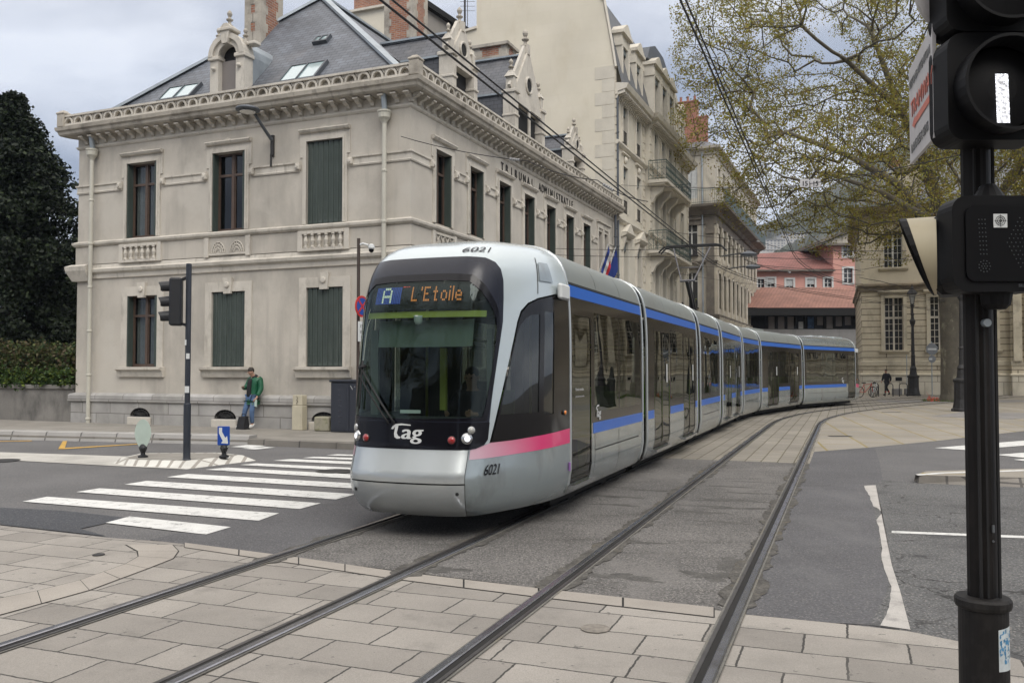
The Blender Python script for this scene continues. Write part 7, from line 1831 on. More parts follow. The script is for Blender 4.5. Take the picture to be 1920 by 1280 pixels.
def body(J,t,top,bottom,shoe,hair,hairlong=False,puffy=1.0,arms=True,coat=False):
    """J: joints (local). builds body, clothes, hair, face and shoes under the thing t"""
    V=[];E=[]
    def add(p,r,link=None,ry=None): V.append((*p,r) if ry is None else (*p,r,ry)); i=len(V)-1; (E.append((link,i)) if link is not None else None); return i
    pel=add(J['pelvis'],.13); wa=add(J['waist'],.115,pel); ch=add(J['chest'],.14,wa); nk=add(J['neck'],.055,ch)
    hb=add(J['jaw'],.066,nk); hc=add(J['head'],.098,hb); ht=add(J['crown'],.066,hc)
    for s in 'LR':
        sh=add(J['sh'+s],.058,ch); el=add(J['el'+s],.040,sh); wr=add(J['wr'+s],.027,el)
        d=Vector(J['wr'+s])-Vector(J['el'+s]); hand(V,E,wr,J['wr'+s],J.get('hd'+s,d),J.get('pn'+s,(0,-1,0)),J.get('th'+s,(0,-.3,1)),J.get('cu'+s,.5))
        hp=add(J['hip'+s],.088,pel); kn=add(J['kn'+s],.058,hp); an=add(J['an'+s],.038,kn); to=add(J['to'+s],.035,an)
    bd=skinmesh(V,E,'body','skin',t)
    jw=Vector(J['jaw']); hd=Vector(J['head']); f=Vector(J.get('face',(0,-1,-.1))).normalized(); up=(Vector(J['crown'])-jw).normalized(); f=(f-up*f.dot(up)).normalized(); rt=f.cross(up)
    b=MB()
    for s in (-1,1):
        e=hd+f*.078+rt*s*.032-up*.005; b.lathe([(.002,-.008),(.011,-.004),(.011,.004),(.002,.008)],e,8)
    b.build('eyes','room_dark',t,smooth=True,local=True)
    b=MB(); n0=hd+f*.083-up*.02; b.add([n0+up*.028,n0+rt*.014-up*.015,n0-rt*.014-up*.015,n0+f*.028-up*.012],[(0,1,3),(0,3,2),(1,2,3)]); m0=hd+f*.076-up*.062; b.bar(m0-rt*.022,m0+rt*.022,.010,.007)
    for s in (-1,1): e=hd+rt*s*.084-up*.01; b.lathe([(.004,-.025),(.016,-.015),(.018,.01),(.004,.025)],e,8)
    b.build('face','skin',t,smooth=False,local=True)
    b=MB(); c0=hd+up*.035-f*.020; K,Q=14,9; vs=[]
    for a in range(Q+1):
        ph=math.pi*a/Q
        for k in range(K):
            th=2*math.pi*k/K; vs.append(c0+up*math.cos(ph)*.088+(rt*math.cos(th)*.086+f*math.sin(th)*.090)*math.sin(ph))
    b.add(vs,[(a*K+k,a*K+(k+1)%K,(a+1)*K+(k+1)%K,(a+1)*K+k) for a in range(Q) for k in range(K)]); b.build('hair',hair,t,smooth=True,local=True)
    k=puffy; V=[];E=[]
    pl=Vector(J['pelvis']); hem=pl+Vector((0,0,-.28 if coat else -.075)); a0=add(hem,.17*k if coat else .150*k,None,.13*k); a1=add(J['waist'],.150*k,a0,.125*k); a2=add(J['chest'],.165*k,a1,.135*k); a3=add(Vector(J['neck'])-Vector((0,0,.035)),.085*k,a2)
    if not coat: add(hem-Vector((0,0,.05)),.165*k,a0,.145*k)
    for s in 'LR':
        sh=add(J['sh'+s],.085*k,a2); el=add(J['el'+s],.070*k,sh); wr=add(Vector(J['el'+s]).lerp(Vector(J['wr'+s]),.9),.052*k,el)
    jk=skinmesh(V,E,'jacket' if not coat else 'coat',top,t)
    V=[];E=[]; a0=add(pl,.132,None,.108)
    for s in 'LR':
        hp=add(J['hip'+s],.100,a0); mm=add(Vector(J['hip'+s]).lerp(Vector(J['kn'+s]),.5),.090,hp); kn=add(J['kn'+s],.074,mm); an=add(Vector(J['kn'+s]).lerp(Vector(J['an'+s]),.93),.060,kn)
    skinmesh(V,E,'trousers',bottom,t)
    for s in 'LR':
        an,to=Vector(J['an'+s]),Vector(J['to'+s]); d=to-an; d.z=0; d.normalize(); z0=min(an.z-.07,to.z-.035)
        V=[];E=[]; h=add(an-d*.045+Vector((0,0,-.045)),.055); m_=add(an+d*.06+Vector((0,0,-.035)),.056,h); q=add(to+d*.03,.052,m_,.042); add(an+Vector((0,0,.01)),.055,h)
        skinmesh(V,E,'shoe',shoe,t)
    return bd
# leaning man in the green jacket (local: facing -y)
p1=T('person','person in a green puffer jacket and jeans leaning on the wall looking at a phone','person',(0,0,0))
J1=dict(pelvis=(0,.02,.90),waist=(0,.07,1.08),chest=(.01,.12,1.28),neck=(.0,.08,1.44),jaw=(-.015,-.0,1.50),head=(-.02,-.03,1.575),crown=(-.02,-.02,1.66),face=(-.15,-.8,-.65),
 shL=(.19,.13,1.36),elL=(.24,.12,1.09),wrL=(.22,-.02,.86),pnL=(-1,0,0),thL=(0,-1,.2),cuL=.7,
 shR=(-.18,.11,1.36),elR=(-.25,.02,1.12),wrR=(-.13,-.20,1.12),hdR=(.8,-.5,.15),pnR=(0,-.2,1),thR=(-.2,-.8,.3),cuR=.6,
 hipL=(.09,.01,.86),knL=(.12,-.10,.49),anL=(.10,-.06,.11),toL=(.12,-.22,.045),hipR=(-.09,.01,.86),knR=(-.12,-.13,.49),anR=(-.16,-.16,.11),toR=(-.24,-.30,.045))
body(J1,p1,'jacket_green','denim','shoe_white','hair_dark',puffy=1.12)
b=MB(); V=[(0,.17,1.43,.085),(.075,.10,1.43,.055),(-.075,.10,1.43,.055),(0,.0,1.40,.06)]; skinmesh(V,[(0,1),(0,2),(1,3)],'hood','cloth_black',p1)
V=[(-.02,-.02,1.40,.06),(-.02,-.05,1.28,.075),(-.02,-.07,1.05,.075),(-.02,-.08,.86,.075)]; skinmesh(V,[(0,1),(1,2),(2,3)],'pullover','cloth_black',p1)
pos=G(474,800.5,.12); wl_=MA.inverted()@Vector((pos[0],pos[1],0)); base=MA@Vector((4.80,.36,0)); base.z=.117
ROT=-math.atan2(.385,.923)
p1.location=base; p1.rotation_euler=(0,0,ROT-.15)
Mp=Matrix.Translation(base)@Matrix.Rotation(ROT-.15,4,'Z')
b=MB(Mp); b.bbox(-.075,.055,-.295,-.285,1.12,1.13,.002); b.box(-.10,.03,-.29,-.225,1.135,1.147); tag(b.build('phone','phone_black'),'dark phone in the hand of the person in the green jacket','phone')
b=MB(Mp); b.add([(.17,-.06,.62),(.27,-.05,.60),(.28,-.06,.80),(.19,-.07,.83)],[(0,1,2,3)]); b.box(.185,.27,-.072,-.066,.62,.80); tag(b.build('paper','paper_mint'),'pale folded paper held low by the person in the green jacket','paper')
b=MB(Mp)
b.add([(-.14,-.42,.0),(.16,-.42,.0),(.16,-.20,.0),(-.14,-.20,.0),(-.11,-.36,.33),(.15,-.35,.34),(.14,-.24,.36),(-.10,-.25,.35)],[(0,1,2,3),(4,5,6,7),(0,1,5,4),(1,2,6,5),(2,3,7,6),(3,0,4,7)]); b.tube([(-.05,-.3,.33),(-.04,-.3,.42),(.08,-.3,.42),(.09,-.3,.33)],.012,6)
tag(b.build('backpack','cloth_black'),'black bag standing between the feet of the person in green','bag')
# walker by the palace
p2=T('person','person in dark clothes and hood walking past the palace wall, red socks','person',(0,0,0))
J2=dict(pelvis=(0,0,.93),waist=(0,-.01,1.1),chest=(0,-.03,1.32),neck=(0,-.05,1.49),jaw=(0,-.07,1.55),head=(0,-.08,1.63),crown=(0,-.08,1.72),face=(0,-1,-.1),
 shL=(.19,-.02,1.41),elL=(.24,.10,1.15),wrL=(.22,.06,.92),shR=(-.19,-.02,1.41),elR=(-.24,-.08,1.14),wrR=(-.21,-.22,.95),
 hipL=(.09,0,.89),knL=(.10,-.22,.50),anL=(.10,-.30,.12),toL=(.10,-.44,.05),hipR=(-.09,0,.89),knR=(-.10,.10,.48),anR=(-.10,.38,.17),toR=(-.10,.30,.05))
body(J2,p2,'cloth_dark','cloth_black','cloth_black','hair_dark',coat=True,puffy=1.1)
b=MB()
for s in 'LR': 
    k,a=Vector(J2['kn'+s]),Vector(J2['an'+s]); b.tube([k.lerp(a,.55),k.lerp(a,.72)],.066,8)
b.build('sock','sock_red',p2,local=True)
x,y=G(1663,741.5); p2.location=(x,y,.006); p2.rotation_euler=(0,0,R_(-62))
# tram driver
p3=T('person','driver in dark clothes seated behind the tram windscreen','person',(0,0,0))
J3=dict(pelvis=(0,0,.92),waist=(0,.02,1.08),chest=(0,.02,1.30),neck=(0,0,1.46),jaw=(0,-.02,1.52),head=(0,-.03,1.60),crown=(0,-.03,1.69),face=(0,-1,-.1),
 shL=(.19,.02,1.38),elL=(.25,-.12,1.16),wrL=(.17,-.34,1.18),shR=(-.19,.02,1.38),elR=(-.25,-.12,1.16),wrR=(-.17,-.34,1.18),
 hipL=(.10,0,.90),knL=(.13,-.42,.92),anL=(.13,-.46,.50),toL=(.13,-.60,.42),hipR=(-.10,0,.90),knR=(-.13,-.42,.92),anR=(-.13,-.46,.50),toR=(-.13,-.60,.42))
body(J3,p3,'cloth_dark','cloth_dark','cloth_black','hair_dark')
dp=L0+TD*(-3.0+1.42)+TR*.18; p3.location=(dp.x,dp.y,.07); p3.rotation_euler=(0,0,-TH)
b=c1.mb(); b.bbox(1.20,1.62,-.05,.42,.78,.90,.03); b.bbox(1.58,1.70,-.05,.42,.88,1.62,.04); b.box(1.35,1.45,.13,.23,.37,.8); b.build('driver_seat','tram_rubber',tram)
# ================= street furniture, left side =================
mat('pole_dark',(.022,.027,.038),rough=.45,n=.1,ns=5,coat=.2,dirt=(.06,.065,.075),da=.4,dsc=(4,4,2)); mat('signal_black',(.012,.013,.016),rough=.5,n=.1,ns=8); mat('sign_blue',(.012,.06,.32),rough=.4,n=.03); mat('sign_back',(.42,.50,.45),rough=.5,n=.08,ns=4)
mat('cabinet_dark',(.026,.030,.042),rough=.5,n=.1,ns=4); mat('cabinet_cream',(.50,.46,.35),rough=.6,n=.08,ns=3,dirt=(.3,.26,.18),da=.4,dsc=(4,4,2)); mat('mossy_stone',(.33,.31,.24),rough=.95,n=.2,ns=5,dirt=(.10,.11,.03),da=.9,dsc=(5,5,5),dth=.48,bump=.4)
x,y=G(350,862,.10); ts=T('traffic_light','slim dark traffic light on the island, its three lamps turned to the left','traffic light',(x,y,.10))
b=MB(); b.lathe([(.075,.0),(.075,.02),(.066,.03),(.066,1.02),(.060,1.04)],(x,y,.10),14); b.build('base_sleeve','pole_dark',ts,smooth=False)
b=MB(); b.lathe([(.050,0),(.050,2.60),(.02,2.61)],(x,y,1.10),12); pl_=b.build('pole','pole_dark',ts)
b=MB(); b.box(x-.012,x+.05,y-.058,y-.052,1.95,2.05); b.box(x-.03,x+.05,y-.058,y-.052,1.33,1.45); b.box(x-.04,x-.01,y-.058,y-.052,2.2,2.3); b.build('sticker','white_paint',pl_)
hr=R_(14); HM=Matrix.Translation((x-.25,y,0))@Matrix.Rotation(hr,4,'Z'); b=MB(HM); b.bbox(-.09,.13,-.14,.14,2.56,3.44,.03); hs=b.build('signal_head','signal_black',ts)
b=MB(); b.bar((x-.14,y,3.40),(x,y,3.46),.05,.05); b.bar((x-.14,y,2.60),(x,y,2.56),.05,.05); b.build('bracket','signal_black',ts)
for z in (2.73,3.0,3.28):
    b=MB(HM); K=14; pts=[]
    for i in range(K+1):
        a=-R_(50)+R_(280)*i/K; c,s=math.cos(a),math.sin(a); L_=.15+.05*max(0,s); pts+=[(-.09,c*.105,z+s*.105),(-.09-L_,c*.095,z+s*.095-.015)]
    b.add(pts,[(2*i,2*i+2,2*i+3,2*i+1) for i in range(K)]); b.build('visor','signal_black',hs)
    b=MB(HM); b.lathe([(.09,-.095),(.085,-.10),(.02,-.11)],(0,0,z),14,ax='x'); b.build('lens','red_lens' if z>3.2 else 'lamp_lens',hs)
def mount(b,x,y,z,s=1.0): b.lathe([(.09*s,0),(.09*s,.03),(.045*s,.05),(.04*s,.09),(.065*s,.14),(.075*s,.18),(.06*s,.22),(.03*s,.25)],(x,y,z),12)
x,y=G(268,857,.104); t=T('sign','pale blank oval back of a road sign at the left end of the island','sign',(x,y,.104))
b=MB(); mount(b,x,y,.104); b.build('mount','signal_black',t)
def oval(x,y,z0,w,h,ya,m,par,nm):
    b=MB(); K=32; P=[]
    for i in range(K): 
        a=2*math.pi*i/K; s=math.sin(a); ww=w/2*(1 if s>0 else 1-.25*(-s)); P.append((x+math.cos(a)*ww,z0+h/2+s*h/2))
    b.prism(P,ya,ya+.012,'y'); return b.build(nm,m,par)
oval(x,y,.26,.31,.56,y-.02,'sign_back',t,'plate')
x,y=G(420,857,.104); t=T('sign','small blue keep right sign with a white arrow on the island','sign',(x,y,.104))
b=MB(); mount(b,x,y,.104); b.build('mount','signal_black',t); oval(x,y,.22,.24,.45,y-.02,'sign_back',t,'plate')
b=MB(); b.bbox(x-.115,x+.115,y-.045,y-.025,.335,.69,.008); pb=b.build('panel','sign_blue',t)
b=MB(); yy=y-.0475; P=[(-.085,.665),(-.025,.665),(-.025,.585),(.035,.475),(.070,.51),(.090,.365),(-.045,.375),(-.012,.415),(-.055,.50),(-.085,.56)]
b.add([(x+p,yy,q) for p,q in P],[tuple(range(len(P)))]); b.build('arrow','white_paint',pb,recalc=False)
# cabinets against the wall
t=T('utility_cabinet','dark blue two door electrical cabinet against the courthouse wall, partly behind the tram','cabinet',tuple(MA@Vector((1.4,.4,.117))))
b=MB(MA); b.bbox(.85,2.02,.18,.62,.117,1.42,.015); bo=b.build('casing','cabinet_dark',t)
b=MB(MA); b.bbox(.80,2.06,.15,.66,1.42,1.49,.02); b.build('lid','cabinet_dark',bo)
for u0 in (.88,1.45):
    b=MB(MA); b.box(u0,u0+.54,.62,.632,.17,1.38); b.box(u0+.08,u0+.46,.632,.637,.24,1.30); dr=b.build('door','cabinet_dark',t)
    b=MB(MA)
    for k in range(7):
        z=.34+k*.14; uc=u0+.27; b.add([(uc-.07,.6375,z+.06),(uc+.07,.6375,z+.06),(uc,.6375,z),(uc,.655,z+.05)],[(0,1,3),(1,2,3),(2,0,3)])
    b.build('louvre',mat('cabinet_stud',(.05,.055,.07),rough=.4,n=0) if u0<1.0 else 'cabinet_stud',dr)
b=MB(MA); 
rg=random.Random(8)
for k in range(9):
    a,c=.95+rg.random()*.5,1.22+rg.random()*.2; b.bar((a,.641,c),(a+rg.uniform(-.1,.1),.641,c+rg.uniform(-.12,.1)),.022,.004)
b.build('graffiti','white_paint',t)
t=T('service_box','narrow cream service box with a black scribble, between the person and the cabinet','cabinet',tuple(MA@Vector((3.23,.25,.117))))
b=MB(MA); b.bbox(3.07,3.40,.18,.42,.117,.78,.01); b.bbox(3.08,3.39,.18,.41,.785,1.06,.012); b.build('casing','cabinet_cream',t)
b=MB(MA); 
for k in range(7): z=.82+k*.03; b.bar((3.23+.02*math.sin(k*2.1),.414,z),(3.23+.03*math.sin(k*2.1+2),.414,z+.035),.014,.004)
b.build('scribble','letter_black',t)
b=MB(MA); b.bbox(2.14,2.62,.17,.52,.117,.50,.03); tag(b.build('stone_block','mossy_stone'),'short mossy stone block standing beside the dark cabinet','stone block')
# camera pole
x,y=-3.86,21.8; t=T('camera_pole','thin brown pole with a white dome camera and parking signs behind the tram','pole',(x,y,.117))
b=MB(); b.tube([(x,y,.117),(x,y,5.05)],.042,10); b.build('pole',mat('pole_brown',(.05,.035,.028),rough=.6,n=.1),t)
b=MB(); b.tube([(x,y,4.88),(x+.10,y,4.92),(x+.24,y,4.88)],.028,8); b.lathe([(.03,.08),(.075,.05),(.085,-.02),(.07,-.05)],(x+.32,y,4.83),12); cm=b.build('camera_arm','white_paint',t)
b=MB(); b.lathe([(.068,-.05),(.06,-.11),(.02,-.14)],(x+.32,y,4.83),12); b.build('camera_dome','tram_black',cm)
SM=Matrix.Translation((x+.10,y-.06,0))@Matrix.Rotation(R_(62),4,'Z')
b=MB(SM); b.lathe([(.27,-.01),(.27,.01)],(0,0,3.33),24,ax='y'); sg=b.build('no_parking_sign',mat('sign_red',(.5,.03,.025),rough=.4,n=.03),t)
b=MB(SM); b.lathe([(.215,-.015),(.215,-.012)],(0,0,3.33),24,ax='y'); b.build('field','sign_blue',sg); b=MB(SM); b.bar((-.15,-.018,3.48),(.15,-.018,3.18),.05,.004,up=(0,1,0)); b.bar((.15,-.018,3.48),(-.15,-.018,3.18),.05,.004,up=(0,1,0)); b.build('cross','sign_red',sg)
b=MB(SM); b.bbox(-.16,.10,-.015,.0,2.45,2.95,.004); pl_=b.build('plate','white_paint',t); b=MB(SM)
for i,s_ in enumerate(('ET','EN','P')): add_text(b,s_,.10,(-.03,-.017,2.80-.14*i),(1,0,0),(0,0,1),.001,'c')
b.build('plate_text','letter_black',pl_)
# ================= right side, far =================
def hist_lamp(x,y,lab,H=7.35):
    t=T('street_lamp',lab,'street lamp',(x,y,0),group='tall cast iron lamps')
    b=MB(); b.lathe([(.46,0),(.46,.10),(.40,.14),(.34,.5),(.33,1.2),(.38,1.25),(.38,1.32),(.24,1.40),(.19,1.75),(.22,1.80),(.14,1.95),(.12,2.6),(.15,2.65),(.11,2.72),(.085,4.6),(.10,4.65),(.15,4.75),(.19,4.95),(.10,5.12),(.08,5.3),(.13,5.38),(.07,5.5),(.07,5.85),(.16,5.95),(.06,6.02)],(x,y,0),12); b.build('post','iron_dark',t)
    b=MB()
    for k in range(4):
        a=math.pi/2*k+.4; c,s=math.cos(a),math.sin(a); b.bar((x+c*.12,y+s*.12,6.05),(x+c*.26,y+s*.26,6.75),.025)
    b.lathe([(.30,6.73),(.34,6.78),(.30,6.82),(.20,7.0),(.10,7.06),(.13,7.12),(.05,7.2),(.02,7.4)],(x,y,0),8); b.lathe([(.14,6.02),(.14,6.07)],(x,y,0),8); ln=b.build('lantern','iron_dark',t)
    b=MB(); b.lathe([(.12,6.07),(.24,6.72)],(x,y,0),4); b.build('glass','lamp_lens',ln)
x,y=G(1713,742); hist_lamp(x,y,'tall dark cast iron lamp in front of the palace windows'); x,y=G(1800,771); hist_lamp(x+.13,y,'nearer cast iron lamp half hidden behind the foreground signal pole')
x,y=G(1748,743); t=T('sign','grey octagonal sign seen from behind on a thin post by the palace','sign',(x,y,0))
b=MB(); b.tube([(x,y,0),(x,y,3.55)],.035,8); b.build('post','zinc',t)
b=MB(); b.lathe([(.40,-.012),(.40,.012)],(x,y-.05,3.06),8,ax='y'); pl_=b.build('octagon_plate',mat('sign_grey',(.22,.23,.24),rough=.4,metal=.5,n=.1,ns=5),t); b=MB(); b.box(x-.28,x+.28,y-.075,y-.062,3.0,3.12); b.build('bracket','white_paint',pl_)
b=MB(); b.lathe([(.24,-.012),(.24,.012)],(x,y-.05,2.42),16,ax='y'); pl_=b.build('round_plate','sign_grey',t); b=MB(); b.box(x-.2,x,y-.075,y-.062,2.36,2.48); b.build('bracket','white_paint',pl_)
x,y=G(1701,741); b=MB(); b.tube([(x,y,0),(x,y,2.75)],.03,8); tag(b.build('post','zinc'),'thin grey post just left of the tall lamp','post')
def rack(px,lab):
    x,y=G(px,743); b=MB(); b.tube([(x-.26,y,0),(x-.26,y,.72),(x-.18,y,.84),(x+.18,y,.84),(x+.26,y,.72),(x+.26,y,0)],.03,8); tag(b.build('bike_rack','iron_dark'),lab,'bike rack','bike racks')
rack(1694,'empty bike rack arch between the walker and the tall lamp'); rack(1667,'bike rack arch directly behind the walking person'); rack(1640,'bike rack arch holding the two bicycles')
def bicycle(x,y,rot,lab,col):
    t=T('bicycle',lab,'bicycle',(0,0,0),group='bicycles'); 
    for wx in (-.52,.52):
        b=MB(); b.tube([(wx+.33*math.cos(2*math.pi*k/20),0,.34+.33*math.sin(2*math.pi*k/20)) for k in range(21)],.022,6,cap=False); w_=b.build('wheel','tram_rubber',t,local=True)
        b=MB()
        for k in range(8): a=math.pi*k/8; b.bar((wx+.31*math.cos(a),0,.34+.31*math.sin(a)),(wx-.31*math.cos(a),0,.34-.31*math.sin(a)),.006)
        b.build('spokes','chrome',w_,local=True)
    b=MB()
    for p,q in (((-.52,0,.34),(-.10,0,.32)),((-.10,0,.32),(-.22,0,.86)),((-.22,0,.80),(.36,0,.84)),((-.10,0,.32),(.36,0,.78)),((-.52,0,.34),(-.20,0,.78)),((.36,0,.92),(.52,0,.34))): b.tube([p,q],.018,6)
    b.build('frame',col,t,local=True)
    b=MB(); b.bbox(-.36,-.10,-.07,.07,.88,.94,.02); b.build('saddle','tram_rubber',t,local=True)
    b=MB(); b.tube([(.34,0,.90),(.35,0,1.02)],.015,6); b.tube([(.28,-.26,1.02),(.37,0,1.04),(.28,.26,1.02)],.014,6); b.build('handlebar','chrome',t,local=True)
    t.location=(x,y,.006); t.rotation_euler=(.06,0,rot)
x,y=G(1624,745); bicycle(x,y,R_(20),'bicycle with a red frame nearest the rear of the tram','sign_red'); x,y=G(1640,744); bicycle(x,y,R_(55),'white framed bicycle on the right of the pair','white_paint')
for px,lab in ((1682,'low stone cube between the walker and the empty bike rack'),(1705,'low stone cube beside the foot of the tall lamp')):
    x,y=G(px,740.5); b=MB(); b.bbox(-.26,.26,-.26,.26,0,.44,.03); o=b.build('stone_cube','concrete_grey'); o.location=(x,y,.005); tag(o,lab,'stone block','low stone cubes')
b=MB(); rg=random.Random(2); x,y=bx-1.4,by-.6
for k in range(40):
    a=rg.random()*6.28; r=rg.random()*.32; q=(x+math.cos(a)*r,y+math.sin(a)*r*.6,rg.random()*.22); b.add([q,(q[0]+.05,q[1],q[2]+.02),(q[0]+.02,q[1]+.02,q[2]+.07)],[(0,1,2)])
for k in range(4): b.tube([(x,y,0),(x-.1-.08*k,y,.3+.08*k)],.004,4)
tag(b.build('flowering_plant','sock_red'),'low red flowering plant at the left foot of the plane tree','plant')
# flags on the courthouse side
def flag(u,dd,lab,stripes,tilt):
    o0=loc(u,0,0); base=CC+B3*u-A3*.1+Vector((0,0,5.35)); tip=CC+B3*(u+tilt)-A3*.75+Vector((0,0,7.1))
    t=T('flag',lab,'flag',tuple(base),group='flags on the courthouse')
    b=MB(); b.tube([base,tip],.022,6); b.build('staff','white_paint',t)
    n=9; d=(tip-base); side=(B3*.9-A3*.35).normalized(); bs=[]
    for si,(m,f0,f1) in enumerate(stripes):
        b=MB(); vs=[]
        for j in range(n+1):
            q=base+d*(.98-.62*j/n)
            for f in (f0,(f0+f1)/2,f1):
                fold=.06*math.sin(j*1.9+f*9); vs.append(q+Vector((0,0,-1))*(f*.95)+side*(.10+f*.12+fold)+A3*fold*.8)
        b.add(vs,[(3*j+k,3*j+k+1,3*j+k+4,3*j+k+3) for j in range(n) for k in (0,1)]); cl=b.build('cloth',m,t,smooth=True)
    return t,base,d,side
mat('flag_blue',(.02,.045,.22),rough=.8,n=.1); mat('flag_white',(.6,.6,.6),rough=.8,n=.05); mat('flag_red',(.45,.02,.03),rough=.8,n=.05); mat('star_gold',(.6,.42,.05),rough=.7,n=0)
flag(15.9,0,'blue, white and red flag hanging from the courthouse side, nearer one',[('flag_blue',0,.32),('flag_white',.32,.64),('flag_red',.64,.96)],-.15)
t,fb0,fd0,fs0=flag(16.8,0,'dark blue flag hanging beside the tricolour on the courthouse side',[('flag_blue',0,.95)],.1)
b=MB()
for k in range(12):
    a=2*math.pi*k/12; q=fb0+fd0*.72+Vector((0,0,-.55+.22*math.cos(a)))+fs0*(.27)+fd0.normalized()*.2*math.sin(a)-A3*.03; b.lathe([(.03,-.01),(.03,.01)],q,5,ax='x')
b.build('stars','star_gold',t)
# ================= foreground signal on the right =================
PX,PY=1.643,3.06
fg=T('tram_signal','dark foreground signal pole with round tram signal lens showing a white bar','tram signal',(PX,PY,0))
mat('fg_pole',(.007,.006,.006),rough=.6,spec=.25,n=.1,ns=12,dirt=(.025,.02,.018),da=.5,dsc=(8,8,3)); mat('fg_black',(.004,.004,.005),rough=.55,spec=.2,n=.1,ns=9)
mat('fg_sleeve',(.012,.011,.011),rough=.6,spec=.25,n=.12,ns=14,dirt=(.045,.042,.04),da=.5,dsc=(9,9,5)); mat('led_dim',(.10,.11,.12),rough=.3,n=0); mat('hood_beige',(.42,.37,.26),rough=.5,n=.05)
b=MB(); 
P=[]; 
for k in range(16):
    a=2*math.pi*(k+.5)/16; r=.050 if k%4 in (0,3) else .045; P.append((PX+math.cos(a)*r,PY+math.sin(a)*r))
b.prism(P,.9,3.6,'z'); po=b.build('pole','fg_pole',fg)
b=MB(); 
for dx in (-.030,-.006,.034): b.box(PX+dx-.004,PX+dx+.004,PY-.0515,PY-.043,.975,3.6)
b.build('groove','room_dark',po)
b=MB(); b.lathe([(.12,0),(.12,.02),(.080,.03),(.079,.93),(.088,.935),(.091,.945),(.091,.962),(.084,.970),(.05,.972)],(PX,PY,0),32); sl_=b.build('base_sleeve','fg_sleeve',fg,smooth=False)
b=MB(); K=6
def sleeve_pt(t,z,r=.0805): a=-math.pi/2+t; return (PX+math.cos(a)*r,PY+math.sin(a)*r,z)
vs=[]
for i in range(K+1):
    t=.10+.78*i/K; vs+=[sleeve_pt(t,.735),sleeve_pt(t,.875+.008*(i/K))]
b.add(vs,[(2*i,2*i+2,2*i+3,2*i+1) for i in range(K)]); st=b.build('sticker',mat('sticker_white',(.55,.6,.62),rough=.5,n=.15,ns=30),sl_)
b=MB(); rg=random.Random(12)
for k in range(46):
    t=.14+.66*rg.random(); z=.755+.11*rg.random(); w_=.03+.07*rg.random(); h=.004+.014*rg.random(); r=.0812+.0002*k/46
    b.add([sleeve_pt(t,z,r),sleeve_pt(t+w_,z+.004,r),sleeve_pt(t+w_*.8,z+h,r),sleeve_pt(t-.02,z+h*.8,r)],[(0,1,2,3)])
b.build('sticker_print',mat('print_blue',(.06,.22,.40),rough=.5,n=.5,ns=25),st)
b=MB(); b.box(PX+.006,PX+.014,PY-.058,PY-.053,1.20,1.225); b.lathe([(.004,0),(.004,.003)],(PX+.010,PY-.056,1.17),8,ax='y'); b.build('label','led_dim',po)
for z in (2.40,2.0): b=MB(); b.lathe([(.014,-.07),(.014,-.05),(.006,-.045)],(PX-.005,PY,z-.015 if z>2.2 else 1.92),12,ax='y'); b.build('bolt','zinc',po)
def rbox(b,x0,x1,y0,y1,z0,z1,r,k=5):
    P=[]
    for cx,cz,a0 in ((x1-r,z1-r,0),(x0+r,z1-r,90),(x0+r,z0+r,180),(x1-r,z0+r,270)):
        for i in range(k+1): a=R_(a0+90*i/k); P.append((cx+r*math.cos(a),cz+r*math.sin(a)))
    b.prism(P,y0,y1,'y')
HY=PY-.10
for i,(z0,z1) in enumerate(((2.53,2.895),(2.90,3.26))):
    b=MB(); rbox(b,PX-.175,PX+.175,HY-.06,HY+.07,z0,z1,.055); hd_=b.build('signal_head','fg_black',fg)
    zc=(z0+z1)/2-.01; xc=PX+.0; b=MB(); b.lathe([(.155,-.0),(.160,-.085),(.150,-.085),(.145,0)],(xc,HY-.06,zc),36,ax='y'); b.build('lens_ring','fg_black',hd_)
    b=MB(); b.lathe([(.144,-.004),(.05,-.02),(.01,-.022)],(xc,HY-.055,zc),32,ax='y'); ln=b.build('lens','fg_black',hd_)
    if i==0:
        b=MB(); rg=random.Random(6); nx,nz_=7,26; w_,h=.044,.166; xm,zm=PX+.000,2.665
        for a in range(nx):
            for c in range(nz_):
                s=.82+.18*rg.random(); x0=xm-w_/2+w_*a/nx+ .0009*c/26*-4; z0_=zm-h/2+h*c/nz_; b.add([(x0,HY-.0795,z0_),(x0+w_/nx*s,HY-.0795,z0_),(x0+w_/nx*s,HY-.0795,z0_+h/nz_*s),(x0,HY-.0795,z0_+h/nz_*s)],[(0,1,2,3)])
        mb_=mat('bar_lit',(.5,.5,.5),n=0,emit=(.9,.92,1),es=1.3); tn=mb_.node_tree; ge=N(tn,'ShaderNodeNewGeometry'); rr_=N(tn,'ShaderNodeMapRange'); rr_.inputs[3].default_value=.35; rr_.inputs[4].default_value=2.0; L(tn,ge.outputs['Random Per Island'],rr_.inputs[0]); L(tn,rr_.outputs[0],tn.nodes['Principled BSDF'].inputs['Emission Strength'])
        b.build('light_bar',mb_,ln,recalc=False)
b=MB(); rbox(b,PX-.160,PX+.160,HY-.045,HY+.06,2.02,2.345,.05); lh=b.build('warning_head','fg_black',fg)
b=MB(); rbox(b,PX-.118,PX+.118,HY-.052,HY-.044,2.055,2.31,.03); b.build('screen',mat('screen_black',(.005,.005,.006),rough=.3,n=0,spec=.3),lh)
b=MB(); b.lathe([(.022,.05),(.03,.04),(.055,.0)],(PX+.0,HY+.02,2.345),14); b.lathe([(.052,0),(.045,-.04),(.030,-.055)],(PX+.02,HY+.02,2.02),14); b.build('mounting_cone','fg_black',lh)
b=MB(); yd=HY-.0535
def dot(x,z,r=.0022): b.lathe([(r,0),(r*.6,-.002)],(x,yd,z),6,ax='y')
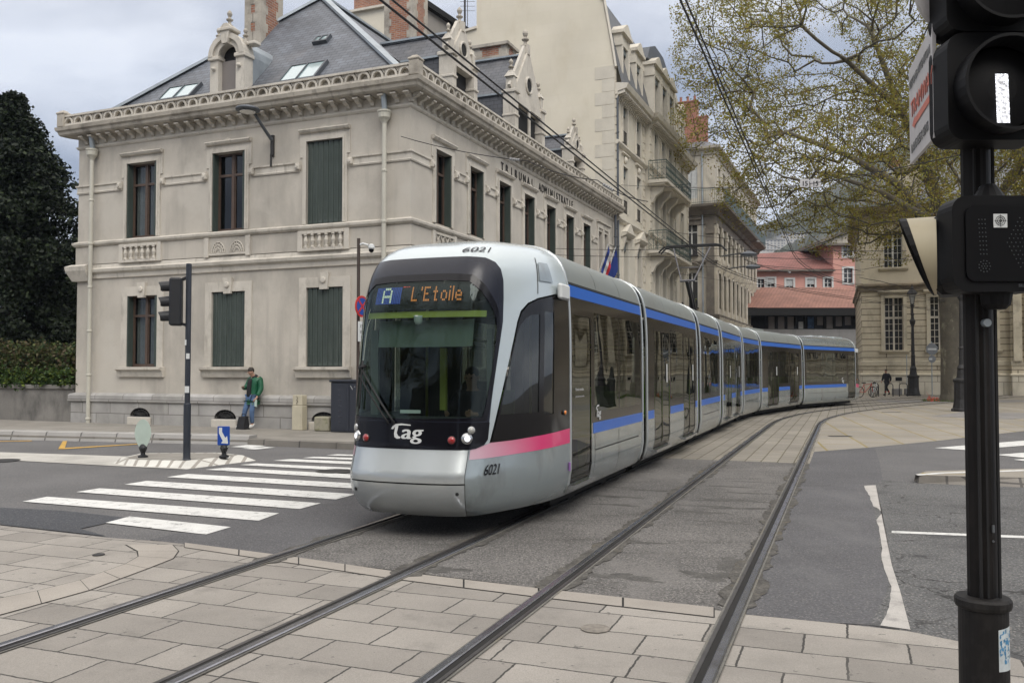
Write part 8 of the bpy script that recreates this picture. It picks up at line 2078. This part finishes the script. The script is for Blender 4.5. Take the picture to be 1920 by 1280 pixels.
for i in range(3):
    for j in range(9): dot(PX-.075+i*.0105+j*.0006,2.262-j*.0145)
for r,n in ((0,1),(.009,6),(.019,11)):
    for k in range(n): dot(PX-.058+r*math.cos(6.283*k/n),2.105+r*math.sin(6.283*k/n))
for j in range(-6,7):
    w_=6-abs(j)
    for i in range(-w_,w_+1,2): dot(PX+.063+i*.0072,2.185+j*.0138)
b.build('led_dots','led_dim',lh)
b=MB(); b.box(PX-.026,PX+.020,HY-.0555,HY-.0535,2.235,2.281); tg=b.build('target_sticker','white_paint',lh); b=MB()
for r in (.016,.010,.004): b.tube([(PX-.003+r*math.cos(6.283*k/20),HY-.0565,2.258+r*math.sin(6.283*k/20)) for k in range(21)],.0009,4)
b.bar((PX-.024,HY-.0565,2.258),(PX+.018,HY-.0565,2.258),.0008); b.bar((PX-.003,HY-.0565,2.237),(PX-.003,HY-.0565,2.279),.0008); b.build('target_rings','room_dark',tg)
b=MB(); add_text(b,'SILEC',.014,(PX+.055,HY-.0535,2.036),(1,0,0),(0,0,1),.0005); b.build('maker_plate','led_dim',lh)
# side head with hood, turned to the left
SR=Matrix.Translation((PX-.10,PY,0))@Matrix.Rotation(R_(-25),4,'Z')@Matrix.Translation((-PX+.10,-PY,0))
b=MB(SR); b.bbox(PX-.155,PX-.04,PY-.08,PY+.12,2.02,2.31,.03); sh_=b.build('side_head','fg_black',fg)
K=22; outer=[];inner=[];rim=[]
R0=.140; xc=PX-.140; yc,zc=PY+.01,2.163
def hp(a,t,r): # a: angle from top towards the viewer, t: 0 at head .. 1 at the rim
    L_=.112*((1+math.cos(a))/2)**.8+.008; return (xc-L_*t,yc-math.sin(a)*r,zc+math.cos(a)*r)
A=[-R_(175)+R_(350)*i/K for i in range(K+1)]
b=MB(SR); vs=[]
for a in A: vs+=[hp(a,0,R0),hp(a,.80,R0)]
b.add(vs,[(2*i,2*i+2,2*i+3,2*i+1) for i in range(K)]); hood=b.build('hood','hood_beige',sh_,smooth=True)
b=MB(SR); vs=[]
for a in A: vs+=[hp(a,.80,R0+.001),hp(a,1.0,R0+.001),hp(a,1.0,R0-.006),hp(a,0,R0-.006)]
b.add(vs,[(4*i+j,4*i+4+j,4*i+5+j,4*i+1+j) for i in range(K) for j in range(3)]); b.build('hood_lining','fg_black',hood,smooth=False)
# warning plate and round plate on the pole
pn_,pf=Vector((1.467,3.0,0)),Vector((1.605,3.48,0)); px_=(pn_-pf).normalized(); nn=Vector((px_.y,-px_.x,0)) 
nn=nn if nn.x<0 else -nn
wp=T('warning_plate','white plate lettered PIETONS ATTENTION TRAMWAY beside the foreground signal','sign',tuple(pf+Vector((0,0,2.6))))
b=MB(); z0,z1=2.585,2.965; P4=[pf+Vector((0,0,z0)),pn_+Vector((0,0,z0-.02)),pn_+Vector((0,0,z1)),pf+Vector((0,0,z1))]; b.add([p+nn*.0 for p in P4]+[p-nn*.012 for p in P4],[(0,1,2,3),(4,5,6,7),(0,1,5,4),(1,2,6,5),(2,3,7,6),(3,0,4,7)]); b.build('plate',mat('plate_white',(.50,.49,.50),rough=.5,n=.06,ns=9),wp)
def ptext(s,size,u,z,m,nm,sx=1.0,bold=.003):
    b=MB(); add_text(b,s,size,pf+px_*u+nn*.002+Vector((0,0,z)),px_,(0,0,1),.0006,'l',sx,bold); b.build(nm,m,wp)
ptext('PIETONS ATTENTION',.047,.025,2.875,'sign_grey','text_line',.95,.001); ptext('TRAMWAY',.088,.05,2.755,mat('text_red',(.55,.16,.12),rough=.5,n=.1,ns=20),'text_line',1.05,.003); ptext('DANS LES 2 SENS',.05,.05,2.615,'sign_grey','text_line',.95,.001)
b=MB(); o=pf+nn*.003; b.add([o+px_*.14+Vector((0,0,2.705)),o+px_*.46+Vector((0,0,2.705)),o+px_*.46+Vector((0,0,2.733)),o+px_*.14+Vector((0,0,2.733))],[(0,1,2,3)]); b.add([o+px_*.08+Vector((0,0,2.719)),o+px_*.14+Vector((0,0,2.695)),o+px_*.14+Vector((0,0,2.745))],[(0,1,2)]); b.build('arrow','text_red',wp)
b=MB(); b.bar(pn_+Vector((.03,.05,2.80)),(PX,PY,2.80),.03,.03); b.bar(pn_+Vector((.03,.05,2.7)),(PX,PY,2.7),.03,.03); b.build('clamp','fg_black',wp)
RM=Matrix.Translation((1.545,3.05,3.10))@Matrix.Rotation(R_(18),4,'Z'); b=MB(RM); b.lathe([(.145,-.006),(.15,0),(.145,.006)],(0,0,0),32,ax='y'); rp=tag(b.build('round_sign','plate_white'),'pale round sign above the lettered plate at the top right','sign')
# ================= overhead wires =================
mat('wire',(.022,.022,.025),rough=.6,metal=.3,n=0); mat('insulator',(.30,.30,.30),rough=.5,n=.1)
def wire(name,label,pts,r,cat='overhead wire',group='overhead wires'):
    b=MB(); b.tube(pts,r,6); o=b.build(name,'wire'); tag(o,label,cat,group); return o
def sag(p,q,d=.15,n=10): p=Vector(p);q=Vector(q); return [p.lerp(q,i/n)-Vector((0,0,4*d*(i/n)*(1-i/n))) for i in range(n+1)]
pts=[path(s,0,5.42) for s in range(-14,60,2)]; w_=wire('contact_wire','thick twin contact wire running down to the tram pantograph',pts,.014)
b=MB(); b.tube([path(s,.02,5.50) for s in range(-14,60,2)],.012,6); b.build('messenger_wire','wire',w_)
pts=[path(s,SPC,5.42) for s in range(-14,60,2)]; w_=wire('contact_wire','contact wire over the empty right track, passing in front of the tree',pts,.012)
b=MB(); b.tube([path(s,SPC+.02,5.50) for s in range(-14,60,2)],.010,6); b.build('messenger_wire','wire',w_)
def pw(lab,*q,r=.011,ins=(),d=.08):
    P=[AY(*a) for a in q]; pts=[]
    for a,c in zip(P,P[1:]): pts+=sag(a,c,d,8)[:-1]
    pts.append(P[-1]); o=wire('span_wire',lab,pts,r)
    for f in ins:
        i=int(f*(len(pts)-1)); a=pts[i]; d_=(pts[min(i+1,len(pts)-1)]-a).normalized(); b=MB(); 
        for k in range(5): b.tube([a+d_*(.06*k),a+d_*(.06*k+.035)],.035,8)
        b.build('insulator','insulator',o)
    return o
pw('thin span wire fixed high at the corner of the courthouse',(752,256,22.6),(990,302,20),(1120,338,19),(1215,378,18.4),ins=(.33,.72))
pw('span wire from the cream house across to the plane tree branches',(1150,346,43),(1480,350,24.5),(1920,262,17),ins=(.42,.56))
pw('lower span wire of the pair crossing above the tram pantograph',(1040,466,30),(1345,466,27),(1700,470,25),d=.04,r=.009)
pw('second wire of the pair just below, crossing above the pantograph',(1040,478,30),(1345,480,27),(1700,486,25),d=.04,r=.009)
pw('long thin wire crossing from the grey house towards the palace front',(1255,434,46),(1420,452,40),(1620,510,58),d=.05,r=.012,ins=(.5,))
pw('wire rising from the pantograph area to the palace corner bracket',(1395,486,26),(1500,512,34),(1618,532,58),d=.1,r=.012,ins=(.4,))
pw('wire from the right contact line down to the palace corner',(1482,402,20),(1540,456,26),(1618,492,55),d=.05,r=.012)
pw('faint wire passing level in front of the pink house',(1262,498,50),(1430,500,48),(1620,516,57),d=.05,r=.010)
pw('another faint wire level in front of the pink house windows',(1262,511,50),(1440,536,48),(1618,545,57),d=.05,r=.010)
pw('short bracket wire leading from the palace corner to the right',(1612,520,60),(1650,527,57),(1690,536,56),d=.02,r=.02)
pw('long wire in front of the upper palace windows',(1400,494,32),(1620,505,40),(1920,430,30),d=.1,r=.011)
t=T('speed_sign','pair of small white speed plates reading 15 15 hanging from the span wire','sign',tuple(AY(1518,348,23.6)))
for i,(x0,x1) in enumerate(((1500,1517),(1519,1538))):
    a,c=AY(x0,351,23.6),AY(x1,338,23.6); b=MB(); b.box(a.x,c.x,23.58,23.6,a.z,c.z+.03); p_=b.build('plate','plate_white',t)
    b=MB(); add_text(b,'15',.19,((a.x+c.x)/2-.01,23.575,a.z+.03),(1,0,0),(0,0,1),.001,'c',.9,bold=.008); b.build('plate_text','room_dark',p_)
def hlamp(px,py,Y,lab):
    p=AY(px,py,Y); t=T('hanging_lamp',lab,'street lamp',tuple(p),group='lamps hanging from the wires'); b=MB(); b.lathe([(.05,.10),(.22,.05),(.30,0),(.26,-.06),(.1,-.09)],p,14,sy=.7); b.build('lamp_head','zinc_dark',t); b=MB(); b.tube([p+Vector((-.3,0,.02)),p+Vector((-.95,0,-.08))],.03,6); b.build('arm','iron_dark',t)
hlamp(1412,500,33,'small lamp head hanging on the wires right of the pantograph'); hlamp(1404,476,30,'upper small lamp head right of the pantograph')

# trees behind the viewpoint, added for the tram's reflections, and one beyond the right edge
src=[o for o in COL.objects if o.name.startswith('plane_tree') and o.parent is None][1]
for i,(x,y,r,l) in enumerate(((-10,-15,.4,'plane tree added behind the viewpoint for reflections, on its left'),(1,-19,2.1,'plane tree added behind the viewpoint for reflections, in the middle'),(13,-13,3.6,'plane tree added behind the viewpoint for reflections, on its right'),(27,6,5.0,'plane tree beyond the right edge of the picture beside the road'),(-24,-6,1.2,'plane tree added behind the viewpoint for reflections, farthest left'))):
    copytree(src,loc=(x,y,0),rotz=r,label=l)

b=MB(); b.box(-700,900,-60,1260,-1.0,420); hz=b.build('haze',mat('haze_air',(.5,.5,.5),n=0)); tag(hz,'pale blue air between the viewpoint and the far hillside','haze',kind='stuff')
tn=MATS['haze_air'].node_tree; tn.nodes.clear(); pv=N(tn,'ShaderNodeVolumePrincipled'); pv.inputs['Color'].default_value=(.62,.72,.92,1); pv.inputs['Density'].default_value=.00022; pv.inputs['Anisotropy'].default_value=.2
mo=N(tn,'ShaderNodeOutputMaterial'); L(tn,pv.outputs[0],mo.inputs['Volume'])

# plain houses added out of view behind the viewpoint to darken the tram's reflections
for i,(x0,x1,y,h,lab) in enumerate(((-46,-8,-34,15,'long plain house added behind the viewpoint to darken reflections, on the left'),(-4,38,-38,17,'long plain house added behind the viewpoint to darken reflections, on the right'))):
    FQ=frame((x1,y,0),(-1,0,0),(0,1,0)); W_=x1-x0; t=T('added_house',lab,'building',(x1,y,0),group='houses added behind the viewpoint')
    hs=[(a,a+1.1,z,z+2.1) for a in [1.5+3.1*k for k in range(int((W_-3)/3.1))] for z in (1.2,5.0,8.8,12.2) if z+2.1<h-.4]
    b=MB(FQ); b.wall(0,W_,0,h,hs,0); [b.reveal(q,-.3,0) for q in hs]; b.add([(0,-10,0),(W_,-10,0),(W_,-10,h),(0,-10,h)],[(0,1,2,3)]); b.add([(0,0,0),(0,-10,0),(0,-10,h),(0,0,h)],[(0,1,2,3)]); b.add([(W_,0,0),(W_,-10,0),(W_,-10,h),(W_,0,h)],[(0,1,2,3)]); b.build('facade_wall','grey_render',t)
    b=MB(FQ); b.wall(0,W_,.5,h-.2,[],-.28); b.build('window','window_dark',t)
    b=MB(FQ); b.run([(0,h-.4),(.3,h-.3),(.5,h),(0,h)],-.5,W_+.5); b.build('cornice','stone_trim',t)
    b=MB(FQ); b.add([(0,.4,h),(W_,.4,h),(W_,-5,h+3.5),(0,-5,h+3.5),(0,-10.4,h),(W_,-10.4,h)],[(0,1,2,3),(3,2,5,4),(0,3,4),(1,5,2)]); b.build('roof','slate_side',t)
